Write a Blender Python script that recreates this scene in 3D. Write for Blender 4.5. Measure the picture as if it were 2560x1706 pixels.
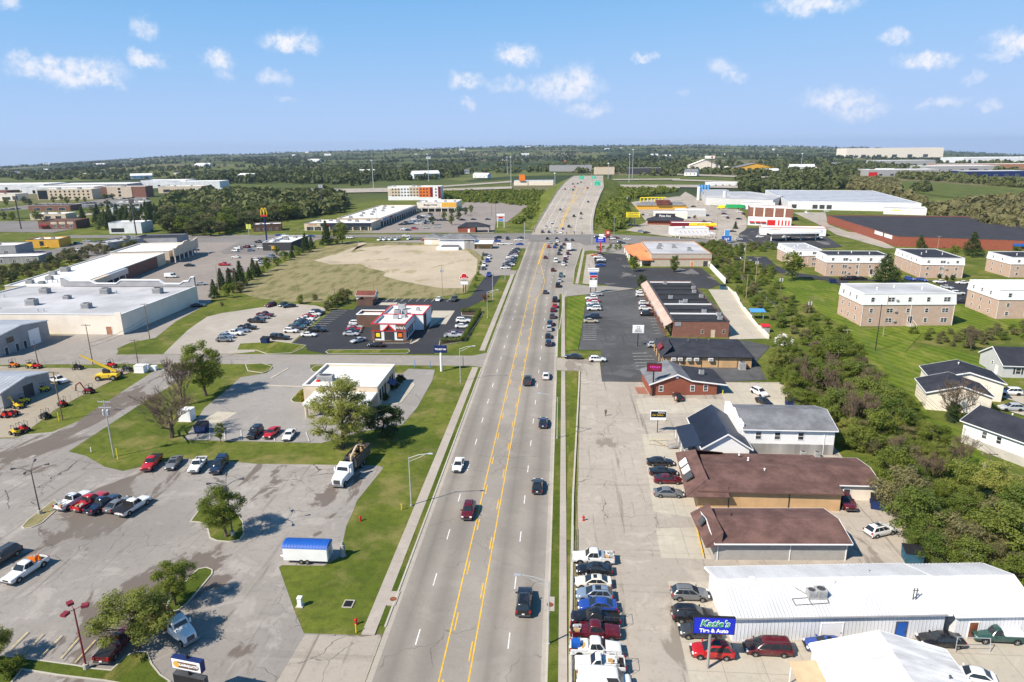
import bpy,bmesh,math,random
import numpy as np
from mathutils import Vector,Matrix,noise as mnoise
rad = math.radians
scene = bpy.context.scene
for o in list(bpy.data.objects):
 bpy.data.objects.remove(o)
COL = scene.collection
# ------------------------------------------------------------------ camera
CAM_H = 55.0
AX = (0.99731542,0.00999598,-0.07253991)      # world x, y, z axes seen in the camera's own frame
AY = (0.07252482,-0.27154641,0.95968886)
AZ = (-0.01010492,-0.96237344,-0.27154238)
FOC = 1707.0
cam_data = bpy.data.cameras.new("camera")
cam_data.sensor_width = 36.0
cam_data.lens = 36.0 * FOC / 2560.0
cam_data.clip_start = 0.5
cam_data.clip_end = 60000.0
cam = bpy.data.objects.new("camera",cam_data)
COL.objects.link(cam)
cam.matrix_world = Matrix(((AX[0],-AX[1],-AX[2],0),(AY[0],-AY[1],-AY[2],0),
      (AZ[0],-AZ[1],-AZ[2],CAM_H),(0,0,0,1)))
scene.camera = cam
# ------------------------------------------------------------------ sky, sun, exposure
SUN_EL = 45.0
SUN_DIR = Vector((-6.7,-5.1,0)).normalized() * math.cos(rad(SUN_EL)) + Vector((0,0,math.sin(rad(SUN_EL))))
world = bpy.data.worlds.new("World")
scene.world = world
world.use_nodes = True
SKY_STRENGTH = 0.074
EXPOSURE = 0.86
scene.view_settings.view_transform = 'Standard'
scene.view_settings.look = 'None'
scene.view_settings.gamma = 1.0
scene.view_settings.use_curve_mapping = False
scene.view_settings.exposure = EXPOSURE
sun_data = bpy.data.lights.new("sun",'SUN')
sun_data.energy = 4.1
sun_data.angle = rad(0.5)
sun_data.color = (1.0,0.90,0.76)
sun = bpy.data.objects.new("sun",sun_data)
COL.objects.link(sun)
sun.rotation_euler = SUN_DIR.to_track_quat('Z','Y').to_euler()
scene.cycles.use_denoising = True
scene.cycles.max_bounces = 5
scene.cycles.diffuse_bounces = 2
scene.cycles.glossy_bounces = 2
scene.cycles.transmission_bounces = 3
scene.cycles.volume_bounces = 0
scene.cycles.transparent_max_bounces = 6
scene.cycles.caustics_reflective = False
scene.cycles.caustics_refractive = False
scene.cycles.use_adaptive_sampling = True
scene.cycles.adaptive_threshold = 0.02
# ------------------------------------------------------------------ survey: photo points carried onto the ground plane
TILES = {}
for i,(a,b) in enumerate([(0,1280),(640,1280),(1280,1280),(1920,1280),(0,860),(640,860),(1280,860),(1920,860)]):
 TILES['A%d' % (i + 1)] = (a,b,3.677)
for i,a in enumerate([0,440,880,1240,1640,2080]):
 TILES['B%d' % (i + 1)] = (a,560,4.9)
for i,a in enumerate([0,420,840,1260,1680,2120]):
 TILES['C%d' % (i + 1)] = (a,360,5.348)
def ray(u,v):
 r = ((u - 1280) / FOC,(v - 853) / FOC,1.0)
 return [r[0] * a[0] + r[1] * a[1] + r[2] * a[2] for a in (AX,AY,AZ)]
def pix(t,x,y):
 a,b,s = TILES[t]
 return a + x / s,b + y / s
def T(t,x,y,z=0.0):
 d = ray(*pix(t,x,y))
 k = (z - CAM_H) / d[2]
 return Vector((d[0] * k,d[1] * k,z))
def TP(t,*pts):
 """several points of one survey tile as ground (x, y) pairs"""
 return [T(t,x,y).to_2d() for x,y in pts]
def rise(t,x,y,y2):
 """height of a thing standing at (x, y) whose top is seen at row y2"""
 p = T(t,x,y)
 v2 = pix(t,x,y2)[1]
 lo,hi = 0.0,60.0
 for _ in range(40):
  m = (lo + hi) / 2
  q = [AX[i] * p.x + AY[i] * p.y + AZ[i] * (m - CAM_H) for i in range(3)]
  if 853 + FOC * q[1] / q[2] > v2:
   lo = m
  else:
   hi = m
 return lo
def smooth(a,b,x):
 t = min(1.0,max(0.0,(x - a) / (b - a)))
 return t * t * (3 - 2 * t)
def lerp(a,b,t):
 return a + (b - a) * t
def skyline(r):
 """how far (in slope) the far ridge sits under the eye line, by bearing"""
 pts = [(-1.6,.055),(-0.85,.0185),(-0.60,.0065),(-0.33,.001),(-0.08,-.0022),(0.17,-.0018),(0.42,.0045),(0.68,.019),(1.4,.06)]
 if r <= pts[0][0]:
  return pts[0][1]
 for (a,b),(c,d) in zip(pts,pts[1:]):
  if r <= c:
   return b + (d - b) * (r - a) / (c - a)
 return pts[-1][1]
def tz(x,y):
 """height of the natural ground"""
 if y < 850:
  return 0.0
 k = smooth(850,9000,y)
 r = x / max(y,1)
 ridge = CAM_H - 9000 * skyline(r)
 roll = mnoise.noise(Vector((x / 900,y / 900,0.3))) * 14 * smooth(850,2600,y)
 roll += mnoise.noise(Vector((x / 2600,y / 2600,7.3))) * 12 * smooth(1500,5000,y)
 z = ridge * k + roll
 return min(z,CAM_H - y * skyline(r)) if y > 2000 else z
# ------------------------------------------------------------------ materials
MATS = {}
class NT:
 def __init__(self,tree):
  self.t = tree
 def n(self,typ,ins=None,**props):
  nd = self.t.nodes.new(typ)
  for k,v in props.items():
   setattr(nd,k,v)
  for k,v in (ins or {}).items():
   s = nd.inputs[k]
   if isinstance(v,bpy.types.NodeSocket):
    self.t.links.new(v,s)
   elif isinstance(v,bpy.types.Node):
    self.t.links.new(v.outputs[0],s)
   else:
    s.default_value = v
  return nd
 def math(self,op,a,b=0.0,c=None,clamp=False):
  nd = self.t.nodes.new('ShaderNodeMath')
  nd.operation = op
  nd.use_clamp = clamp
  for i,v in enumerate((a,b,c)):
   if v is None:
    continue
   if isinstance(v,(bpy.types.NodeSocket,bpy.types.Node)):
    self.t.links.new(v if isinstance(v,bpy.types.NodeSocket) else v.outputs[0],nd.inputs[i])
   else:
    nd.inputs[i].default_value = v
  return nd.outputs[0]
 def mix(self,fac,a,b,blend='MIX'):
  nd = self.t.nodes.new('ShaderNodeMix')
  nd.data_type = 'RGBA'
  nd.blend_type = blend
  for i,v in ((0,fac),(6,a),(7,b)):
   if isinstance(v,(bpy.types.NodeSocket,bpy.types.Node)):
    self.t.links.new(v if isinstance(v,bpy.types.NodeSocket) else v.outputs[0],nd.inputs[i])
   elif i == 0:
    nd.inputs[0].default_value = v
   else:
    nd.inputs[i].default_value = (v[0],v[1],v[2],1)
  return nd.outputs[2]
 def step(self,v,lo,hi):
  nd = self.t.nodes.new('ShaderNodeMapRange')
  nd.interpolation_type = 'SMOOTHSTEP'
  self.t.links.new(v,nd.inputs[0])
  nd.inputs[1].default_value = lo
  nd.inputs[2].default_value = hi
  return nd.outputs[0]
 def noise(self,vec,scale,detail=4.0,rough=.55,dist=0.0):
  return self.n('ShaderNodeTexNoise',{'Vector': vec,'Scale': scale,'Detail': detail,'Roughness': rough,'Distortion': dist}).outputs[0]
def newmat(name):
 m = bpy.data.materials.new(name)
 m.use_nodes = True
 t = NT(m.node_tree)
 b = m.node_tree.nodes['Principled BSDF']
 MATS[name] = m
 return m,t,b
def plain(name,col,rough=.7,var=.12,scale=.8,metal=0.0,bump=0.0,spec=.3,streak=None):
 """painted / plain material with a little blotchy wear of its own"""
 m,t,b = newmat(name)
 pos = t.n('ShaderNodeNewGeometry').outputs['Position']
 if streak:
  pos = t.n('ShaderNodeVectorMath',{0: pos,1: streak},operation='MULTIPLY').outputs[0]
 n1 = t.noise(pos,scale,5)
 dark = tuple(c * (1 - var) for c in col)
 lite = tuple(min(1,c * (1 + var)) for c in col)
 c = t.mix(t.step(n1,.3,.7),dark,lite)
 t.t.links.new(c,b.inputs['Base Color'])
 b.inputs['Roughness'].default_value = rough
 b.inputs['Metallic'].default_value = metal
 b.inputs['Specular IOR Level'].default_value = spec
 if bump:
  bp = t.n('ShaderNodeBump',{'Strength': bump,'Distance': .05,'Height': t.noise(pos,scale * 12,3)})
  t.t.links.new(bp.outputs[0],b.inputs['Normal'])
 return m
def paving(name,col,dark=.72,stain=(.11,.095,.085),patch=0.0,crack=.5,crack_scale=.11,lanes=False,scale=1.0,joints=None,grain=.3,streak=0.0):
 """asphalt or concrete: blotches, stains, cracks with their own shapes"""
 m,t,b = newmat(name)
 pos = t.n('ShaderNodeNewGeometry').outputs['Position']
 big = t.noise(pos,.025 * scale,5,.6)
 mid = t.noise(pos,.3 * scale,6,.65)
 c = t.mix(t.step(big,.32,.68),tuple(k * dark for k in col),col)
 c = t.mix(t.math('MULTIPLY',t.step(mid,.45,.75),.35),c,tuple(k * .72 for k in col))
 fine = t.noise(pos,9.0,2)
 c = t.mix(t.math('MULTIPLY',t.step(fine,.4,.8),.18),c,tuple(min(1,k * 1.35) for k in col))
 if grain:                                             # blotchy ravelled surface
  g1 = t.noise(pos,1.1,8,.72)
  c = t.mix(t.math('MULTIPLY',t.step(g1,.50,.66),grain),c,tuple(k * .58 for k in col))
  g2 = t.noise(pos,.16,8,.7,.8)
  c = t.mix(t.math('MULTIPLY',t.step(g2,.52,.62),grain * .9),c,tuple(min(1,k * 1.28) for k in col))
 if streak:                                            # worn joints and drips running along the lot
  for mul,sc in (((1.0,.035,1),.9),((.05,1.0,1),.5)):
   sv = t.n('ShaderNodeVectorMath',{0: pos,1: mul},operation='MULTIPLY').outputs[0]
   sn = t.noise(sv,sc,5,.7,.4)
   c = t.mix(t.math('MULTIPLY',t.step(sn,.57,.68),streak),c,tuple(k * .6 for k in stain))
   streak *= .45
 if patch:
  pv = t.n('ShaderNodeVectorMath',{0: pos,1: (1.0,.55,1.0)},operation='MULTIPLY').outputs[0]
  pn = t.noise(pv,.085,6,.62,.6)
  c = t.mix(t.math('MULTIPLY',t.step(pn,.60 - patch * .05,.635 - patch * .05),.85),c,stain)
  pn2 = t.noise(pv,.035,4,.5)
  c = t.mix(t.math('MULTIPLY',t.step(pn2,.58,.66),.3),c,tuple(k * .6 for k in col))
 if lanes:
  sx = t.n('ShaderNodeSeparateXYZ',{0: pos}).outputs[0]
  stretch = t.n('ShaderNodeVectorMath',{0: pos,1: (1.0,.02,1.0)},operation='MULTIPLY').outputs[0]
  ln = t.noise(stretch,.8,4,.6)
  for cx,w in ((-18.3,1.7),(-14.6,1.6),(-7.7,1.7),(-3.7,1.7)):
   d = t.math('ABSOLUTE',t.math('SUBTRACT',sx,cx))
   band = t.math('SUBTRACT',1.0,t.math('DIVIDE',d,w),clamp=True)
   band = t.math('MULTIPLY',band,t.math('MULTIPLY_ADD',ln,.7,.12))
   c = t.mix(t.math('MULTIPLY',band,.95),c,tuple(k * .42 for k in col))
 if crack:
  wv = t.n('ShaderNodeVectorMath',{0: pos,1: t.n('ShaderNodeVectorMath',{0: t.n('ShaderNodeTexNoise',{'Vector': pos,'Scale': .35,'Detail': 4.0}).outputs[1],1: (3.2,3.2,0)},operation='MULTIPLY').outputs[0]},operation='ADD').outputs[0]
  vo = t.n('ShaderNodeTexVoronoi',{'Vector': wv,'Scale': crack_scale},feature='DISTANCE_TO_EDGE').outputs[0]
  line = t.math('SUBTRACT',1.0,t.step(vo,.002,.0075),clamp=True)
  msk = t.step(t.noise(pos,.06,3),.47,.6)
  c = t.mix(t.math('MULTIPLY',t.math('MULTIPLY',line,msk),crack),c,(.035,.033,.032))
 if joints:
  s = t.n('ShaderNodeSeparateXYZ',{0: pos})
  for k in (0,1):
   f = t.math('ABSOLUTE',t.math('SUBTRACT',t.math('FRACT',t.math('DIVIDE',s.outputs[k],joints)),.5))
   c = t.mix(t.math('MULTIPLY',t.step(f,.490,.497),.5),c,(.07,.065,.06))
 t.t.links.new(c,b.inputs['Base Color'])
 b.inputs['Roughness'].default_value = .9
 b.inputs['Specular IOR Level'].default_value = .2
 bp = t.n('ShaderNodeBump',{'Strength': .25,'Distance': .03,'Height': fine})
 t.t.links.new(bp.outputs[0],b.inputs['Normal'])
 return m
def turf(name,a,b2,straw,dry=.25,stripe=None):
 """grass sward: two greens and straw, with optional mowing stripes"""
 m,t,b = newmat(name)
 pos = t.n('ShaderNodeNewGeometry').outputs['Position']
 n1 = t.noise(pos,.06,5,.6)
 n2 = t.noise(pos,.7,5,.6)
 n3 = t.noise(pos,5.0,3,.6)
 c = t.mix(t.step(n1,.35,.65),a,b2)
 c = t.mix(t.math('MULTIPLY',t.step(n2,.4,.7),.5),c,tuple(k * .6 for k in a))
 dr = t.noise(t.n('ShaderNodeVectorMath',{0: pos,1: (1.6,.45,1)},operation='MULTIPLY').outputs[0],.16,6,.65)
 c = t.mix(t.math('MULTIPLY',t.step(dr,.62 - dry * .35,.82 - dry * .35),.7),c,straw)
 c = t.mix(t.math('MULTIPLY',t.step(n3,.35,.75),.4),c,tuple(k * .55 for k in a))
 if stripe:
  d = t.n('ShaderNodeVectorMath',{0: pos,1: stripe},operation='DOT_PRODUCT').outputs['Value']
  s = t.math('SINE',d)
  c = t.mix(t.math('MULTIPLY',t.step(s,-.3,.3),.22),c,tuple(min(1,k * 1.5) for k in b2))
 t.t.links.new(c,b.inputs['Base Color'])
 b.inputs['Roughness'].default_value = .95
 b.inputs['Specular IOR Level'].default_value = .1
 bp = t.n('ShaderNodeBump',{'Strength': .8,'Distance': .12,'Height': t.noise(pos,2.5,5,.7)})
 t.t.links.new(bp.outputs[0],b.inputs['Normal'])
 return m
def bricks(name,c1,c2,mortar,w=.22,h=.08,bump=.3,mix_noise=.3):
 m,t,b = newmat(name)
 s = t.n('ShaderNodeSeparateXYZ',{0: t.n('ShaderNodeNewGeometry').outputs['Position']})
 v = t.n('ShaderNodeCombineXYZ',{0: t.math('ADD',s.outputs[0],s.outputs[1]),1: s.outputs[2],2: 0.0})
 br = t.n('ShaderNodeTexBrick',{'Vector': v,'Color1': (*c1,1),'Color2': (*c2,1),'Mortar': (*mortar,1),'Scale': 1.0,
         'Mortar Size': .008,'Brick Width': w,'Row Height': h,'Bias': 0.0})
 n = t.noise(v.outputs[0],.8,4)
 c = t.mix(t.math('MULTIPLY',t.step(n,.35,.7),mix_noise),br.outputs[0],tuple(k * .6 for k in c1))
 t.t.links.new(c,b.inputs['Base Color'])
 b.inputs['Roughness'].default_value = .9
 bp = t.n('ShaderNodeBump',{'Strength': bump,'Distance': .02,'Height': br.outputs[1]},invert=True)
 t.t.links.new(bp.outputs[0],b.inputs['Normal'])
 return m
def shingles(name,col,var=.25):
 m,t,b = newmat(name)
 pos = t.n('ShaderNodeNewGeometry').outputs['Position']
 n1 = t.noise(pos,.35,5,.65)
 n2 = t.noise(t.n('ShaderNodeVectorMath',{0: pos,1: (1.2,4.0,6.0)},operation='MULTIPLY').outputs[0],1.6,3,.7)
 c = t.mix(t.step(n1,.3,.7),tuple(k * (1 - var) for k in col),tuple(min(1,k * (1 + var)) for k in col))
 c = t.mix(t.math('MULTIPLY',t.step(n2,.4,.7),.35),c,tuple(k * .55 for k in col))
 t.t.links.new(c,b.inputs['Base Color'])
 b.inputs['Roughness'].default_value = .92
 b.inputs['Specular IOR Level'].default_value = .15
 bp = t.n('ShaderNodeBump',{'Strength': .4,'Distance': .04,'Height': n2})
 t.t.links.new(bp.outputs[0],b.inputs['Normal'])
 return m
def leafy(name,a,b2,trans=.25,bare=False):
 """leaves: per-tree tint and patchy tone, some light coming through"""
 m,t,b = newmat(name)
 out = m.node_tree.nodes['Material Output']
 oi = t.n('ShaderNodeObjectInfo')
 pos = t.n('ShaderNodeNewGeometry').outputs['Position']
 n = t.noise(pos,.55,3)
 f = t.math('ADD',t.math('MULTIPLY',t.step(n,.3,.7),.4),t.math('MULTIPLY',oi.outputs['Random'],.75),clamp=True)
 c = t.mix(f,a,b2)
 t.t.links.new(c,b.inputs['Base Color'])
 b.inputs['Roughness'].default_value = .6
 b.inputs['Specular IOR Level'].default_value = .2
 tr = t.n('ShaderNodeBsdfTranslucent',{'Color': t.mix(.5,c,tuple(min(1,k * 1.6) for k in b2))})
 mx = t.n('ShaderNodeMixShader',{0: trans,1: b.outputs[0],2: tr.outputs[0]})
 t.t.links.new(mx.outputs[0],out.inputs[0])
 return m
def build_materials():
 paving('road_asphalt',(.315,.285,.25),lanes=True,crack=.5,crack_scale=.12,grain=.22)
 paving('old_asphalt',(.31,.285,.262),patch=1.25,crack=.9,crack_scale=.15,stain=(.125,.100,.085),grain=.5,streak=.35)
 paving('bank_asphalt',(.29,.272,.254),crack=.35,dark=.82)
 paving('street_asphalt',(.30,.272,.245),crack=.45,dark=.85)
 paving('dark_asphalt',(.045,.047,.055),dark=.7,crack=.2,stain=(.2,.19,.18))
 paving('plaza_asphalt',(.105,.105,.108),dark=.5,crack=.35,crack_scale=.12,grain=.5,streak=.4,stain=(.06,.06,.062))
 paving('sealed_asphalt',(.06,.06,.065),dark=.65,crack=.3,patch=.25,stain=(.17,.16,.155))
 paving('mall_asphalt',(.27,.235,.21),crack=.5,dark=.85)
 paving('far_asphalt',(.21,.195,.185),crack=0,dark=.8)
 paving('concrete_lot',(.40,.355,.302),crack=.6,dark=.8,crack_scale=.11,patch=.15,stain=(.22,.19,.155),grain=.4,streak=.65)
 paving('pale_concrete',(.47,.425,.35),crack=.2,dark=.86,joints=4.5,grain=.3,streak=.3,stain=(.3,.26,.2))
 paving('walk_concrete',(.40,.355,.31),crack=0,dark=.85)
 paving('kerb_concrete',(.46,.43,.37),crack=0,dark=.85)
 paving('gutter_concrete',(.40,.36,.31),crack=.2,dark=.85)
 paving('gravel',(.40,.36,.31),dark=.8,crack=0,patch=.2,stain=(.33,.27,.2))
 paving('yard_gravel',(.36,.31,.24),dark=.8,crack=0,patch=.3,stain=(.28,.23,.17))
 paving('dirt',(.46,.385,.285),dark=.84,crack=0,patch=.35,stain=(.30,.26,.15))
 paving('mulch',(.07,.05,.035),crack=0)
 turf('lawn',(.076,.108,.012),(.145,.172,.024),(.26,.22,.075),dry=.42)
 turf('verge',(.062,.092,.012),(.115,.142,.022),(.21,.18,.06),dry=.3)
 turf('mown_lawn',(.072,.118,.011),(.140,.182,.020),(.25,.23,.06),dry=.36,stripe=(2.0,.9,0))
 turf('rough_grass',(.135,.135,.048),(.19,.18,.075),(.33,.275,.155),dry=.75)
 turf('field',(.080,.108,.026),(.13,.150,.038),(.19,.165,.07),dry=.2)
 plain('white_line',(.68,.67,.64),.7,.18,1.2)
 plain('yellow_line',(.72,.42,.03),.7,.16,1.2)
 plain('faded_yellow',(.52,.42,.2),.8,.25,2.0)
 plain('white_metal',(.70,.71,.73),.5,.10,.22)
 plain('white_roof',(.60,.605,.62),.5,.12,.3,streak=(1.5,.3,1))
 plain('roof_seam_shade',(.47,.48,.50),.5,.1,.4)  # greyer than the roof sheet: the seams' cast shadow is put into their colour
 plain('wall_seam_shade',(.56,.57,.59),.5,.1,.4)  # darker tone paints in the thin shadow lines along the wall ribs
 plain('white_membrane',(.72,.71,.69),.8,.13,.12)
 plain('dirty_white_roof',(.64,.635,.63),.75,.28,.35,streak=(.4,1.8,1))
 plain('grey_membrane',(.42,.42,.44),.85,.18,.09)
 plain('white_siding',(.80,.80,.80),.6,.04,.6)
 plain('grey_siding',(.50,.50,.50),.6,.06,.6)
 plain('white_trim',(.82,.82,.82),.5,.03,.5)
 plain('cream_wall',(.78,.70,.60),.8,.06,.25)
 plain('tan_wall',(.52,.34,.18),.8,.12,.4)
 plain('beige_wall',(.60,.50,.38),.8,.08,.4)
 plain('tan_metal',(.56,.42,.26),.6,.08,1.0)
 plain('grey_wall',(.33,.33,.34),.8,.1,.3)
 plain('grey_shed',(.31,.31,.32),.7,.12,.3)
 plain('shed_roof',(.34,.36,.40),.55,.14,.2)
 plain('dark_wall',(.05,.05,.055),.7,.1,.5)
 plain('brown_wall',(.13,.075,.055),.8,.12,.5)
 plain('orange_wall',(.70,.17,.03),.7,.06,.5)
 plain('orange_roof',(.66,.23,.09),.7,.1,.5)
 plain('amber_wall',(.70,.38,.05),.7,.06,.5)
 plain('navy',(.012,.025,.11),.5,.08,.6)
 plain('navy_roof',(.028,.036,.060),.45,.12,.5,metal=.2)
 plain('blue_paint',(.015,.10,.42),.45,.05,.6)
 plain('sign_blue',(.01,.025,.5),.4,.03,.6)
 plain('sky_blue',(.08,.30,.62),.5,.05,.6)
 plain('teal_paint',(.03,.10,.15),.6,.12,.9)
 plain('bin_blue',(.012,.03,.11),.6,.2,1.2)
 plain('red_paint',(.55,.02,.02),.45,.06,.8)
 plain('dark_red',(.18,.012,.02),.4,.1,.8)
 plain('magenta',(.62,.06,.42),.5,.05,.8)
 plain('maroon_pole',(.20,.025,.035),.5,.1,1.0)
 plain('yellow_paint',(.75,.50,.03),.5,.06,.8)
 plain('bright_yellow',(.85,.68,.03),.5,.05,.8)
 plain('orange_paint',(.80,.20,.02),.5,.06,.8)
 plain('green_paint',(.02,.33,.10),.5,.05,.8)
 plain('sign_green',(.02,.45,.27),.5,.05,.8)
 plain('lime',(.55,.60,.10),.5,.05,.8)
 plain('black_metal',(.018,.018,.02),.5,.15,1.5)
 plain('black_roof',(.03,.031,.036),.9,.2,.35)
 plain('charcoal_roof',(.038,.036,.042),.9,.18,.15)
 plain('steel',(.50,.51,.53),.4,.06,1.0,metal=.5)
 plain('galvanised',(.50,.51,.52),.45,.08,1.0,metal=.3)
 plain('dark_steel',(.09,.09,.095),.5,.15,1.0,metal=.3)
 plain('unit_grey',(.36,.36,.36),.6,.15,2.0)
 plain('wood_pole',(.17,.125,.085),.9,.25,1.5,streak=(6,6,.4))
 plain('pale_pole',(.36,.29,.2),.9,.2,1.5,streak=(6,6,.4))
 plain('timber',(.42,.27,.12),.85,.25,2.0)
 plain('rust',(.20,.065,.03),.9,.35,1.2)
 plain('concrete_block',(.44,.42,.38),.9,.1,.5)
 plain('weathered',(.30,.29,.28),.9,.28,.5,streak=(1,1,.15))
 plain('rock_pale',(.55,.52,.48),.95,.25,1.5)
 plain('tyre',(.016,.016,.017),.85,.2,6)
 plain('skin',(.45,.27,.18),.6,.05,6)
 plain('olive_cloth',(.12,.12,.05),.9,.1,6)
 plain('dark_cloth',(.02,.022,.03),.9,.1,6)
 plain('pink_cloth',(.55,.33,.28),.9,.1,6)
 plain('canopy_pink',(.47,.35,.29),.8,.12,.3)
 plain('copper_brick',(.36,.17,.10),.9,.1,1)
 bricks('red_brick',(.29,.065,.03),(.24,.05,.026),(.26,.14,.10))
 bricks('brown_brick',(.26,.10,.065),(.19,.065,.045),(.24,.17,.13),mix_noise=.45)
 bricks('pink_brick',(.56,.39,.30),(.50,.34,.26),(.50,.42,.35))
 bricks('grey_block',(.40,.39,.37),(.37,.36,.34),(.30,.29,.28),w=.4,h=.2,bump=.5)
 bricks('tan_block',(.50,.44,.36),(.47,.41,.34),(.40,.36,.30),w=.4,h=.2,bump=.5)
 bricks('paver_red',(.34,.14,.09),(.28,.11,.07),(.3,.2,.15),w=.3,h=.3)
 shingles('brown_shingle',(.135,.078,.068),.32)
 shingles('grey_shingle',(.18,.185,.20))
 shingles('dark_shingle',(.035,.038,.050))
 shingles('black_shingle',(.040,.043,.055))
 shingles('rust_shingle',(.17,.06,.045))
 leafy('leaf_spring',(.15,.18,.035),(.34,.35,.09),.42)
 leafy('leaf_green',(.080,.125,.018),(.19,.225,.038),.4)
 leafy('leaf_dark',(.030,.058,.015),(.066,.098,.022),.18)
 leafy('leaf_bush',(.080,.128,.022),(.225,.26,.055),.4)
 leafy('leaf_olive',(.105,.110,.045),(.22,.20,.09),.34)
 leafy('leaf_wood',(.045,.065,.022),(.115,.130,.042),.2)
 leafy('leaf_yellow',(.22,.21,.02),(.34,.30,.03),.25)
 leafy('leaf_rust',(.12,.045,.02),(.18,.07,.03),.2)
 leafy('leaf_haze',(.036,.052,.026),(.085,.098,.044),.1)
 plain('bark',(.115,.085,.062),.95,.3,2.0)
 plain('bare_twig',(.135,.100,.07),.95,.25,2.0)
 # glass
 m,t,b = newmat('glass')
 b.inputs['Base Color'].default_value = (.02,.026,.032,1)
 b.inputs['Roughness'].default_value = .06
 b.inputs['Specular IOR Level'].default_value = .6
 m,t,b = newmat('window_glass')
 n = t.noise(t.n('ShaderNodeNewGeometry').outputs['Position'],.6,2)
 t.t.links.new(t.mix(t.step(n,.4,.65),(.025,.03,.036),(.10,.11,.12)),b.inputs['Base Color'])
 b.inputs['Roughness'].default_value = .08
 b.inputs['Specular IOR Level'].default_value = .6
 # car paint: tint is the vehicle's own colour
 m,t,b = newmat('car_paint')
 oi = t.n('ShaderNodeObjectInfo')
 d = t.noise(t.n('ShaderNodeTexCoord').outputs['Object'],1.6,4)
 c = t.mix(t.math('MULTIPLY',t.step(d,.45,.8),.12),oi.outputs['Color'],(.25,.23,.20))
 t.t.links.new(c,b.inputs['Base Color'])
 b.inputs['Roughness'].default_value = .22
 b.inputs['Coat Weight'].default_value = .5
 b.inputs['Coat Roughness'].default_value = .08
 m,t,b = newmat('rim_metal')
 b.inputs['Base Color'].default_value = (.42,.43,.44,1)
 b.inputs['Metallic'].default_value = .7
 b.inputs['Roughness'].default_value = .3
 m,t,b = newmat('lamp_white')
 b.inputs['Base Color'].default_value = (.75,.76,.74,1)
 b.inputs['Roughness'].default_value = .12
 m,t,b = newmat('lamp_red')
 b.inputs['Base Color'].default_value = (.35,.012,.012,1)
 b.inputs['Roughness'].default_value = .15
build_materials()
# ------------------------------------------------------------------ mesh helpers
class MB:
 """collects shapes, then makes one mesh"""
 def __init__(self):
  self.v,self.f,self.m = [],[],[]
 def add(self,verts,faces,mi=0):
  b = len(self.v)
  self.v.extend([tuple(p) for p in verts])
  for f in faces:
   self.f.append([b + i for i in f])
   self.m.append(mi)
  return self
 def box(self,x0,x1,y0,y1,z0,z1,mi=0):
  return self.add([(x0,y0,z0),(x1,y0,z0),(x1,y1,z0),(x0,y1,z0),(x0,y0,z1),(x1,y0,z1),(x1,y1,z1),(x0,y1,z1)],
      [(3,2,1,0),(4,5,6,7),(0,1,5,4),(1,2,6,5),(2,3,7,6),(3,0,4,7)],mi)
 def prism(self,poly,z0,z1,mi=0,bottom=False):
  n = len(poly)
  vs = [(p[0],p[1],z0) for p in poly] + [(p[0],p[1],z1) for p in poly]
  fs = [(i,(i + 1) % n,n + (i + 1) % n,n + i) for i in range(n)] + [tuple(range(n,2 * n))]
  if bottom:
   fs.append(tuple(reversed(range(n))))
  return self.add(vs,fs,mi)
 def tube(self,p,q,r0,r1=None,n=6,mi=0,cap=True):
  r1 = r0 if r1 is None else r1
  p,q = Vector(p),Vector(q)
  d = (q - p)
  if d.length < 1e-6:
   return self
  d.normalize()
  a = d.orthogonal().normalized()
  b = d.cross(a)
  vs = []
  for c,r in ((p,r0),(q,r1)):
   for i in range(n):
    t = 2 * math.pi * i / n
    vs.append(c + a * (math.cos(t) * r) + b * (math.sin(t) * r))
  fs = [(i,(i + 1) % n,n + (i + 1) % n,n + i) for i in range(n)]
  if cap:
   fs += [tuple(reversed(range(n))),tuple(range(n,2 * n))]
  return self.add(vs,fs,mi)
 def path(self,pts,r,n=5,mi=0):
  for a,b in zip(pts,pts[1:]):
   rr = r if not isinstance(r,(list,tuple)) else r
   self.tube(a,b,rr,rr,n,mi)
  return self
 def quad(self,a,b,c,d,mi=0):
  return self.add([a,b,c,d],[(0,1,2,3)],mi)
 def grid(self,rows,mi=0,close=False):
  nr,nc = len(rows),len(rows[0])
  vs = [p for r in rows for p in r]
  fs = []
  for i in range(nr - 1):
   for j in range(nc - (0 if close else 1)):
    k = (j + 1) % nc
    fs.append((i * nc + j,i * nc + k,(i + 1) * nc + k,(i + 1) * nc + j))
  return self.add(vs,fs,mi)
 def mesh(self,name,mats,smooth_deg=None,tri=False):
  me = bpy.data.meshes.new(name)
  me.from_pydata(self.v,[],self.f)
  if isinstance(mats,str):
   mats = [mats]
  for k in mats:
   me.materials.append(MATS[k])
  if len(mats) > 1:
   me.polygons.foreach_set('material_index',self.m)
  bm = bmesh.new()
  bm.from_mesh(me)
  bmesh.ops.recalc_face_normals(bm,faces=bm.faces)
  if tri:
   bmesh.ops.triangulate(bm,faces=bm.faces)
  bm.to_mesh(me)
  bm.free()
  if smooth_deg:
   me.polygons.foreach_set('use_smooth',[True] * len(me.polygons))
   me.set_sharp_from_angle(angle=rad(smooth_deg))
  me.update()
  return me
def place(name,mesh,parent=None,loc=(0,0,0),rz=0.0,scale=None,color=None):
 o = bpy.data.objects.new(name,mesh)
 COL.objects.link(o)
 if parent:
  o.parent = parent
 o.location = loc
 if rz:
  o.rotation_euler = (0,0,rz)
 if scale is not None:
  o.scale = scale
 if color is not None:
  o.color = (*color,1)
 return o
def part(name,mb,mats,parent,smooth_deg=None,loc=(0,0,0),rz=0.0):
 return place(name,mb.mesh(name,mats,smooth_deg),parent,loc,rz)
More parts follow.
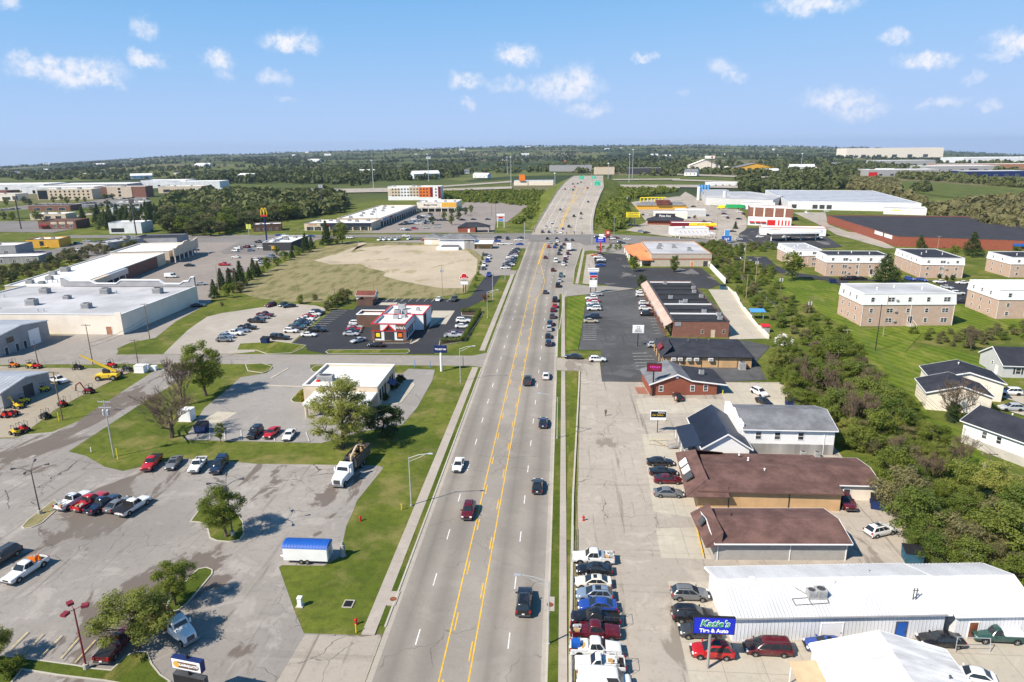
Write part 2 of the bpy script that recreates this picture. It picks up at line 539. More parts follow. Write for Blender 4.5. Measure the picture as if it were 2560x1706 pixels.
def tag(o,label,cat=None,group=None,kind=None):
 o['label'] = label
 if cat:
  o['category'] = cat
 if group:
  o['group'] = group
 if kind:
  o['kind'] = kind
 return o
def thing(name,label,cat,loc=(0,0,0),rz=0.0,group=None):
 o = bpy.data.objects.new(name,None)
 o.empty_display_size = .3
 COL.objects.link(o)
 o.location = (loc[0],loc[1],loc[2] if len(loc) > 2 else 0.0)
 o.rotation_euler = (0,0,rz)
 return tag(o,label,cat,group)
ORD = ['first','second','third','fourth','fifth','sixth','seventh','eighth','ninth','tenth','eleventh','twelfth','thirteenth',
 'fourteenth','fifteenth','sixteenth','seventeenth','eighteenth','nineteenth','twentieth']
def lettering(text,size,mat,parent,loc,rot=(rad(90),0,0),name='lettering',extrude=.02,bold=0.0,shear=0.0,sx=1.0):
 cu = bpy.data.curves.new(name,'FONT')
 cu.body = text
 cu.size = size
 cu.extrude = extrude
 cu.offset = bold
 cu.shear = shear
 cu.align_x = 'CENTER'
 cu.align_y = 'CENTER'
 tmp = bpy.data.objects.new('lettering_source',cu)
 me = bpy.data.meshes.new_from_object(tmp)
 bpy.data.objects.remove(tmp)
 bpy.data.curves.remove(cu)
 me.materials.clear()
 me.materials.append(MATS[mat])
 o = place(name,me,parent,loc)
 o.rotation_euler = rot
 o.scale = (sx,1,1)
 return o
# ------------------------------------------------------------------ flat ground pieces
LAYER = [0.012]
SHEETS = {}
def sheet(name,poly,mat,label,z=None,kind='structure',parent=None):
 if z is None:
  LAYER[0] += .004
  z = LAYER[0]
 mb = MB()
 mb.add([(p[0],p[1],z) for p in poly],[tuple(range(len(poly)))])
 me = mb.mesh(name,mat,tri=True)
 o = place(name,me,parent)
 if not parent:
  tag(o,label,kind=kind)
  SHEETS[label] = o
 return o
def offset_poly(poly,d):
 """move a closed outline inwards by d"""
 n = len(poly)
 area = sum(poly[i][0] * poly[(i + 1) % n][1] - poly[(i + 1) % n][0] * poly[i][1] for i in range(n))
 s = 1 if area > 0 else -1
 out = []
 for i in range(n):
  a,b,c = Vector(poly[i - 1]),Vector(poly[i]),Vector(poly[(i + 1) % n])
  e1,e2 = (b - a).normalized(),(c - b).normalized()
  n1,n2 = Vector((-e1.y,e1.x)) * s,Vector((-e2.y,e2.x)) * s
  m = (n1 + n2)
  m = m.normalized() if m.length > 1e-6 else n1
  out.append(b + m * min(d / max(.35,m.dot(n1)),d * 2))
 return out
def island(name,poly,mat,label,kerb=.18,h=.13,kerb_mat='kerb_concrete'):
 """raised planted island inside a concrete kerb"""
 inner = offset_poly(poly,kerb)
 n = len(poly)
 root = sheet(name,inner,mat,label,z=h - .02)
 mb = MB()
 for i in range(n):
  j = (i + 1) % n
  a,b,c,d = poly[i],poly[j],inner[j],inner[i]
  mb.quad((*a,h),(*b,h),(*c,h),(*d,h))
  mb.quad((*a,0),(*b,0),(*b,h),(*a,h))
  mb.quad((*d,h - .05),(*c,h - .05),(*c,h),(*d,h))
 part('kerb',mb,kerb_mat,root)
 return root
def rounded(cx,cy,w,d,r,n=5,rz=0.0):
 out = []
 for (sx,sy,a0) in ((1,1,0),(-1,1,90),(-1,-1,180),(1,-1,270)):
  for i in range(n + 1):
   t = rad(a0 + 90 * i / n)
   out.append(Vector((sx * (w / 2 - r) + math.cos(t) * r,sy * (d / 2 - r) + math.sin(t) * r)))
 c,s = math.cos(rz),math.sin(rz)
 return [Vector((cx + p.x * c - p.y * s,cy + p.x * s + p.y * c)) for p in out]
# ------------------------------------------------------------------ building helpers (local frame: front wall on y = 0 facing -y)
def wall_point(face,w,d,u,off):
 if face == 's':
  return Vector((u,-off,0)),Vector((1,0,0))
 if face == 'n':
  return Vector((w - u,d + off,0)),Vector((-1,0,0))
 if face == 'w':
  return Vector((-off,d - u,0)),Vector((0,-1,0))
 return Vector((w + off,u,0)),Vector((0,1,0))
def wall_box(mb,face,w,d,u0,u1,z0,z1,o0,o1,mi=0):
 a,t = wall_point(face,w,d,u0,o0)
 b,_ = wall_point(face,w,d,u0,o1)
 L = t * (u1 - u0)
 vs = [a + Vector((0,0,z0)),a + L + Vector((0,0,z0)),b + L + Vector((0,0,z0)),b + Vector((0,0,z0)),
  a + Vector((0,0,z1)),a + L + Vector((0,0,z1)),b + L + Vector((0,0,z1)),b + Vector((0,0,z1))]
 mb.add(vs,[(3,2,1,0),(4,5,6,7),(0,1,5,4),(1,2,6,5),(2,3,7,6),(3,0,4,7)],mi)
def window(root,face,w,d,uc,z0,ww,hh,frame='white_trim',pane='window_glass',bars=True,fw=.09,name='window'):
 mb = MB()
 u0,u1,z1 = uc - ww / 2,uc + ww / 2,z0 + hh
 wall_box(mb,face,w,d,u0 - fw,u1 + fw,z0 - fw,z0,.003,.07)
 wall_box(mb,face,w,d,u0 - fw,u1 + fw,z1,z1 + fw,.003,.06)
 wall_box(mb,face,w,d,u0 - fw,u0,z0,z1,.003,.06)
 wall_box(mb,face,w,d,u1,u1 + fw,z0,z1,.003,.06)
 if bars:
  wall_box(mb,face,w,d,u0,u1,(z0 + z1) / 2 - .03,(z0 + z1) / 2 + .03,.026,.05)
  if ww > 1.5:
   wall_box(mb,face,w,d,uc - .05,uc + .05,z0,z1,.026,.055)
 fr = part(name,mb,frame,root)
 g = MB()
 wall_box(g,face,w,d,u0,u1,z0,z1,.004,.025)
 part('pane',g,pane,fr)
 return fr
def door(root,face,w,d,uc,ww,hh,mat='white_trim',frame='white_trim',name='door',z0=0.0):
 mb = MB()
 u0,u1 = uc - ww / 2,uc + ww / 2
 wall_box(mb,face,w,d,u0,u1,z0,z0 + hh,.003,.05)
 o = part(name,mb,mat,root)
 f = MB()
 wall_box(f,face,w,d,u0 - .1,u0,z0,z0 + hh + .1,.003,.08)
 wall_box(f,face,w,d,u1,u1 + .1,z0,z0 + hh + .1,.003,.08)
 wall_box(f,face,w,d,u0,u1,z0 + hh,z0 + hh + .1,.003,.08)
 part('door_frame',f,frame,o)
 if hh < 3 and ww < 3:
  k = MB()
  wall_box(k,face,w,d,u1 - .18,u1 - .08,z0 + 1.0,z0 + 1.1,.05,.11)
  part('handle',k,'dark_steel',o)
 return o
def band(root,face,w,d,u0,u1,z0,z1,mat,name,depth=.05,off=.003):
 mb = MB()
 wall_box(mb,face,w,d,u0,u1,z0,z1,off,off + depth)
 return part(name,mb,mat,root)
def flat_shell(root,w,d,h,wall,roof,trim='white_trim',parapet=.5,lip=.12,trim_h=.14,slope=0.0):
 """walls, sunken flat roof and coping"""
 mb = MB()
 mb.add([(0,0,0),(w,0,0),(w,d,0),(0,d,0),(0,0,h),(w,0,h),(w,d,h),(0,d,h)],
  [(0,1,5,4),(1,2,6,5),(2,3,7,6),(3,0,4,7)])
 k = .3
 zr = h - parapet
 mb.add([(k,k,zr - .2),(w - k,k,zr - .2),(w - k,d - k,zr - .2),(k,d - k,zr - .2),(k,k,h),(w - k,k,h),(w - k,d - k,h),(k,d - k,h)],
  [(4,5,1,0),(5,6,2,1),(6,7,3,2),(7,4,0,3)])
 part('wall',mb,wall,root)
 r = MB()
 r.quad((k,k,zr),(w - k,k,zr),(w - k,d - k,zr),(k,d - k,zr))
 rf = part('roof',r,roof,root)
 c = MB()
 e = lip
 for (x0,x1,y0,y1) in ((-e,w + e,-e,k),(-e,w + e,d - k,d + e),(-e,k,k,d - k),(w - k,w + e,k,d - k)):
  c.box(x0,x1,y0,y1,h + .003,h + trim_h)
 part('coping',c,trim,root)
 return rf
def gable_shell(root,w,d,he,hr,wall,roof,axis='x',over=.4,trim='white_trim',thick=.14,gutter=True,over_end=None):
 """walls with gable ends and a two-slope roof; ridge runs along the axis"""
 oe = over if over_end is None else over_end
 mb = MB()
 if axis == 'x':
  pts = [(0,0,0),(w,0,0),(w,d,0),(0,d,0),(0,0,he),(w,0,he),(w,d,he),(0,d,he),(0,d / 2,hr),(w,d / 2,hr)]
  mb.add(pts,[(0,1,5,4),(2,3,7,6),(1,2,6,9,5),(3,0,4,8,7)])
  s = (hr - he) / (d / 2)
  prof = [(-over,he - over * s),(d / 2,hr),(d + over,he - over * s)]
  a0,a1 = -oe,w + oe
  P = lambda a,q,z: (a,q,z)
 else:
  pts = [(0,0,0),(w,0,0),(w,d,0),(0,d,0),(0,0,he),(w,0,he),(w,d,he),(0,d,he),(w / 2,0,hr),(w / 2,d,hr)]
  mb.add(pts,[(0,1,5,8,4),(2,3,7,9,6),(1,2,6,5),(3,0,4,7)])
  s = (hr - he) / (w / 2)
  prof = [(-over,he - over * s),(w / 2,hr),(w + over,he - over * s)]
  a0,a1 = -oe,d + oe
  P = lambda a,q,z: (q,a,z)
 part('wall',mb,wall,root)
 r = MB()
 for (q0,z0),(q1,z1) in ((prof[0],prof[1]),(prof[1],prof[2])):
  e = .004
  r.add([P(a0,q0,z0 + e),P(a1,q0,z0 + e),P(a1,q1,z1 + e),P(a0,q1,z1 + e),
   P(a0,q0,z0 + thick),P(a1,q0,z0 + thick),P(a1,q1,z1 + thick),P(a0,q1,z1 + thick)],
   [(4,5,6,7),(0,1,5,4),(0,4,7,3),(1,2,6,5),(3,2,1,0)])
 rf = part('roof',r,roof,root)
 for a,da in ((a0,-.06),(a1,.06)):
  f = MB()
  for (q0,z0),(q1,z1) in ((prof[0],prof[1]),(prof[1],prof[2])):
   f.add([P(a,q0,z0 - .12),P(a,q1,z1 - .12),P(a,q1,z1 + thick + .02),P(a,q0,z0 + thick + .02),
    P(a + da,q0,z0 - .12),P(a + da,q1,z1 - .12),P(a + da,q1,z1 + thick + .02),P(a + da,q0,z0 + thick + .02)],
    [(0,1,2,3),(4,5,6,7),(0,1,5,4),(2,3,7,6),(1,2,6,5),(3,0,4,7)])
  part('verge_board',f,trim,rf)
 if gutter:
  for q,dq in ((prof[0],-.12),(prof[2],.12)):
   g = MB()
   x0,x1 = sorted((q[0] - math.copysign(.002,-dq),q[0] + dq))
   if axis == 'x':
    g.box(a0,a1,x0,x1,q[1] - .06,q[1] + .1)
   else:
    g.box(x0,x1,a0,a1,q[1] - .06,q[1] + .1)
   part('gutter',g,trim,rf)
 return rf
def downpipe(root,face,w,d,u,h,mat='white_trim'):
 mb = MB()
 wall_box(mb,face,w,d,u - .05,u + .05,0.05,h,.004,.10)
 return part('downpipe',mb,mat,root)
_UNIT = {}
def roof_unit(root,x,y,z,sx=1.8,sy=1.3,sz=1.1,mat='unit_grey',rz=0.0):
 """packaged air conditioner: kerb, cabinet, louvres, fan ring"""
 if mat not in _UNIT:
  b = MB()
  b.box(-.55,.55,-.55,.55,0,.12)
  b.box(-.5,.5,-.5,.5,.12,1.0)
  for k in range(6):
   b.box(-.44,.44,-.53,-.505,.2 + k * .12,.26 + k * .12)
   b.box(.505,.53,-.44,.44,.2 + k * .12,.26 + k * .12)
  _UNIT[mat] = b.mesh('air_conditioner',mat)
  f = MB()
  n = 14
  for i in range(n):
   a,c = 2 * math.pi * i / n,2 * math.pi * (i + 1) / n
   f.quad((.36 * math.cos(a),.36 * math.sin(a),1.003),(.36 * math.cos(c),.36 * math.sin(c),1.003),
    (.42 * math.cos(c),.42 * math.sin(c),1.06),(.42 * math.cos(a),.42 * math.sin(a),1.06))
  f.add([(.36 * math.cos(2 * math.pi * i / n),.36 * math.sin(2 * math.pi * i / n),1.004) for i in range(n)],[tuple(range(n))])
  _UNIT['fan'] = f.mesh('fan','dark_steel')
 o = place('air_conditioner',_UNIT[mat],root,(x,y,z),rz,(sx,sy,sz))
 place('fan',_UNIT['fan'],o)
 return o
_VENT = {}
def roof_vent(root,x,y,z,s=1.0,mat='galvanised'):
 if mat not in _VENT:
  b = MB()
  b.tube((0,0,0),(0,0,.45),.09,.09,8)
  b.tube((0,0,.45),(0,0,.6),.2,.12,8)
  b.tube((0,0,0),(0,0,.05),.22,.2,8)
  _VENT[mat] = b.mesh('roof_vent',mat)
 return place('roof_vent',_VENT[mat],root,(x,y,z),0,(s,s,s))
def ribs(root,quads,spacing,mat,width=.05,height=.05,name='ribs'):
 """standing seams over a sloping quad given as (a, b, c, d): seams run a->d, b->c"""
 mb = MB()
 for a,b,c,d in quads:
  a,b,c,d = map(Vector,(a,b,c,d))
  nrm = (b - a).cross(d - a).normalized()
  n = max(2,int((b - a).length / spacing))
  t = (b - a).normalized() * width / 2
  for i in range(1,n):
   k = i / n
   p,q = a.lerp(b,k),d.lerp(c,k)
   mb.add([p - t + nrm * .004,p + t + nrm * .004,q + t + nrm * .004,q - t + nrm * .004,p - t * .5 + nrm * height,p + t * .5 + nrm * height,q + t * .5 + nrm * height,q - t * .5 + nrm * height],
    [(4,5,6,7),(0,4,7,3),(1,2,6,5),(0,1,5,4),(3,7,6,2)])
 o = part(name,mb,mat,root)
 o['kind'] = 'stuff'
 return o
# ------------------------------------------------------------------ sky with fair-weather clouds
def build_sky():
 nt = world.node_tree
 nt.nodes.clear()
 t = NT(nt)
 out = nt.nodes.new('ShaderNodeOutputWorld')
 bg = nt.nodes.new('ShaderNodeBackground')
 nt.links.new(bg.outputs[0],out.inputs[0])
 sky = nt.nodes.new('ShaderNodeTexSky')
 sky.sky_type = 'NISHITA'
 sky.sun_disc = False
 sky.sun_elevation = rad(SUN_EL)
 sky.sun_rotation = math.atan2(SUN_DIR.x,SUN_DIR.y)
 sky.altitude = 300
 sky.air_density = 0.7
 sky.dust_density = 0.0
 sky.ozone_density = 10.0
 world.cycles.sampling_method = 'MANUAL'
 world.cycles.sample_map_resolution = 256
 d = t.n('ShaderNodeTexCoord').outputs['Generated']
 wob = t.n('ShaderNodeTexNoise',{'Vector': d,'Scale': 30.0,'Detail': 7.0,'Roughness': .66})
 wv = t.n('ShaderNodeVectorMath',{0: t.n('ShaderNodeVectorMath',{0: wob.outputs[1],1: (.5,.5,.5)},operation='SUBTRACT').outputs[0],1: (.05,.05,.042)},operation='MULTIPLY').outputs[0]
 dd = t.n('ShaderNodeVectorMath',{0: d,1: wv},operation='ADD').outputs[0]
 clouds = [(155,163,92,25,.95),(225,180,40,17,.85),(105,157,40,22,.9),(330,60,24,21,.6),(330,135,32,15,.85),(45,130,17,10,.6),(500,137,30,20,.95),(512,172,20,15,.45),(660,97,50,20,1.),(705,98,28,22,.6),
   (625,180,30,17,.6),(1185,128,46,23,.95),(1075,183,42,18,.75),(1300,200,78,34,.8),(1330,190,42,32,.85),(1165,196,42,16,.5),(1355,252,50,16,.5),(1483,130,25,11,.8),(1655,150,34,20,.6),(1680,172,26,16,.6),
   (1075,237,14,11,.45),(1925,228,66,22,.7),(1970,252,50,20,.65),(1865,6,88,22,.9),(2055,87,28,15,.75),(2130,141,46,20,1.),(2330,98,44,24,.95),(2290,135,28,10,.5),(2168,236,36,11,.55),(2240,188,22,10,.35),
   (2273,238,20,12,.45),(15,5,22,16,.7),(660,228,17,6,.3),(1570,215,16,7,.2)]
 items = []
 for u,v,a,b,s in clouds:
  k = 1.088
  r = Vector(ray(u * k,v * k)).normalized()
  items.append((r,a * k / FOC * 1.02,b * k / FOC * 1.0,s * .92))
 rng = random.Random(5)
 for _ in range(12):                                   # the same scattered clouds all round
  az,el = rng.uniform(48,312),rng.uniform(5,26)
  r = Vector((math.sin(rad(az)) * math.cos(rad(el)),math.cos(rad(az)) * math.cos(rad(el)),math.sin(rad(el))))
  s = rng.uniform(.02,.055)
  items.append((r,s,s * rng.uniform(.3,.5),rng.uniform(.5,1)))
 acc = None
 for r,a,b,s in items:
  az = math.atan2(-r.x,r.y)
  el = math.asin(max(-1,min(1,r.z)))
  mp = t.n('ShaderNodeMapping',{'Vector': dd,'Location': r,'Rotation': (el,0,az),'Scale': (a,.3,b)},vector_type='TEXTURE')
  ln = t.n('ShaderNodeVectorMath',{0: mp.outputs[0]},operation='LENGTH').outputs['Value']
  mr = t.n('ShaderNodeMapRange',{0: ln,1: 1.3,2: .3,3: 0.0,4: s},interpolation_type='SMOOTHSTEP').outputs[0]
  acc = mr if acc is None else t.math('MAXIMUM',acc,mr)
 fine = t.noise(d,90.0,5,.65)
 acc = t.math('MULTIPLY',acc,t.step(fine,.2,.66))
 sp = t.n('ShaderNodeSeparateColor',{0: sky.outputs[0]})      # evens out the clear-air gradient toward the horizon
 ch = []
 for i,(pw,b_,a_) in enumerate(((2.0,1.1,3.75),(2.0,1.6,5.0),(3.0,12.0,7.3))):
  xp = t.math('POWER',sp.outputs[i],pw)
  ch.append(t.math('MULTIPLY',t.math('DIVIDE',xp,t.math('ADD',xp,b_)),a_))
 clear = t.n('ShaderNodeCombineColor',{0: ch[0],1: ch[1],2: ch[2]}).outputs[0]
 col = t.mix(acc,clear,(7.6,7.45,7.7))
 nt.links.new(clear,bg.inputs[0])
 bg.inputs[1].default_value = SKY_STRENGTH
 bg2 = t.n('ShaderNodeBackground',{0: col,1: SKY_STRENGTH})
 low = t.math('LESS_THAN',t.n('ShaderNodeSeparateXYZ',{0: d}).outputs[2],.5)
 mx = t.n('ShaderNodeMixShader',{0: low,1: bg.outputs[0],2: bg2.outputs[0]})
 nt.links.new(mx.outputs[0],out.inputs[0])
build_sky()
# ------------------------------------------------------------------ terrain
def terrain_material():
 m,t,b = newmat('terrain')
 pos = t.n('ShaderNodeNewGeometry').outputs['Position']
 sy = t.n('ShaderNodeSeparateXYZ',{0: pos}).outputs[1]
 n1 = t.noise(pos,.06,5,.6)
 n2 = t.noise(pos,.8,5,.6)
 near = t.mix(t.step(n1,.35,.65),(.076,.108,.014),(.138,.162,.025))
 near = t.mix(t.math('MULTIPLY',t.step(n2,.4,.7),.55),near,(.048,.062,.014))
 dr = t.noise(pos,.13,6,.65)
 near = t.mix(t.math('MULTIPLY',t.step(dr,.47,.68),.7),near,(.235,.20,.075))
 near = t.mix(t.math('MULTIPLY',t.step(t.noise(pos,4.0,4,.7),.45,.7),.45),near,(.05,.065,.014))
 wv = t.n('ShaderNodeVectorMath',{0: pos,1: t.n('ShaderNodeVectorMath',{0: t.n('ShaderNodeTexNoise',{'Vector': pos,'Scale': .002}).outputs[1],1: (160,160,0)},operation='MULTIPLY').outputs[0]},operation='ADD').outputs[0]
 vo = t.n('ShaderNodeTexVoronoi',{'Vector': wv,'Scale': .0033})
 s = t.n('ShaderNodeSeparateColor',{0: vo.outputs['Color']})
 far = t.mix(s.outputs[0],(.062,.080,.024),(.135,.150,.045))
 far = t.mix(t.step(s.outputs[1],.72,.76),far,(.15,.135,.07))
 far = t.mix(t.step(s.outputs[2],.66,.70),far,(.040,.056,.022))
 far = t.mix(t.math('MULTIPLY',t.step(t.noise(pos,.02,5),.45,.7),.35),far,(.04,.06,.02))
 c = t.mix(t.step(sy,620,900),near,far)
 t.t.links.new(c,b.inputs['Base Color'])
 b.inputs['Roughness'].default_value = .95
 b.inputs['Specular IOR Level'].default_value = .1
 bp = t.n('ShaderNodeBump',{'Strength': .6,'Distance': .1,'Height': t.noise(pos,2.0,5,.7)})
 t.t.links.new(bp.outputs[0],b.inputs['Normal'])
terrain_material()
def build_terrain():
 ys = [-150,0,120,250,400,600,850] + [850 + 90 * i for i in range(1,24)]
 while ys[-1] < 9000:
  ys.append(ys[-1] * 1.05)
 ys += [9600,10400]
 rs = [-1.7 + 3.4 * i / 110 for i in range(111)]
 mb = MB()
 rows = []
 for y in ys:
  rows.append([(r * (max(y,0) + 500),y,tz(r * (max(y,0) + 500),y) - (0 if y < 9200 else (y - 9200) * .2)) for r in rs])
 mb.grid(rows)
 o = place('terrain',mb.mesh('terrain','terrain',60))
 tag(o,'green grassy ground rolling out to distant fields and hills',kind='structure')
build_terrain()
def strip(name,pts,w,mat,parent=None,z=None,label=None,h=None):
 """a band of constant width along a line; with h it is a raised solid band"""
 n = len(pts)
 L,R = [],[]
 for i in range(n):
  a = Vector(pts[max(0,i - 1)][:2])
  b = Vector(pts[min(n - 1,i + 1)][:2])
  d = (b - a).normalized()
  s = Vector((-d.y,d.x)) * w / 2
  p = Vector(pts[i][:2])
  L.append(p + s)
  R.append(p - s)
 if z is None:
  LAYER[0] += .003
  z = LAYER[0]
 mb = MB()
 zs = [(p[2] if len(p) > 2 else 0) for p in pts]
 for i in range(n - 1):
  a,b,c,d = R[i],R[i + 1],L[i + 1],L[i]
  if h is None:
   mb.quad((*a,z + zs[i]),(*b,z + zs[i + 1]),(*c,z + zs[i + 1]),(*d,z + zs[i]))
  else:
   mb.add([(*a,0),(*b,0),(*c,0),(*d,0),(*a,h),(*b,h),(*c,h),(*d,h)],
    [(4,5,6,7),(0,1,5,4),(2,3,7,6),(0,4,7,3),(1,2,6,5)])
 o = part(name,mb,mat,parent)
 if label:
  tag(o,label,kind='structure')
 return o
def V2(*pts):
 return [Vector(p) for p in pts]
# ------------------------------------------------------------------ pavements and lots
def build_ground():
 # left side of the road
 sheet('pavement',V2((-20.7,15),(-20.7,66.3)) + TP('A2',(1165,1120),(980,1137),(440,1117),(350,900),(210,510),(240,490),(620,497),(770,415),(830,130),(890,0))
  + TP('A6',(930,1440),(1180,1130),(1090,1118),(0,1103)) + TP('A5',(2200,1090),(2060,1075),(1660,1052),(1400,1110),(1130,1170),(960,1130),(790,1030),(630,990),
  (1300,550),(1560,390),(1760,270),(1860,185),(1500,185),(1515,215),(1400,260),(1000,520),(700,720),(480,810),(240,832),(150,865)) + V2((-150,112),(-170,15)),
  'old_asphalt','cracked grey parking lot with brown worn patches')
 sheet('driveway',V2((-20.7,40),(-20.7,66.2)) + TP('A2',(1140,1130),(975,1150),(450,1130),(190,1566)) + V2((-36,40)),'concrete_lot','pale driveway apron running out to the main road')
 sheet('street',V2((-20.5,168.6),(-20.5,182.5),(-22.5,180.5),(-24.5,179)) + TP('A6',(0,96)) + TP('A5',(1500,97),(1070,100),(560,150),(0,165)) + TP('A5',(0,195),(400,188),(560,180),(1500,187),(1860,187)) + TP('A6',(0,186),(1940,203)) + V2((-23,170)),
  'street_asphalt','side street leading in from the main road')
 sheet('service_road',TP('B1',(0,1568),(0,1362),(400,1362),(1545,1347),(2353,1010)) + TP('B2',(0,1060),(270,930),(300,840),(440,840),(430,965),(0,1195)) + TP('B1',(1900,1400),(1600,1455),(1430,1530),(1450,1568)) + TP('A5',(1070,96),(1000,190),(0,190)),
  'street_asphalt','grey service road behind the large store')
 sheet('yard',V2((-170,112),(-170,166)) + TP('A5',(400,222),(1205,228),(1228,245),(720,492),(500,610),(240,815),(150,860)),'yard_gravel','tan gravel equipment yard')
 sheet('gravel_lot',TP('B2',(0,1440),(160,1290),(380,1140),(560,1095),(800,1060),(1050,1022),(1500,985),(1700,1000),(1835,1035),(1800,1110),(1380,1490),(1140,1510),(1000,1505),(960,1568)) + TP('A5',(2150,92),(1500,95)),'gravel','pale gravel parking lot')
 sheet('pavement',TP('B2',(1390,1492),(1600,1320),(1935,1045),(2170,1055)) + TP('B3',(65,1002),(340,925),(1400,918),(1460,885),(1625,655),(1820,635),(1720,800),(1600,940),(1345,1065),(1340,1120),(1500,1140),(1330,1400),(1080,1425),(1060,1500)) + TP('A6',(1640,40),(1640,94),(640,94),(470,60),(460,15)),
  'dark_asphalt','fresh black asphalt lot around the red-trimmed restaurant')
 sheet('pavement',TP('B3',(700,1470),(830,1400),(940,1300),(970,1140),(990,1065),(1260,1065),(1150,1230),(1050,1230),(930,1290),(940,1305),(800,1440),(730,1470)),'pale_concrete','pale concrete walk and drive-through lane beside the restaurant')
 sheet('pavement',TP('B3',(290,995),(350,965),(560,965),(540,1000)),'pale_concrete','pale concrete pad in front of the bin enclosure')
 sheet('pavement',TP('A5',(1690,885),(1765,770),(1880,590),(2080,430),(2210,310),(2353,286)) + TP('A6',(100,270),(160,225),(150,189),(500,189),(500,240),(560,262),(1350,275),(1400,230),(1645,240),(1620,340),(1480,590),(1345,745),(1000,805),(600,915)),
  'bank_asphalt','grey parking lot around the white-roofed bank')
 sheet('pavement',TP('A5',(1890,690),(2000,625),(2180,632),(2090,690),(1960,760)),'pale_concrete','tan concrete pad by the blue bin')
 sheet('vacant_lot',TP('B2',(760,800),(1000,640),(1280,500),(1600,330),(2100,215)) + TP('B3',(100,232),(600,235),(960,250),(1500,320),(1600,430),(1560,560),(1500,640),(1400,850),(900,915),(340,915),(300,890)) + TP('B2',(2190,880),(1900,960),(1500,965),(1000,915),(800,850)),
  'rough_grass','vacant lot of rough straw-coloured grass')
 sheet('bare_earth',TP('B2',(1690,450),(1900,385),(2353,325)) + TP('B3',(0,325),(150,290),(420,265),(1000,265),(1400,320),(1540,440),(1520,610),(1370,790),(1100,790),(800,740),(600,700),(380,640),(420,590),(200,540),(100,490)) + TP('B2',(1900,500)),'dirt','bare tan earth in the middle of the vacant lot')
 sheet('bare_earth',TP('B2',(1960,375),(2150,300),(2353,240)) + TP('B3',(60,215),(80,260),(0,340)) + TP('B2',(2100,380)),'dirt','tan dirt track crossing the corner of the vacant lot')
 sheet('pavement',V2((-139,247.5),(-136,254)) + TP('B2',(430,830),(720,650),(1060,510),(1280,410),(1740,190)) + V2((-138,437),(-300,440),(-300,345),(-238,345),(-205,365),(-190,252)),'mall_asphalt','wide pinkish-tan parking lot in front of the shopping row')
 sheet('pavement',TP('C2',(300,1320),(750,1320),(950,1315),(700,1440),(740,1470),(1500,1500),(1870,1340),(2000,1250),(300,1240)),'far_asphalt','grey car park around the burger restaurant')
 sheet('pavement',V2((-21,418),(-21,432),(-62,437)) + TP('B3',(280,225),(960,235),(1500,322),(1600,420),(1555,600),(1640,655),(1830,632),(1990,635),(2020,575),(1940,570)) + TP('B3',(2050,300),(2130,305),(2160,270)),'street_asphalt','used-car lot of pale asphalt')
 # right side of the road
 sheet('pavement',V2((1.5,15),(2.9,101),(4.6,154),(4.9,166.5),(-1.3,167),(-1.3,178),(5,177),(10.2,177),(9.9,158.7),(17.5,158.9),(53,160),(58,150),(53,138),(52,128),(51,112),(53,100),(57,92),(58,84),(56,79),(62,70),(80,60),(80,15)),
  'concrete_lot','wide cracked pale forecourt beside the main road')
 sheet('pavement',V2((17,147),(16.7,138),(54,141),(53,159),(38,159),(36.5,147.5),(20,148)),'pale_concrete','pale concrete yard beside the red brick office')
 sheet('pavement',V2((14.6,97),(16.1,127),(22.3,128),(22,99),(21.5,95)),'pale_concrete','pale concrete parking bays with faded yellow stripes')
 sheet('pavement',V2((14.1,84.3),(14.3,92),(20.5,92.5),(21,84.3)),'pale_concrete','pale concrete pad with a yellow edge line')
 sheet('pavement',V2((14,62),(14.2,79),(19.5,79),(19.5,67.6),(62,71.4),(62,58),(14,56)),'pale_concrete','concrete apron in front of the white tire shop')
 sheet('pavement',TP('B4',(1010,1550),(1040,1400),(1060,1220),(1110,870),(1380,842),(1700,805),(1900,830),(1960,1000),(2085,1390)) + TP('B5',(900,1425),(1130,1440),(1400,1500)) + TP('A7',(2250,160),(2340,335),(1960,352),(1240,356),(825,350),(815,60)),
  'plaza_asphalt','freshly sealed black lot in front of the small shops')
 sheet('pavement',TP('B4',(1195,365),(1580,372),(1640,540),(2353,540)) + TP('B5',(560,545),(790,745),(640,800),(0,720)) + TP('B4',(1900,700),(1700,800),(1380,838),(1370,755),(1235,740)),'sealed_asphalt','worn dark parking lot beside the orange-roofed restaurant')
 sheet('pavement',TP('B4',(1195,365),(1235,745),(1150,745),(1060,735),(1110,380)),'concrete_lot','pale concrete strip beside the dark lot')
 sheet('driveway',TP('B4',(930,738),(1000,745),(1150,765),(1370,765),(1700,795),(1390,836),(1110,868),(880,890),(835,905)),'street_asphalt','pale driveway from the main road into the shops')
 sheet('driveway',TP('B5',(640,805),(870,812),(960,880),(1040,1000),(1200,1200),(1365,1410),(900,1422),(890,1215),(730,950)),'pale_concrete','tan concrete service drive behind the strip of shops')
 sheet('driveway',TP('B4',(1045,270),(1300,240),(1620,250),(1580,380),(1330,350),(1170,330),(1095,335)),'street_asphalt','pale driveway at the crossing')
 sheet('pavement',TP('B6',(-100,640),(100,680),(900,690),(1250,702),(1720,712),(1700,900),(1660,985),(1480,985),(1480,840),(1240,716),(200,703),(190,800),(60,720)),'dark_asphalt','black parking lot between the apartment blocks')
 sheet('driveway',TP('B5',(1100,400),(1350,405),(1480,520),(1700,600),(2100,655),(2353,720),(2353,780),(2050,690),(1600,640),(1350,540),(1180,470),(1000,470)),'dark_asphalt','black drive curving past the apartment lawn')
 sheet('driveway',TP('A8',(2090,455),(2353,480),(2353,560),(2160,500)),'pale_concrete','concrete house driveway')
 sheet('driveway',TP('A8',(2150,590),(2353,590),(2353,665),(2200,620)),'pale_concrete','concrete parking pad beside the white house')
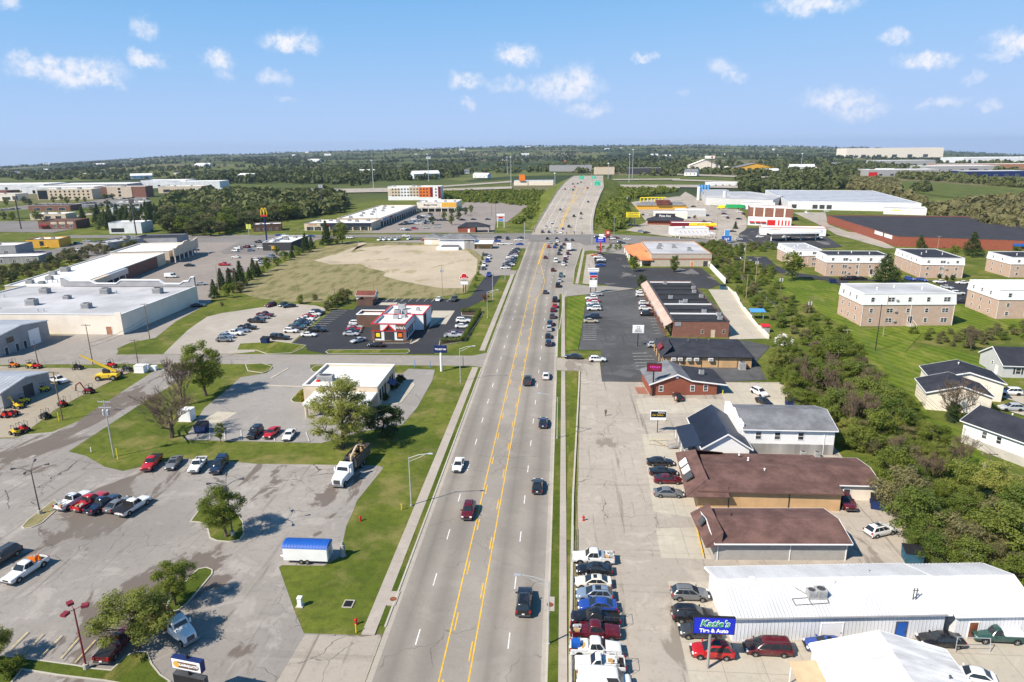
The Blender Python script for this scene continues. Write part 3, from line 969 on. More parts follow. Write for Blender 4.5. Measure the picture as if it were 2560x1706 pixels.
 sheet('lawn',TP('B5',(1350,690),(1650,640),(2000,700),(2353,790)) + TP('B6',(180,860),(170,1050),(370,1300),(1450,1220),(1480,990),(1660,990),(1990,1180),(2400,1140),(2400,1290),(1100,1350),(900,1568)) + TP('A8',(1500,20),(1930,110),(2050,300),(1450,320),(1420,560),(1500,700),(1790,780),(1960,1030),(2353,1240),(2353,1440),(1900,1300),(1600,1060),(1000,400),(720,100)) + TP('B5',(2300,1300),(1950,1050),(1600,900)),
  'mown_lawn','mown bright lawn sloping between the apartments and houses')
 sheet('lawn',TP('B4',(880,905),(1110,872),(1060,1210),(1035,1400),(1005,1545),(850,1568)),'mown_lawn','striped mown lawn between the pavement and the shops')
 # crossing street and far lots
 sheet('cross_street',V2((-340,452),(-148,452),(-88,454),(-39,459),(-21,462),(22,456),(39.5,450),(73,434.5)) + TP('C5',(590,1290),(840,1310),(1380,1350),(1420,1400),(840,1385),(300,1310)) + V2((60,402),(30,410),(13,399),(10,415),(-20.8,419),(-21,430),(-62,437),(-148,439),(-340,436)),
  'far_asphalt','street crossing the main road at the signals')
 sheet('pavement',TP('C3',(0,1190),(600,1197),(1250,1192),(2110,1195),(2140,1040)) + TP('C4',(40,1050),(340,822),(0,795)) + TP('C3',(1750,770),(1600,900),(1080,922),(470,1172)),'mall_asphalt','shopping strip car park, pale beyond and shaded near the shops')
 sheet('pavement',TP('C4',(1620,1160),(1900,1050),(1800,900),(1700,780),(2353,700)) + TP('C5',(180,640),(520,830),(900,880),(1000,1000),(1000,1120),(860,1300),(590,1290),(0,1235)) + TP('C4',(2240,1250)),'concrete_lot','pale paved area between the roadside restaurants')
 sheet('pavement',TP('C5',(1020,1130),(1200,1120),(2030,1220),(2280,1380),(2050,1400),(1420,1370),(870,1310),(900,1200)),'sealed_asphalt','dark forecourt of the fuel station')
 sheet('pavement',TP('C5',(1620,920),(2050,920),(2090,1080),(2353,1180)) + TP('C6',(140,1190),(420,1290),(640,1400),(500,1400),(0,1260)) + TP('C5',(2200,1220),(2000,1100)),'concrete_lot','pale truck yard between the two large warehouses')
 sheet('pavement',TP('C1',(0,1040),(500,1030),(1000,1140),(700,1190),(0,1180)) + V2((-470,440)),'far_asphalt','car park of the brick restaurant')
 sheet('pavement',TP('C1',(0,1530),(200,1420),(700,1420),(1000,1330),(1800,1250),(2353,1260),(2353,1330),(1780,1380),(1300,1500),(900,1540),(650,1540)),'far_asphalt','grey lane between the low restaurants')
 sheet('pavement',TP('C1',(0,870),(600,790),(1000,800),(1500,720),(1950,690),(1980,755),(1500,830),(1000,865),(500,880),(0,900)),'far_asphalt','hotel car park full of cars')
 sheet('path',TP('C1',(820,985),(1250,920),(1700,800),(1720,815),(1300,940),(860,1000)),'concrete_lot','pale lane curving past the hotel lawn')
 for i,(pts,m) in enumerate([
   (TP('C3',(-100,615),(700,600),(700,655),(-100,668)),'concrete_lot'),
   (TP('C3',(1430,572),(2353,512),(2353,530),(1430,590)),'concrete_lot'),
   (TP('C3',(1430,612),(2353,580),(2353,610),(1430,640)),'concrete_lot'),
   (TP('C4',(1320,560),(2353,560),(2353,605),(1400,600)),'concrete_lot'),
   (TP('C5',(-20,560),(880,565),(880,605),(-20,590)),'concrete_lot'),
   (TP('C4',(1330,490),(2353,482),(2353,496),(1330,503)),'concrete_lot'),
   (TP('C5',(0,490),(700,510),(860,520),(860,535),(0,505)),'concrete_lot'),
   (TP('C5',(0,420),(1000,450),(2100,470),(2100,490),(1000,470),(0,436)),'concrete_lot')]):
  mb = MB()
  mb.add([(p.x,p.y,tz(p.x,p.y) + 1.2) for p in pts],[tuple(range(len(pts)))])
  tag(place('highway',mb.mesh('highway',m,tri=True)),['pale highway wall and lanes behind the hotel','pale ramp climbing toward the overpass','highway lane below the ramp','highway lane to the east of the overpass','far stretch of highway behind the trees',
   'thin ramp on the grassy slope','thin ramp bending past the yellow building','frontage lane in front of the yellow buildings'][i],kind='structure')
 for i,pts in enumerate([TP('C1',(0,905),(560,870),(1150,862),(1180,930),(850,990),(0,1015)),TP('C2',(20,600),(200,545),(1000,545),(1400,560),(1200,600),(700,615)),
       TP('C4',(1350,505),(2353,500),(2353,555),(1400,555)),TP('C5',(0,505),(860,540),(860,560),(0,555)),TP('C4',(1440,440),(2353,445),(2353,480),(1440,485)),TP('C5',(0,440),(860,465),(860,515),(0,487)),
       TP('C3',(1430,545),(2353,490),(2353,510),(1430,570)),TP('C3',(1430,590),(2353,530),(2353,580),(1430,612)),
       TP('C6',(640,510),(900,505),(1400,540),(2353,620),(2353,800),(1500,740),(860,650),(640,600))]):
  mb = MB()
  mb.add([(p.x,p.y,tz(p.x,p.y) + .5) for p in pts],[tuple(range(len(pts)))])
  tag(place('field',mb.mesh('field','field',tri=True)),['lawn in front of the hotel','green meadow beyond the tree belt','grass slope beside the highway ramp','grass strip along the far highway','upper grass slope by the overpass','upper grass strip by the yellow buildings',
   'grass verge above the ramp','grass verge below the ramp','green hill field behind the warehouses'][i],kind='structure')
build_ground()
# ------------------------------------------------------------------ main road
def build_road():
 road = sheet('main_road',V2((-20.6,15),(-1.4,15),(-1.3,184),(-0.9,209),(0.6,256),(4.2,283),(5.6,319),(9.7,380),(13.4,399),(14,420),(-20.7,421)),'road_asphalt','five-lane main road with yellow centre lines',z=.05)
 z = .056
 dash_w,dash_y = MB(),MB()
 dash_w.box(-.07,.07,-1.35,1.35,0,.004)
 dash_y.box(-.075,.075,-1.6,1.6,0,.004)
 mw,my = dash_w.mesh('lane_dash','white_line'),dash_y.mesh('centre_dash','yellow_line')
 for k in range(34):
  y = 55.5 + k * 11.05
  if y < 415:
   place('lane_dash',mw,road,(-16.45,y,z))
  if y < 270:
   place('lane_dash',mw,road,(-5.75,y,z))
  if y < 265:
   place('centre_dash',my,road,(-12.35,y + 3,z))
   place('centre_dash',my,road,(-9.95,y - 2,z))
 for k in range(16):
  y = 268 + k * 9.5
  place('lane_dash',mw,road,(-5.2 + k * .28,y,z))
  if k > 1:
   place('lane_dash',mw,road,(-1.2 + k * .52,y,z))
   place('lane_dash',mw,road,(-8.6 + k * .05,y,z))
 yl = [Vector((-12.78,15)),Vector((-12.78,262))] + TP('B4',(400,870),(480,620),(548,350),(592,240))
 yr = [Vector((-9.6,15)),Vector((-9.6,255))] + TP('B4',(565,830),(597,705),(545,490),(585,330),(630,240))
 strip('yellow_line',yl,.16,'yellow_line',road,z=z + .004)
 strip('yellow_line',yr,.16,'yellow_line',road,z=z + .004)
 strip('yellow_line',TP('B4',(520,500),(580,300),(605,240)),.45,'yellow_line',road,z=z + .003)
 blk = MB()
 blk.box(-.3,.3,-1.3,1.3,0,.004)
 mb = blk.mesh('crosswalk_bar','white_line')
 for k in range(15):
  p = T('B4',375 + k * 19,213)
  place('crosswalk_bar',mb,road,(p.x,p.y,z + .02))
 # gutters and kerbs
 for name,x0,x1,y0,y1 in (('gutter',-20.6,-19.95,15,419),('gutter',-1.9,-1.4,15,200)):
  g = MB()
  g.box(x0,x1,y0,y1,.02,.0545)
  part(name,g,'gutter_concrete',road)
 for i,(x0,x1,y0,y1) in enumerate([(-20.85,-20.6,68,168),(-20.85,-20.6,182.5,318),(-1.4,-1.15,15,166.5),(-1.4,-1.1,178.5,208)]):
  g = MB()
  y = y0
  while y < y1 - .1:
   e = min(y1,y + 3)
   g.box(x0,x1,y + .01,e - .01,0,.15)
   y = e
  tag(part('kerb',g,'kerb_concrete',None),['concrete kerb along the near lawn','concrete kerb past the restaurant','concrete kerb on the tire shop side','short concrete kerb by the striped lawn'][i],kind='structure')
 strip('kerb',[(-1.1,208),(-.75,209),(.75,256),(2.0,268)],.25,'kerb_concrete',None,h=.15,label='kerb bending out toward the shop driveway')
 strip('kerb',TP('B4',(942,735),(962,560),(1032,335),(1045,285)),.25,'kerb_concrete',None,h=.15,label='kerb beside the turning lane at the crossing')
 # verges
 for x0,x1,y0,y1,lab in ((-21.6,-20.85,74,168,'left verge strip of grass by the near lawn'),(-21.6,-20.85,68.3,71.6,'short patch of verge at the driveway mouth'),(-21.6,-20.85,183.5,305,'left verge strip past the side street'),
        (-1.15,0,15,166,'right verge strip of grass by the kerb'),(-1.1,0,179,262,'right verge strip by the striped lawn')):
  g = MB()
  g.box(x0,x1,y0,y1,0,.12)
  tag(part('verge',g,'verge',None),lab,kind='structure')
 # pavement slabs
 sl = MB()
 sl.box(-.5,.5,-.74,.74,0,.13)
 ms = sl.mesh('slab','walk_concrete')
 for x,w,y0,y1,lab in ((-22.4,1.6,66.5,168,'left pavement of square concrete slabs by the near lawn'),(-22.4,1.55,184,305,'left pavement slabs past the side street'),
       (.48,.98,15,166,'right pavement of narrow concrete slabs'),(.45,1.1,179,262,'right pavement slabs beside the striped lawn')):
  root = bpy.data.objects.new('sidewalk',None)
  COL.objects.link(root)
  tag(root,lab,kind='structure')
  y = y0 + .75
  while y < y1:
   jit = random.Random(int(y * 10)).uniform(-.008,.008)
   place('slab',ms,root,(x,y,jit),0,(w,1,1))
   y += 1.5
 strip('sidewalk',TP('B4',(990,735),(1070,340),(1085,290)),1.3,'walk_concrete',None,z=.1,label='thin pavement by the turning lane')
 # manhole covers beside the kerb
 for i,p in enumerate((T('A2',1262,810),T('A3',350,862))):
  m = MB()
  m.tube((0,0,0),(0,0,.03),.42,.42,18)
  m.tube((0,0,.03),(0,0,.04),.34,.34,18)
  o = part('manhole_cover',m,'rust',None,None,(p.x,p.y,.14))
  tag(o,['round rusty manhole cover in the left pavement','round rusty manhole cover by the right kerb'][i],'manhole cover')
  m = MB()
  m.box(p.x - .75,p.x + .55,p.y - 1.2,p.y + 1.6,.0,.138)
  tag(part('slab',m,'walk_concrete',None),['square concrete pad around the left manhole','square concrete pad around the right manhole'][i],kind='structure')
 # raised approach to the overpass
 st = [(419,-20.7,14,0),(440,-21,20,0),(480,-20,21,.3),(528,-18,23,2),(600,-14,28,5),(700,-8.5,37,9.3),(780,-4,45,12),(900,3,51,13),(1050,12,59,12.4),(1200,20,67,9)]
 mb = MB()
 mb.grid([[(a,y,z + .06),(b,y,z + .06)] for y,a,b,z in st])
 ov = part('overpass_road',mb,'concrete_lot',None)
 tag(ov,'wide pale road climbing to the highway overpass',kind='structure')
 for side in (0,1):
  mb = MB()
  rows = []
  for y,a,b,z in st[2:]:
   x = (a,b)[side]
   s = (-1,1)[side]
   rows.append([(x + s * .3,y,z + .05),(x + s * (1.5 + z * 1.0),y,z * .55),(x + s * (2 + z * 2.1),y,tz(x,y) - .3)])
  mb.grid(rows)
  tag(part('embankment',mb,'lawn',None),['overgrown bank on the hotel side of the overpass road','overgrown bank on the restaurant side of the overpass road'][side],kind='structure')
  g = MB()
  for (y,a,b,z),(y2,a2,b2,z2) in zip(st[2:],st[3:]):
   x,x2 = (a,b)[side],(a2,b2)[side]
   n = max(1,int((y2 - y) / 6))
   g.add([(x - .05,y,z + .5),(x2 - .05,y2,z2 + .5),(x2 - .05,y2,z2 + .85),(x - .05,y,z + .85),(x + .05,y,z + .5),(x2 + .05,y2,z2 + .5),(x2 + .05,y2,z2 + .85),(x + .05,y,z + .85)],
    [(0,1,2,3),(4,5,6,7),(2,3,7,6)])
   for k in range(n):
    f = k / n
    g.box(lerp(x,x2,f) - .07,lerp(x,x2,f) + .07,lerp(y,y2,f) - .07,lerp(y,y2,f) + .07,lerp(z,z2,f),lerp(z,z2,f) + .8)
  tag(part('guard_rail',g,'galvanised',None),['steel guard rail on the hotel side of the overpass road','steel guard rail on the restaurant side of the overpass road'][side],'guard rail')
 def ov_pt(t,y):
  for (y0,a0,b0,z0),(y1,a1,b1,z1) in zip(st,st[1:]):
   if y <= y1:
    f = (y - y0) / (y1 - y0)
    return lerp(lerp(a0,a1,f),lerp(b0,b1,f),t),y,lerp(z0,z1,f) + .075
  return (lerp(20,67,t),y,9)
 for t,w,m,y0,y1 in ((.46,.5,'yellow_line',470,620),(.43,.4,'yellow_line',470,620),(.40,.5,'yellow_line',620,790),(.62,.5,'yellow_line',620,790),(.18,.2,'white_line',470,790),(.31,.2,'white_line',470,700),(.05,.2,'white_line',470,900),(.70,.2,'white_line',470,900),(.95,.2,'white_line',470,900)):
  pts = []
  y = y0
  while y <= y1:
   tt = t if m == 'white_line' or y < 622 else lerp(.46,t,smooth(610,780,y))
   pts.append(ov_pt(tt,y))
   y += 20
  strip('yellow_line' if m == 'yellow_line' else 'lane_line',pts,w,m,ov,z=.006 + .003 * len(pts) / 20)
 pts = [ov_pt(t,786) for t in (.40,.45,.5,.56,.62)]
 strip('yellow_line',pts,2.2,'yellow_line',ov,z=.02)
 return ov_pt
ov_pt = build_road()
# ------------------------------------------------------------------ planted islands, kerbs and painted bays
def build_islands():
 island('planted_island',TP('A1',(0,1320),(340,1362),(700,1412),(860,1442),(1020,1457),(1060,1420),(1150,1330),(1260,1285),(1360,1290),(1400,1400),(1480,1500),(1580,1566),(1400,1640),(960,1562),(540,1512),(200,1457),(150,1530),(60,1640),(-100,1640),(-100,1310)),
  'verge','grass island with kerb at the front corner of the lot')
 island('planted_island',TP('A1',(1525,890),(1560,925),(1640,915),(1730,840),(1860,690),(1955,575),(1958,535),(1900,512),(1820,528),(1740,600),(1640,720),(1550,820)),'verge','narrow rounded grass island with a young tree')
 island('planted_island',TP('A1',(1745,95),(1890,108),(1925,245),(1990,272),(2110,282),(2210,260),(2247,205),(2235,90),(2170,0),(2080,-40),(1830,-20)),'verge','grass island with a bushy tree and lamp post')
 island('planted_island',TP('A1',(195,140),(215,162),(290,150),(390,105),(500,5),(560,-60),(500,-110),(370,-10),(250,80)),'rough_grass','stony island around the left lamp post')
 island('planted_island',TP('A1',(-60,372),(25,372),(45,390),(35,415),(-60,440)),'verge','small grass island cut by the photo edge')
 island('planted_island',TP('A6',(500,235),(540,205),(640,200),(600,230),(560,262),(520,260)),'verge','small grass island at the bank entrance')
 island('planted_island',TP('A6',(318,520),(340,490),(445,400),(470,510),(430,545),(340,540)),'verge','grass bed with a yellow bush beside the bank')
 island('planted_island',TP('A6',(1130,545),(1230,350),(1370,340),(1455,365),(1460,385),(1340,540),(1300,556)),'pale_concrete','concrete walk island along the bank entrance')
 island('planted_island',TP('A6',(638,75),(670,58),(1400,50),(1418,70),(1390,90),(660,92)),'lawn','long kerbed grass island by the side street')
 island('planted_island',TP('A6',(0,60),(-180,60),(-150,0),(200,-20),(460,15),(420,50),(330,85),(100,95)),'lawn','grass island beside the gravel lot')
 island('planted_island',TP('A6',(-80,250),(-100,190),(60,182),(155,210),(130,245),(60,270)),'lawn','grass island with a bin at the street corner')
 strip('kerb',TP('A6',(140,318),(300,226)),.55,'pale_concrete',None,h=.14,label='slanted concrete lane divider in the bank lot')
 strip('kerb',TP('A6',(110,385),(440,397)),.55,'pale_concrete',None,h=.14,label='straight concrete lane divider in the bank lot')
 island('planted_island',TP('B3',(1340,1065),(1560,1055),(1610,1100),(1380,1440),(1060,1500),(1075,1430),(1330,1410),(1510,1160),(1500,1130),(1340,1125)),'mulch','mulched bed under the clipped hedge')
 island('planted_island',TP('B3',(260,1440),(680,1420),(740,1400),(720,1455),(640,1465),(270,1465)),'mulch','mulched bed in front of the restaurant windows')
 line_sets = [
  ('A1','faded_yellow',[((880,1190),(690,1400)),((730,1170),(560,1360)),((570,1150),(370,1350)),((400,1135),(215,1320)),((260,1115),(80,1290)),((100,1105),(-60,1260))],.13,'cracked grey'),
  ('A6','white_line',[((460,820),(490,905)),((150,820),(175,900))],.12,'grey parking lot around'),
  ('A5','white_line',[((2215,800),(2220,888)),((2060,790),(2070,885)),((1930,790),(1930,880))],.12,'grey parking lot around'),
  ('B4','white_line',[((1065,1245 + 26 * k),(1235 - k,1245 + 26 * k)) for k in range(8)],.13,'freshly sealed'),
  ('B4','white_line',[((1740 + 18 * k,920 + 36 * k),(1890 + 10 * k,920 + 36 * k)) for k in range(13)],.13,'freshly sealed'),
  ('A7','white_line',[((1105,97),(1240,93)),((1112,125),(1290,122)),((1120,154),(1310,152)),((1128,184),(1235,182)),((1136,214),(1235,212)),((1145,244),(1235,242))],.13,'freshly sealed'),
  ('B2','white_line',[((1910 - 38 * k,1076 + 26 * k),(2100 - 37 * k,1078 + 26 * k)) for k in range(10)],.13,'fresh black'),
  ('B3','white_line',[((460 + 94 * k,922),(410 + 94 * k,962)) for k in range(9)],.13,'fresh black'),
  ('A7','faded_yellow',[((1250,900),(1420,895)),((1250,930),(1400,945)),((1290,890),(1430,960)),((1530,1180),(1570,1150))],.16,'pale concrete parking bays'),
  ('A3','yellow_line',[((1690,140),(1762,440))],.16,'pale concrete pad with a yellow'),
 ]
 for t,m,segs,w,lab in line_sets:
  for a,b in segs:
   strip('bay_line',TP(t,a,b),w,m,next(o for k,o in SHEETS.items() if k.startswith(lab)))
build_islands()
# ------------------------------------------------------------------ vehicles (local frame: nose toward +x)
PAINT = {'white': (.72,.72,.71),'cream': (.66,.62,.54),'black': (.012,.012,.015),'navy': (.012,.02,.05),'blue': (.02,.06,.30),'silver': (.40,.42,.44),'grey': (.15,.155,.165),'steel blue': (.18,.24,.33),
  'red': (.42,.012,.015),'maroon': (.10,.008,.015),'beige': (.42,.37,.28),'teal': (.02,.09,.11),'green': (.02,.07,.06),'orange': (.65,.18,.03),'charcoal': (.045,.047,.052),'yellow': (.7,.45,.03)}
# length, width, belt, roof, cabin base rear/front, cabin roof rear/front, hood height, tail height, wheel radius, clearance
KINDS = {'sedan': (4.8,1.84,.95,1.44,-.43,.235,-.22,.03,.93,.98,.33,.2),
  'coupe': (4.6,1.85,.90,1.36,-.44,.17,-.24,.02,.84,.95,.34,.18),
  'hatchback': (4.3,1.8,1.0,1.52,-.48,.26,-.33,.06,.98,.98,.34,.2),
  'crossover': (4.65,1.87,1.08,1.68,-.49,.25,-.36,.035,1.07,1.06,.37,.24),
  'suv': (5.0,1.96,1.16,1.82,-.49,.235,-.41,.05,1.14,1.12,.40,.28),
  'jeep': (4.6,1.9,1.15,1.86,-.48,.12,-.46,.07,1.14,1.15,.41,.34),
  'minivan': (5.1,1.98,1.02,1.76,-.485,.32,-.45,.13,1.0,1.06,.36,.22),
  'van': (5.7,2.05,1.15,2.2,-.49,.36,-.485,.24,1.15,1.2,.38,.3),
  'pickup': (5.8,2.0,1.16,1.90,-.15,.20,-.11,.09,1.14,1.16,.41,.34),
  'single-cab pickup': (5.5,1.98,1.14,1.84,-.05,.20,-.02,.09,1.12,1.14,.40,.32)}
_CAR = {}
def car_meshes(kind):
 if kind in _CAR:
  return _CAR[kind]
 L,W,belt,roof,cr,cf,rr,rf,hood,tail,wr,gc = KINDS[kind]
 w = W / 2
 truck = 'pickup' in kind
 M = {}
 bed_x0,bed_x1 = -.485 * L,(cr - .01) * L
 sec = [(-.5,.84,.46,tail * .86),(-.488,.95,.36,tail * .97),(-.44,.985,gc + .06,tail),(-.36,1,gc,tail),(cr,1,gc,lerp(tail,belt,.8)),(0,1,gc,belt),(cf - .02,.995,gc,hood + .02),(cf + .08,.98,gc,hood - .035),
  (.39,.95,gc + .02,hood - .11),(.452,.89,gc + .06,hood - .20),(.485,.78,gc + .12,hood - .31),(.5,.58,gc + .2,hood - .42)]
 if truck or kind in ('jeep','suv','van'):
  sec[-3:] = [(.475,.95,gc + .06,hood - .10),(.496,.9,gc + .1,hood - .2),(.5,.82,gc + .16,hood - .32)]
 sec = sorted(sec)
 rows = []
 for fx,fw,zb,zt in sec:
  x,hw = fx * L,fw * w
  if truck and fx < cr - .005:
   zt = min(zt,.86)
  h = zt - zb
  half = [(0,zb),(hw * .86,zb),(hw * .985,zb + h * .16),(hw,zb + h * .5),(hw * .985,zb + h * .78),(hw * .93,zt - .03),(hw * .80,zt),(hw * .4,zt + .02),(0,zt + .025)]
  ring = [(x,y,z) for y,z in half] + [(x,-y,z) for y,z in reversed(half[1:-1])]
  rows.append(ring)
 mb = MB()
 mb.grid(rows,close=True)
 n = len(rows[0])
 mb.add(rows[0],[tuple(range(n))])
 mb.add(rows[-1],[tuple(reversed(range(n)))])
 if truck:                                             # cargo bed walls and tailgate
  t = .09
  mb.box(bed_x0,bed_x1,-w * .985,-w * .985 + t,.80,tail)
  mb.box(bed_x0,bed_x1,w * .985 - t,w * .985,.80,tail)
  mb.box(bed_x0 - .02,bed_x0 + t,-w * .93,w * .93,.72,tail - .01)
  mb.box(bed_x1 - t,bed_x1 + .03,-w * .96,w * .96,.75,tail + .02)
  fl = MB()
  fl.box(bed_x0 + t,bed_x1 - t,-w * .89,w * .89,.87,.90)
  for k in range(7):
   yy = -w * .75 + k * w * .25
   fl.box(bed_x0 + t,bed_x1 - t,yy - .03,yy + .03,.90,.915)
  M['bed_floor'] = fl.mesh('bed_floor','black_metal')
 M['body'] = mb.mesh('body','car_paint',50)
 # cabin
 wb,wt = w * .93,w * .70
 if kind in ('van','jeep'):
  wt = w * .86
 def cab(t):
  z = lerp(belt - .06,roof - .05,t)
  return lerp(cr,rr,t) * L,lerp(cf,rf,t) * L,lerp(wb,wt,t),z
 def ring(x0,x1,hw,z,c):
  return [(x0,-hw + c,z),(x0 + c,-hw,z),(x1 - c,-hw,z),(x1,-hw + c * 1.6,z),(x1,hw - c * 1.6,z),(x1 - c,hw,z),(x0 + c,hw,z),(x0,hw - c,z)]
 rows = []
 for t in (0,.5,.93):
  x0,x1,hw,z = cab(t)
  rows.append(ring(x0,x1,hw,z,.17))
 x0,x1,hw,z = cab(1)
 rows.append(ring(x0 + .08,x1 - .10,hw - .07,roof - .02,.18))
 rows.append(ring(x0 + .35,x1 - .42,hw - .28,roof,.2))
 mb = MB()
 mb.grid(rows,close=True)
 mb.add(rows[-1],[tuple(range(8))])
 M['cabin'] = mb.mesh('cabin','car_paint',58)
 e = .014
 def pane(pts,out):
  g = MB()
  out = Vector(out)
  g.add([Vector(p) + out * e for p in pts] + [Vector(p) - out * .02 for p in pts],[(0,1,2,3),(4,5,6,7),(0,1,5,4),(1,2,6,5),(2,3,7,6),(3,0,4,7)])
  return g
 a0,a1,ah,az = cab(.12)
 b0,b1,bh,bz = cab(.92)
 M['windscreen'] = pane([(a1,-ah + .14,az),(a1,ah - .14,az),(b1,bh - .14,bz),(b1,-bh + .14,bz)],(.8,0,.5)).mesh('windscreen','glass')
 M['rear_window'] = pane([(a0,-ah + .14,az),(a0,ah - .14,az),(b0,bh - .14,bz),(b0,-bh + .14,bz)],(-.8,0,.5)).mesh('rear_window','glass')
 ns = {'coupe': 1,'single-cab pickup': 1,'suv': 3,'crossover': 3,'minivan': 3,'van': 1}.get(kind,2)
 sides = MB()
 for s,key in ((-1,'side_window_r'),(1,'side_window_l')):
  for k in range(ns):
   f0,f1 = k / ns + .012,(k + 1) / ns - .012
   A,B = (a0 + .18,a1 - .14),(b0 + .14,b1 - .12)
   if kind == 'van':
    A,B = (a1 - 1.5,a1 - .2),(b1 - 1.3,b1 - .15)
   q = [(lerp(*A,f0),s * ah,az),(lerp(*A,f1),s * ah,az),(lerp(*B,f1),s * bh,bz),(lerp(*B,f0),s * bh,bz)]
   g = pane(q,(0,s,.25))
   M['%s%d' % (key,k)] = g.mesh('side_window','glass')
   sides.add(g.v,g.f)
 # wheels
 def wheel():
  t = MB()
  n = 18
  prof = [(-.11,wr * .62),(-.115,wr * .9),(-.08,wr),(.08,wr),(.115,wr * .9),(.11,wr * .62)]
  t.grid([[(wr2 * math.cos(2 * math.pi * i / n),y,wr2 * math.sin(2 * math.pi * i / n)) for i in range(n)] for y,wr2 in prof],close=True)
  r = MB()
  for s in (-1,1):
   hub = (0,s * .10,0)
   for i in range(5):
    a = 2 * math.pi * i / 5
    p = Vector((math.cos(a) * wr * .6,s * .085,math.sin(a) * wr * .6))
    r.tube(hub,p,wr * .17,wr * .14,4)
   r.grid([[(k * math.cos(2 * math.pi * i / 12),s * y,k * math.sin(2 * math.pi * i / 12)) for i in range(12)] for k,y in ((wr * .66,.105),(wr * .56,.09))],close=True)
   r.add([(wr * .58 * math.cos(2 * math.pi * i / 12),s * .055,wr * .58 * math.sin(2 * math.pi * i / 12)) for i in range(12)],[tuple(range(12))],1)
  return t.mesh('wheel','tyre',40),r.mesh('rim',['rim_metal','black_metal'])
 M['wheel'],M['rim'] = wheel()
 xs = (-.30 * L,.305 * L)
 if truck:
  xs = (-.315 * L,.315 * L)
 M['wheel_x'] = xs
 arch = MB()
 n = 12
 R = wr * 1.2
 for s in (-1,1):
  arch.add([(R * math.cos(math.pi * 2 * i / n),0,max(R * math.sin(math.pi * 2 * i / n),-wr * .4)) for i in range(n)],[tuple(range(n))])
  break
 M['arch'] = arch.mesh('wheel_arch','black_metal')  # flat black disc stands in for the shaded hollow around the wheel
 # lamps, plate, grille, mirrors
 hz = hood - (.3 if not truck else .26)
 g = MB()
 g.box(.455 * L,.497 * L,w * .50,w * .86,hz - .09,hz + .07)
 M['headlight_l'] = g.mesh('headlight','lamp_white')
 g = MB()
 g.box(.455 * L,.497 * L,-w * .86,-w * .50,hz - .09,hz + .07)
 M['headlight_r'] = g.mesh('headlight','lamp_white')
 tz_ = tail - .22
 for s,k in ((1,'l'),(-1,'r')):
  g = MB()
  y0,y1 = sorted((s * w * .70,s * w * .955))
  g.box(-.503 * L,-.47 * L,y0,y1,tz_ - .10,tz_ + .12 + (.1 if truck or kind in ('suv','crossover','van') else 0))
  M['taillight_' + k] = g.mesh('taillight','lamp_red')
  g = MB()
  y0,y1 = sorted((s * w * .95,s * (w + .17)))
  g.box((cf - .055) * L - .09,(cf - .055) * L + .07,y0,y1,belt + .0,belt + .16)
  M['mirror_' + k] = g.mesh('side_mirror','car_paint')
 g = MB()
 g.box(.485 * L,.506 * L,-w * .44,w * .44,hz - .14,hz + .06)
 M['grille'] = g.mesh('grille','black_metal')
 g = MB()
 g.box(-.512 * L,-.49 * L,-.16,.16,.62,.76)
 M['plate'] = g.mesh('number_plate','lamp_white')
 g = MB()
 g.box(.47 * L,.512 * L,-w * .84,w * .84,gc + .12,gc + .28)
 M['bumper'] = g.mesh('bumper','dark_steel')
 g = MB()
 g.box(-.512 * L,-.47 * L,-w * .88,w * .88,gc + .14,gc + .30)
 M['bumper_r'] = g.mesh('bumper','dark_steel')
 # one-piece version for cars a few pixels long
 bm = bmesh.new()
 far = bpy.data.meshes.new('car_' + kind)
 for k in ['body','cabin','windscreen','rear_window'] + [q for q in M if q.startswith('side_window')] + (['bed_floor'] if truck else []):
  st = len(bm.faces)
  bm.from_mesh(M[k])
  bm.faces.ensure_lookup_table()
  mi = 0 if k in ('body','cabin') else 1
  for f in bm.faces[st:]:
   f.material_index = mi
 for x in xs:
  for s in (-1,1):
   st = len(bm.faces)
   m2 = bmesh.ops.create_cone(bm,cap_ends=True,segments=10,radius1=wr,radius2=wr,depth=.22,matrix=Matrix.Translation((x,s * (w - .10),wr)) @ Matrix.Rotation(rad(90),4,'X'))
   bm.faces.ensure_lookup_table()
   for f in bm.faces[st:]:
    f.material_index = 1
 bm.to_mesh(far)
 bm.free()
 far.materials.append(MATS['car_paint'])
 far.materials.append(MATS['glass'])
 M['far'] = far
 _CAR[kind] = M
 return M
CAR_NAMES = {'sedan': 'sedan_car','coupe': 'coupe_car','hatchback': 'hatchback_car','crossover': 'crossover_car','suv': 'suv_car','jeep': 'jeep_car','minivan': 'minivan','van': 'van','pickup': 'pickup_truck','single-cab pickup': 'pickup_truck'}
CAR_CAT = {'minivan': 'van','van': 'van','pickup': 'pickup','single-cab pickup': 'pickup'}
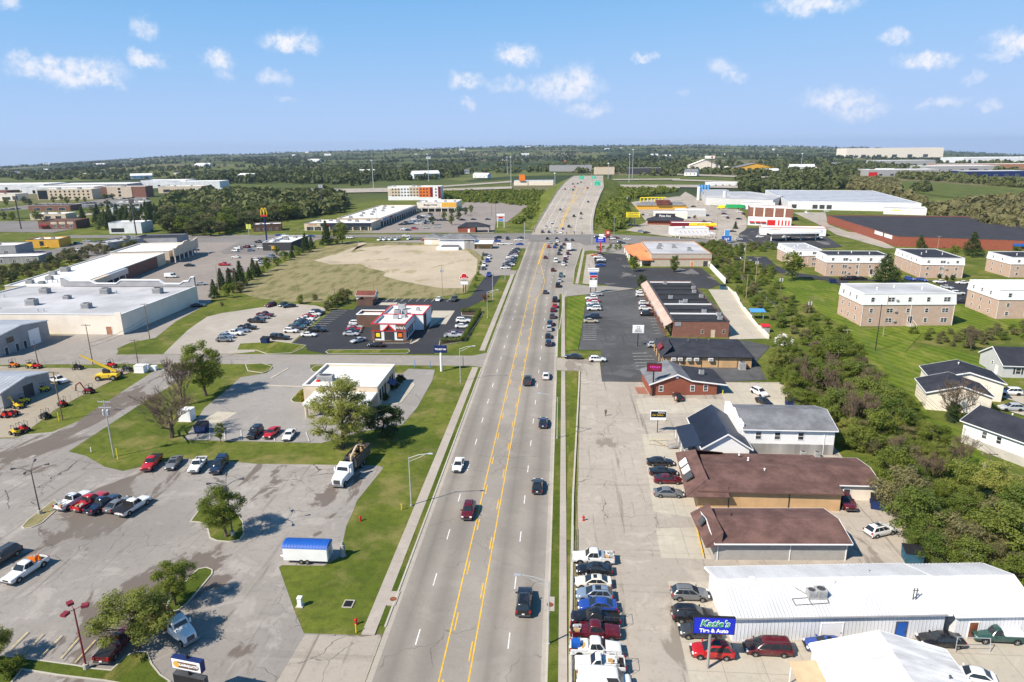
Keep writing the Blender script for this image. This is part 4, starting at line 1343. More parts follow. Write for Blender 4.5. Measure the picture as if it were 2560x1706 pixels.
def car(kind,color,pos,head,label,group=None,z=0.0,extra=None,detail=None,anchor=True):
 L,W = KINDS[kind][:2]
 M = car_meshes(kind)
 a = rad(head)
 x,y = pos[0],pos[1]
 if anchor:                                            # the survey point is the near edge of the vehicle
  y += (abs(math.sin(a)) * L + abs(math.cos(a)) * W) / 2
 dist = math.hypot(x,y)
 lv = detail or (2 if dist < 140 else 1 if dist < 330 else 0)
 rgb = PAINT[color]
 cat = CAR_CAT.get(kind,'car')
 nm = CAR_NAMES[kind]
 z0 = z + .06
 if lv == 0:
  o = place(nm,M['far'],None,(x,y,z0),a,None,rgb)
  return tag(o,label,cat,group)
 r = thing(nm,label,cat,(x,y,z0),a,group)
 for k in ['body','cabin','windscreen','rear_window'] + (['bed_floor'] if 'bed_floor' in M else []):
  place(k,M[k],r,color=rgb)
 for k in M:
  if k.startswith('side_window'):
   place('side_window',M[k],r)
 w,wr = W / 2,KINDS[kind][10]
 for fx in M['wheel_x']:
  for s in (-1,1):
   o = place('wheel',M['wheel'],r,(fx,s * (w - .105),wr))
   if lv == 2:
    place('rim',M['rim'],o)
   q = place('wheel_arch',M['arch'],r,(fx,s * (w + .004),wr * .98))
 for k,nm2 in (('headlight_l','headlight'),('headlight_r','headlight'),('taillight_l','taillight'),('taillight_r','taillight')):
  place(nm2,M[k],r)
 if lv == 2:
  for k,nm2 in (('mirror_l','side_mirror'),('mirror_r','side_mirror'),('grille','grille'),('plate','number_plate'),('bumper','bumper'),('bumper_r','bumper')):
   place(nm2,M[k],r,color=rgb)
  roof,cr,cf,rr,rf = KINDS[kind][3:8]
  if extra == 'sunroof':
   g = MB()
   g.box(lerp(rr,rf,.45) * L,lerp(rr,rf,.85) * L,-w * .42,w * .42,roof - .02,roof + .012)
   part('sunroof',g,'glass',r)
  if kind in ('suv','minivan','crossover') and extra != 'plain':
   for s in (-1,1):
    g = MB()
    g.box((rr + .03) * L,(rf - .05) * L,s * w * .55 - .02,s * w * .55 + .02,roof + .003,roof + .06)
    part('roof_rail',g,'dark_steel',r)
  if extra == 'cover':
   g = MB()
   g.box(-.48 * L,(cr - .012) * L,-w * .93,w * .93,KINDS[kind][9] + .003,KINDS[kind][9] + .05)
   part('bed_cover',g,'black_metal',r)
  if extra == 'white cover':
   g = MB()
   g.box(-.49 * L,(cr - .012) * L,-w * .96,w * .96,KINDS[kind][9] + .003,KINDS[kind][9] + .12)
   part('bed_cover',g,'white_metal',r)
  if extra in ('rack','white rack'):
   g = MB()
   x0,x1,zt = -.56 * L,(cr - .02) * L,KINDS[kind][9]
   for s in (-1,1):
    g.path([(x0,s * w * .9,zt + .45),(x1,s * w * .9,zt + .45)],.025)
    for k in range(4):
     xx = lerp(x0 + .5,x1,k / 3)
     g.path([(xx,s * w * .9,zt),(xx,s * w * .9,zt + .45)],.022)
   g.path([(x0,-w * .9,zt + .45),(x0,w * .9,zt + .45)],.025)
   g.path([(x0,-w * .9,zt + .45),(x0,-w * .9,.5)],.02)
   g.path([(x0,w * .9,zt + .45),(x0,w * .9,.5)],.02)
   part('load_rack',g,'dark_steel',r)
  if extra in ('toolbox','junk','white rack'):
   g = MB()
   rng = random.Random(int(x * 7 + y))
   if extra == 'toolbox':
    g.box((cr - .10) * L,(cr - .025) * L,-w * .86,w * .86,.95,1.26)
    part('tool_box',g,'steel',r)
    g = MB()
   for k in range(6):
    cx,cy,s = rng.uniform(-.45,cr - .14) * L,rng.uniform(-.6,.6) * w,rng.uniform(.12,.3)
    g = MB()
    g.box(cx - s,cx + s,cy - s * .7,cy + s * .7,.9,.9 + s * 1.3)
    part('cargo',g,['white_metal','unit_grey','timber'][k % 3],r)
  if extra == 'blue bin':
   g = MB()
   g.box(-.45 * L,-.30 * L,-.35,.5,.9,1.55)
   part('cargo',g,'blue_paint',r)
   g = MB()
   for k in range(6):
    g.box((-.27 + k * .02) * L,(-.24 + k * .02) * L,-.6 + k * .12,.1 + k * .1,.9,1.05 + .05 * (k % 3))
   part('cargo',g,'timber',r)
  if extra == 'cones':
   for k in range(4):
    g = MB()
    cx,cy = -.27 * L - (k // 2) * .5,-.35 + (k % 2) * .5
    g.box(cx - .2,cx + .2,cy - .2,cy + .2,.93,.97)
    g.tube((cx,cy,.97),(cx,cy,1.75),.16,.04,8)
    part('cone',g,'orange_paint',r)
   g = MB()
   g.box(-.2 * L,-.19 * L,-.6,.6,1.0,1.9)
   part('cargo',g,'orange_paint',r)
 if extra == 'cap':
  g = MB()
  zt = KINDS[kind][9]
  cr = KINDS[kind][4]
  rows = [[(-.48 * L,-w * .93,z),(cr * L - .03,-w * .93,z),(cr * L - .03,w * .93,z),(-.48 * L,w * .93,z)] for z in (zt + .004,zt + .1)]
  rows.append([(-.46 * L,-w * .74,zt + .68),(cr * L - .06,-w * .74,zt + .68),(cr * L - .06,w * .74,zt + .68),(-.46 * L,w * .74,zt + .68)])
  g.grid(rows,close=True)
  g.add(rows[-1],[(0,1,2,3)])
  o = part('bed_cap',g,'car_paint',r)
  o.color = (*rgb,1)
 if extra == 'flatbed':
  g = MB()
  cr = KINDS[kind][4]
  g.box(-.53 * L,cr * L - .04,-1.1,1.1,1.17,1.27)
  g.box(cr * L - .12,cr * L - .05,-1.05,1.05,1.27,2.0)
  part('flatbed',g,'black_metal',r)
 return r
def anchor_pt(t,x,y):
 return T(t,x,y).to_2d()
def car_row(group,where,rows,first='near end'):
 """rows: (tile, x, y, kind, colour, heading[, extra]); labels count along the row"""
 for i,q in enumerate(rows):
  t,x,y,kind,colr,head = q[:6]
  ex = q[6] if len(q) > 6 else None
  lab = '%s %s, %s from the %s of %s' % (colr,kind,ORD[i],first,where)
  car(kind,colr,anchor_pt(t,x,y),head,lab,group,extra=ex)
def build_vehicles():
 S = car
 A = anchor_pt
 car_row('vehicles parked along the roadside railing','the row by the railing',
   [('A3',850,1690,'van','white',0),('A3',812,1512,'single-cab pickup','white',180,'white rack'),('A3',770,1362,'pickup','white',0,'blue bin'),('A3',768,1200,'pickup','maroon',0,'junk'),('A3',770,1078,'pickup','black',180,'rack'),('A3',785,945,'sedan','blue',180),
   ('A3',757,845,'crossover','steel blue',180,'sunroof'),('A3',745,722,'sedan','cream',180,'sunroof'),('A3',755,603,'sedan','black',180,'sunroof'),('A3',750,500,'pickup','white',180,'toolbox')])
 S('crossover','grey',A('A3',1645,838),0,'blue-grey crossover with black roof parked by the white tire shop')
 S('suv','black',A('A3',1675,1043),0,'black suv parked just behind the blue shop sign')
 S('crossover','charcoal',A('A3',1735,1190),180,'dark grey crossover half hidden by the blue shop sign')
 S('crossover','red',A('A3',1850,1378),180,'bright red crossover parked below the blue shop sign',extra='sunroof')
 S('minivan','maroon',A('A4',15,1350),180,'maroon minivan parked in front of the tire shop')
 S('sedan','blue',A('A4',560,1318),180,'blue sedan tucked behind the white gabled shed',extra='sunroof')
 S('sedan','black',A('A4',1620,1272),180,'dark sedan near the rusty door of the tire shop')
 S('single-cab pickup','green',A('A4',2140,1232),180,'old green pickup with white bed cover at the tire shop',extra='white cover')
 S('coupe','white',A('A4',1930,1640),165,'white car cut by the bottom edge beside the gabled shed')
 car_row('sedans by the brown-roofed shops','the bays by the brown-roofed shops',[('A7',1447,1425,'sedan','grey',0),('A7',1440,1300,'sedan','maroon',0),('A7',1395,1228,'sedan','black',0),('A7',1368,1135,'sedan','black',0)])
 S('hatchback','black',A('A7',1535,540),90,'black hatchback behind the red brick office')
 S('crossover','white',A('A7',785,175),0,'white crossover turning in at the shop entrance')
 S('sedan','black',A('A7',560,150),172,'black sedan waiting to leave at the shop entrance')
 S('crossover','silver',A('A7',1320,42),0,'silver crossover by the cleaners sign')
 S('crossover','white',A('A7',2300,505),-65,'white crossover at the edge of the shrubs')
 S('sedan','black',A('A7',2350,600),-70,'black sedan under the shrubs behind the office')
 S('crossover','white',A('A4',1075,268),22,'white crossover alone on the gravel behind the shops',extra='sunroof')
 S('pickup','maroon',A('A8',762,1562),-88,'dark maroon pickup behind the brown-roofed shops')
 S('suv','white',A('A8',2240,485),178,'white suv on the house driveway')
 S('crossover','silver',A('A8',2255,630),178,'silver crossover parked by the white house')
 # moving traffic
 S('crossover','maroon',A('A2',1935,95),-90,'maroon crossover driving toward the camera')
 S('sedan','white',A('A6',1842,1198),-90,'white sedan driving toward the camera')
 S('suv','black',A('A3',103,990),90,'large black suv driving away near the street lamp')
 S('sedan','black',A('A7',230,1398),90,'black sedan driving away, nearest behind the large suv')
 S('sedan','navy',A('A7',283,788),90,'dark blue sedan driving away level with the walking man')
 S('sedan','white',A('A7',310,342),90,'white sedan driving away in the outer lane')
 S('pickup','charcoal',A('A7',137,398),90,'dark pickup driving away beside the yellow line')
 car_row('traffic queue in the outer lane','the outer-lane queue',[
  ('B4',642,1512,'suv','navy',90),('B4',637,1420,'sedan','black',90),('B4',648,1325,'crossover','silver',90),('B4',658,1265,'suv','navy',90),('B4',688,1172,'crossover','charcoal',90),('B4',696,1090,'sedan','maroon',90),
  ('B4',718,1042,'sedan','red',90),('B4',722,970,'pickup','black',90),('B4',758,788,'pickup','black',90),('B4',778,722,'crossover','silver',90),('B4',795,662,'pickup','teal',90),('B4',825,520,'crossover','white',90),
  ('B4',842,482,'sedan','black',90),('B4',850,448,'sedan','maroon',90),('B4',850,415,'crossover','white',90),('B4',878,385,'suv','maroon',90)])
 car_row('traffic in the inner lane','the inner-lane traffic',[
  ('B4',602,868,'sedan','charcoal',90),('B4',695,590,'crossover','maroon',90),('B4',732,482,'van','white',90),('B4',602,432,'sedan','maroon',90),('B4',770,388,'suv','charcoal',90),('B4',782,340,'sedan','black',90),('B4',800,308,'suv','navy',90),('B4',832,268,'sedan','maroon',90),('B4',858,215,'suv','charcoal',90),('B4',935,215,'sedan','charcoal',90)])
 car_row('cars in the turning lane','the turning lane at the signals',[
  ('B4',645,298,'sedan','red',90),('B4',716,302,'hatchback','blue',90),('B4',735,272,'sedan','black',90),('B4',660,245,'crossover','silver',90),('B4',752,230,'crossover','white',90),('B4',742,195,'sedan','black',90),('B4',627,197,'sedan','black',90)])
 car_row('cars waiting beyond the crossing','the cars waiting beyond the crossing',[
  ('C4',512,1197,'suv','black',-90),('C4',600,1197,'sedan','black',-90),('C4',680,1200,'jeep','silver',-90),('C4',762,1202,'crossover','white',-90),('C4',560,1130,'suv','silver',-90),('C4',620,1130,'sedan','white',-90),('C4',785,1155,'sedan','blue',-90),('C4',580,1090,'sedan','white',-90),('C4',640,1100,'van','white',-90),('C4',605,1050,'suv','white',-90)])
 for i,(f,y,k,c,h) in enumerate([(.30,585,'sedan','navy',-90),(.62,545,'suv','black',90),(.74,560,'suv','charcoal',90),(.76,535,'sedan','silver',90),(.80,640,'sedan','black',90),(.58,490,'suv','black',90),(.15,760,'sedan','maroon',-90),(.24,765,'sedan','white',-90),(.34,750,'suv','charcoal',-90),
          (.33,790,'hatchback','red',-90),(.64,770,'suv','red',90),(.25,840,'suv','teal',-90),(.42,880,'sedan','black',-90),(.36,850,'sedan','charcoal',-90)]):
  p = ov_pt(f,y)
  S(k,c,p,h,'%s %s on the overpass road, %s up from the crossing' % (c,k,ORD[i]),'cars on the overpass road',z=p[2] - .06,anchor=False)
 # parked, right of the road
 car_row('left row in the black lot','the left row in the black lot',[('B4',1162,1220,'sedan','beige',0),('B4',1180,1168,'suv','navy',180),('B4',1202,1070,'suv','white',180),('B4',1205,1030,'sedan','teal',180),('B4',1185,1003,'crossover','white',180),('B4',1195,968,'sedan','red',180),('B4',1170,938,'crossover','white',180),('B4',1230,890,'crossover','silver',180)])
 car_row('right row in the black lot','the right row in the black lot',[('B4',1858,1138,'suv','black',0),('B4',1830,1068,'crossover','white',0),('B4',1845,1036,'sedan','maroon',0),('B4',1825,1003,'crossover','white',0),('B4',1785,897,'crossover','white',0),('B4',1790,855,'sedan','white',0)])
 car_row('cars beside the pylon sign lot','the row in the worn dark lot',[('B4',1275,527,'sedan','blue',180),('B4',1290,488,'sedan','black',0),('B4',1290,462,'crossover','white',180),('B4',1250,425,'crossover','white',180),('B4',1210,400,'coupe','orange',180),('B4',1260,385,'sedan','charcoal',180)])
 # parked, left of the road
 S('jeep','black',A('A5',2300,892),-90,'black jeep parked nose-out by the bank')
 S('sedan','red',A('A6',100,888),-92,'red sedan parked by the bank between jeep and white coupe')
 S('coupe','white',A('A6',262,908),-84,'white coupe with black roof parked by the bank')
 S('pickup','red',A('A5',1310,1195),-80,'red pickup parked at the edge of the grass',extra='cover')
 S('sedan','grey',A('A5',1530,1180),-80,'grey sedan between the red and white pickups',extra='sunroof')
 S('single-cab pickup','white',A('A5',1745,1212),-80,'white single-cab pickup parked at the edge of the grass')
 S('pickup','navy',A('A5',1942,1222),-80,'dark pickup with a bed cap at the edge of the grass',extra='cap')
 car_row('pickups parked beside the stony island','the pickups beside the stony island',[('A5',560,1562,'pickup','white',78,'junk'),('A1',720,28,'pickup','red',78,'junk'),('A1',835,55,'pickup','navy',78),('A1',1005,35,'sedan','grey',78),('A1',1125,72,'pickup','white',78,'flatbed')],'lamp-post end')
 S('pickup','white',A('A1',85,700),-100,'white pickup loaded with orange traffic cones',extra='cones')
 S('suv','charcoal',A('A1',-115,560),-100,'dark suv at the left edge beside the pickup with cones')
 S('pickup','maroon',A('A1',935,1428),90,'dark red pickup under the near tree with covered bed',extra='cover')
 car_row('vehicles in the gravel lot left row','the left row in the gravel lot',[('B2',578,1455,'crossover','grey',0),('B2',608,1412,'crossover','steel blue',0),('B2',692,1378,'pickup','white',-4),('B2',795,1338,'sedan','steel blue',-4),('B2',858,1304,'pickup','black',-4),('B2',972,1222,'pickup','black',-4),('B2',1045,1172,'sedan','grey',-4),('B2',1078,1146,'pickup','maroon',-4)])
 car_row('vehicles in the gravel lot right row','the right row in the gravel lot',[('B2',1258,1430,'pickup','black',-4,'cap'),('B2',1395,1345,'crossover','white',-4),('B2',1455,1312,'suv','charcoal',-4),('B2',1492,1285,'crossover','teal',-4),('B2',1525,1258,'suv','navy',-4),('B2',1560,1230,'crossover','charcoal',-4),('B2',1580,1202,'pickup','white',-4),('B2',1625,1158,'coupe','red',-4),('B2',1682,1138,'crossover','white',-4),('B2',1725,1118,'suv','black',-4)])
 S('crossover','maroon',A('B2',1128,1032),-110,'maroon crossover at the far edge of the gravel lot')
 S('sedan','charcoal',A('B2',1275,1025),-100,'charcoal sedan at the far edge of the gravel lot')
 S('sedan','black',A('B2',1362,1040),-150,'black sedan at the far edge of the gravel lot')
 S('pickup','black',A('B2',1712,1334),-4,'black pickup in the striped bays beside the gravel lot')
 S('sedan','white',A('B2',1615,1392),-2,'white sedan in the striped bays beside the gravel lot')
 car_row('cars beside the restaurant door','the cars at the restaurant side door',[('B2',2135,1380,'sedan','silver',0),('B2',2165,1345,'sedan','navy',0),('B2',2175,1318,'sedan','red',0),('B2',2188,1290,'sedan','silver',0),('B2',2200,1250,'crossover','white',0)])
 S('sedan','silver',A('B2',2205,1478),-130,'silver sedan nosing out beside the restaurant')
 S('sedan','black',A('B3',285,1518),180,'black sedan crossing in front of the restaurant')
 S('sedan','white',A('B3',1048,960),-92,'white sedan backed into the bays behind the restaurant')
 S('suv','charcoal',A('B3',1238,962),-92,'charcoal suv backed into the bays behind the restaurant')
 car_row('cars along the clipped hedge','the cars along the clipped hedge',[('B3',1240,1405,'pickup','silver',0),('B3',1265,1368,'sedan','maroon',0),('B3',1350,1285,'sedan','white',0),('B3',1360,1220,'suv','white',0)])
 S('pickup','blue',A('B3',1668,655),-90,'blue pickup leaving the used-car lot')
 car_row('vehicles along the used-car lot wall','the cars along the used-car wall',[('B3',1605,572),('B3',1612,530),('B3',1650,475),('B3',1672,440),('B3',1655,395)] and
   [('B3',1605,572,'sedan','navy',-90),('B3',1612,532,'pickup','white',-90),('B3',1650,478,'pickup','blue',-90),('B3',1672,438,'crossover','white',-90),('B3',1655,397,'coupe','charcoal',0)])
 cols = ['white','black','charcoal','silver','maroon','white','black','navy','charcoal','white']
 car_row('front row of the used-car lot','the front row of used cars',[('B3',1875 + 13 * k,556 - 27 * k + k * k * .3,['coupe','sedan','crossover'][k % 3],cols[k],180) for k in range(9)])
 car_row('second row of the used-car lot','the second row of used cars',[('B3',1935 + 11 * k,520 - 27 * k,['sedan','crossover','sedan'][k % 3],cols[-k - 1],180) for k in range(8)])
 car_row('cars at the used-car corner','the cars at the used-car corner',[('B3',1825,262,'suv','white',180),('B3',1920,262,'sedan','white',180),('B3',2050,264,'sedan','blue',180),('B3',1765,225,'pickup','blue',180),('B3',2035,212,'sedan','white',180),('B3',1785,185,'suv','black',180),('B3',1900,200,'pickup','navy',-90),('B3',2060,185,'sedan','charcoal',180)],'white suv')
 car_row('white pickups beside the grey house','the white row by the cross street',[('B3',332,215,'pickup','white',-105),('B3',395,212,'pickup','white',-105),('B3',465,210,'pickup','white',-105),('B3',540,208,'pickup','white',-105)],'dirt-track end')
 S('suv','white',A('B3',662,166),0,'white suv on the cross street by the grey house')
 S('hatchback','white',A('B3',695,202),-120,'white hatchback beside the grey house lot')
 S('hatchback','grey',A('B3',808,198),180,'grey hatchback beside the grey house lot')
 S('sedan','red',A('B3',890,212),0,'red sedan beside the grey house')
 # shopping row lot and burger restaurant
 for q in [('B1',2310,527,'sedan','black',0,'black sedan alone on the tan shopping lot'),('B2',290,762,'sedan','silver',20,'silver sedan near the large store corner'),('B2',655,602,'hatchback','maroon',10,'maroon hatchback on the tan shopping lot'),('B2',245,1028,'sedan','black',15,'black sedan in the shade of the large store'),('B2',155,527,'sedan','charcoal',10,'charcoal sedan crossing the tan shopping lot'),
   ('B2',720,425,'sedan','white',170,'white sedan leaving the burger drive'),('B2',745,318,'suv','white',160,'white suv by the low hedge of the burger lot'),('B2',710,348,'crossover','white',160,'white crossover by the low hedge of the burger lot'),('B2',850,302,'suv','maroon',160,'maroon suv by the low hedge of the burger lot'),('B2',920,285,'sedan','silver',160,'silver sedan by the low hedge of the burger lot'),
   ('B2',905,342,'hatchback','steel blue',20,'pale blue hatchback at the burger drive-through'),('B2',1015,237,'pickup','charcoal',0,'charcoal pickup beside the tall arches sign'),('B2',1040,312,'suv','white',0,'white suv beside the dark burger restaurant'),('B2',980,460,'crossover','white',0,'white crossover behind the tan lot trees'),('B2',1055,460,'suv','black',0,'black suv behind the tan lot trees'),('B2',1062,497,'crossover','silver',0,'silver crossover behind the tan lot trees'),
   ('B2',1150,418,'suv','steel blue',90,'blue-grey suv at the back of the burger lot'),('B2',1185,452,'suv','charcoal',90,'charcoal suv at the back of the burger lot'),('B2',1308,392,'crossover','white',0,'white crossover against the row of cedars'),('B2',1255,152,'sedan','blue',0,'blue sedan on the street behind the burger restaurant'),('B2',1335,160,'crossover','white',0,'white crossover behind the burger restaurant roof'),('B2',1655,162,'sedan','blue',0,'blue sedan near the far cedars'),
   ('B2',2125,185,'crossover','white',180,'white crossover entering from the cross street'),('C1',1010,1440,'pickup','white',0,'white pickup in the restaurant lane'),('C1',580,1395,'coupe','yellow',0,'yellow car beside the tan restaurant'),('C1',1150,1315,'sedan','silver',0,'silver car on the back lane'),('C1',1030,1350,'suv','teal',0,'teal suv on the back lane'),('C1',1180,1405,'suv','charcoal',0,'charcoal suv by the long grey building'),
   ('B2',120,325,'crossover','silver',0,'silver crossover at the end of the shopping row'),('B2',225,330,'sedan','black',0,'black sedan at the end of the shopping row')]:
  S(q[3],q[4],A(*q[:3]),q[5],q[6],'cars around the shopping lot')
 # apartments
 for q in [('B6',985,708,'crossover','blue',-60,'bright blue crossover in the apartment lot'),('B6',1135,716,'sedan','blue',-70,'dark blue sedan in the apartment lot'),('B6',1328,732,'sedan','white',180,'white sedan in front of the round shrubs'),('B6',1610,745,'sedan','white',175,'white sedan at the end of the apartment lot'),('B6',1450,810,'sedan','silver',-60,'silver sedan in the middle of the apartment lot'),
   ('B6',1548,880,'suv','white',0,'white suv behind the near apartment block'),('B6',1605,975,'sedan','charcoal',0,'charcoal sedan behind the near apartment block'),('B6',1500,972,'sedan','white',0,'white sedan half hidden by the near apartment block'),('B6',190,695,'pickup','black',0,'black pickup, the outer of three dark ones at the apartments'),('B6',290,697,'suv','black',20,'black suv, the middle of three dark ones at the apartments'),('B6',372,690,'sedan','black',0,'black sedan, the inner of three dark ones at the apartments'),
   ('B5',1060,455,'pickup','charcoal',-20,'dark pickup on the drive by the bushes'),('B5',1120,465,'sedan','silver',0,'silver car on the drive by the bushes')]:
  S(q[3],q[4],A(*q[:3]),q[5],q[6],'cars at the apartments')
 # restaurants and fuel station on the far side
 for q in [('C4',1830,1180,'sedan','steel blue',0,'pale blue car in the lot before the dark-roofed restaurant'),('C4',1910,1200,'sedan','charcoal',0,'charcoal car in the lot before the dark-roofed restaurant'),('C4',1260,1270,'suv','navy',0,'dark suv on the cross street by the red pylon'),('C4',1330,1260,'van','white',0,'white van on the cross street by the red pylon'),('C4',1440,1285,'suv','white',0,'white suv on the cross street past the red pylon'),('C4',1495,1272,'sedan','maroon',0,'maroon car on the cross street past the red pylon'),
   ('C4',1650,1290,'sedan','white',0,'white sedan on the cross street behind the orange roof'),('C4',1565,1340,'suv','charcoal',0,'dark suv between the shrubs and orange roof'),('C4',1860,960,'sedan','black',90,'black car beside the yellow sign'),('C4',1925,965,'sedan','white',90,'white car beside the yellow sign'),('C4',1700,1105,'suv','black',0,'black suv by the round-topped sign'),('C4',1785,1110,'sedan','black',0,'black car by the round-topped sign'),
   ('C5',815,1185,'sedan','charcoal',0,'charcoal car on the street by the blue pylon'),('C5',640,1310,'sedan','white',0,'white car on the street by the blue pylon'),('C5',905,1292,'sedan','silver',-20,'silver car nosing past the blue pylon'),('C5',1180,1260,'crossover','white',0,'white crossover at the fuel station edge'),('C5',1530,1265,'crossover','white',0,'white crossover under the fuel canopy'),('C5',1580,1290,'suv','black',0,'black suv under the fuel canopy'),('C5',1990,1270,'crossover','white',90,'white crossover leaving the fuel canopy'),
   ('C5',290,848,'sedan','black',10,'black car on the street by the plant'),('C5',690,915,'sedan','silver',0,'silver car, farthest of four in the brick hall lot'),('C5',700,945,'sedan','maroon',0,'maroon car in the brick hall lot'),('C5',715,975,'sedan','white',0,'white car in the brick hall lot'),('C5',750,1005,'suv','maroon',90,'maroon suv, nearest in the brick hall lot'),('C5',910,920,'suv','white',0,'white suv beside the brick hall'),('C5',900,1015,'sedan','black',0,'black car beside the brick hall'),('C5',960,950,'suv','maroon',90,'maroon suv tight against the brick hall'),
   ('C5',2075,912,'sedan','white',0,'white car at the white warehouse dock'),('C5',1815,940,'van','white',-90,'white van at the white warehouse dock')]:
  S(q[3],q[4],A(*q[:3]),q[5],q[6],'cars around the roadside restaurants')
 rng = random.Random(11)
 kinds = ['sedan','crossover','suv','pickup','hatchback']
 cl = ['white','silver','navy','black','charcoal','steel blue','white','grey','navy']
 k = 0
 for row,(x0,y0,x1,y1,nn) in enumerate([(880,1090,1000,1080,3),(860,1150,960,1165,3),(940,1060,1240,1045,7),(980,1078,1260,1075,7),(1040,1010,1250,990,5),(1030,1030,1450,1035,8),(1110,980,1260,972,4),(1050,1145,1350,1130,3)]):
  for i in range(nn):
   f = i / max(1,nn - 1)
   p = T('C3',lerp(x0,x1,f) + rng.uniform(-6,6),lerp(y0,y1,f))
   c,kd = rng.choice(cl),rng.choice(kinds)
   car(kd,c,p,rng.choice((0,180)),'%s %s, %s along the %s row of the shopping strip lot' % (c,kd,ORD[i],ORD[row]),'cars in the shopping strip lot')
 for lab,(x,y),c in (('red car alone near the shopping strip lot front',(1050,1148),'red'),('dark car by the lot trees',(1690,1025),'navy'),('dark car under the lone lamp',(1840,1022),'navy'),('dark car at the empty end of the lot',(2030,1020),'navy'),('black car at the tan shop doors',(1260,945),'black')):
  car('sedan',c,T('C3',x,y),0,lab,'cars in the shopping strip lot')
 for row,(x0,y0,x1,y1,nn) in enumerate([(20,895,230,880,4),(630,860,900,845,9),(920,832,1040,820,4),(1030,855,1360,832,9),(1090,808,1250,800,5),(1440,805,1560,790,4),(1590,790,1760,775,4),(1600,745,1760,730,4),(1830,748,1960,745,4),(600,825,700,815,3)]):
  for i in range(nn):
   f = i / max(1,nn - 1)
   p = T('C1',lerp(x0,x1,f) + rng.uniform(-8,8),lerp(y0,y1,f))
   c,kd = rng.choice(cl),rng.choice(kinds)
   car(kd,c,p,rng.choice((0,20,180)),'%s %s, %s along the %s row of the hotel lot' % (c,kd,ORD[i],ORD[row]),'cars in the hotel lot')
build_vehicles()
# ------------------------------------------------------------------ buildings
def flat_building(name,label,cat,x,y,w,d,h,rz=0.0,wall='beige_wall',roof='white_membrane',trim='white_trim',wins=(),units=(),doors=(),group=None,parapet=.5,z=0.0,vents=()):
 r = thing(name,label,cat,(x,y,z),rad(rz),group)
 flat_shell(r,w,d,h,wall,roof,trim,parapet)
 for q in wins:
  window(r,q[0],w,d,*q[1:5],**(q[5] if len(q) > 5 else {}))
 for q in doors:
  door(r,q[0],w,d,*q[1:4],**(q[4] if len(q) > 4 else {}))
 for q in units:
  roof_unit(r,q[0],q[1],h - parapet + .01,*(q[2:]))
 for q in vents:
  roof_vent(r,q[0],q[1],h - parapet + .005,q[2] if len(q) > 2 else 1.2)
 return r
def row_wins(face,n,u0,u1,z,ww,hh,**kw):
 return [(face,u0 + (u1 - u0) * (i + .5) / n,z,ww,hh,kw) for i in range(n)]
def poly_building(name,label,cat,pts,h,wall,roof,trim='white_trim',parapet=.4,group=None,z=0.0):
 c = Vector(pts[0])
 loc = [Vector(p) - c for p in pts]
 r = thing(name,label,cat,(c.x,c.y,z),0,group)
 n = len(loc)
 inn = offset_poly(loc,.35)
 mb = MB()
 for i in range(n):
  a,b = loc[i],loc[(i + 1) % n]
  mb.quad((*a,0),(*b,0),(*b,h),(*a,h))
  a,b = inn[i],inn[(i + 1) % n]
  mb.quad((*a,h - parapet - .2),(*b,h - parapet - .2),(*b,h),(*a,h))
 part('wall',mb,wall,r)
 mb = MB()
 mb.add([(*p,h - parapet) for p in inn],[tuple(range(n))])
 place('roof',mb.mesh('roof',roof,tri=True),r)
 mb = MB()
 out = offset_poly(loc,-.08)
 for i in range(n):
  j = (i + 1) % n
  mb.add([(*out[i],h + .003),(*out[j],h + .003),(*inn[j],h + .003),(*inn[i],h + .003),(*out[i],h + .15),(*out[j],h + .15),(*inn[j],h + .15),(*inn[i],h + .15)],[(4,5,6,7),(0,1,5,4),(2,3,7,6)])
 part('coping',mb,trim,r)
 return r
def wall_quad(root,a,b,f0,f1,z0,z1,mat,name,out=.06):
 """panel on the straight wall from a to b (local), between fractions f0..f1"""
 a,b = Vector(a),Vector(b)
 nrm = Vector((b.y - a.y,a.x - b.x)).normalized()
 p,q = a.lerp(b,f0),a.lerp(b,f1)
 mb = MB()
 p2,q2,p1,q1 = p + nrm * out,q + nrm * out,p + nrm * .004,q + nrm * .004
 mb.add([(*p1,z0),(*q1,z0),(*q1,z1),(*p1,z1),(*p2,z0),(*q2,z0),(*q2,z1),(*p2,z1)],[(4,5,6,7),(0,4,7,3),(1,2,6,5),(3,7,6,2),(0,1,5,4)])
 return part(name,mb,mat,root)
def slab_roof(root,pts,t,mat,name='roof'):
 """sloping slab over a quad of 3-D points"""
 mb = MB()
 n = len(pts)
 mb.add([tuple(p) for p in pts] + [(p[0],p[1],p[2] - t) for p in pts],[tuple(range(n)),tuple(range(2 * n - 1,n - 1,-1))] + [(i,(i + 1) % n,n + (i + 1) % n,n + i) for i in range(n)])
 return part(name,mb,mat,root)
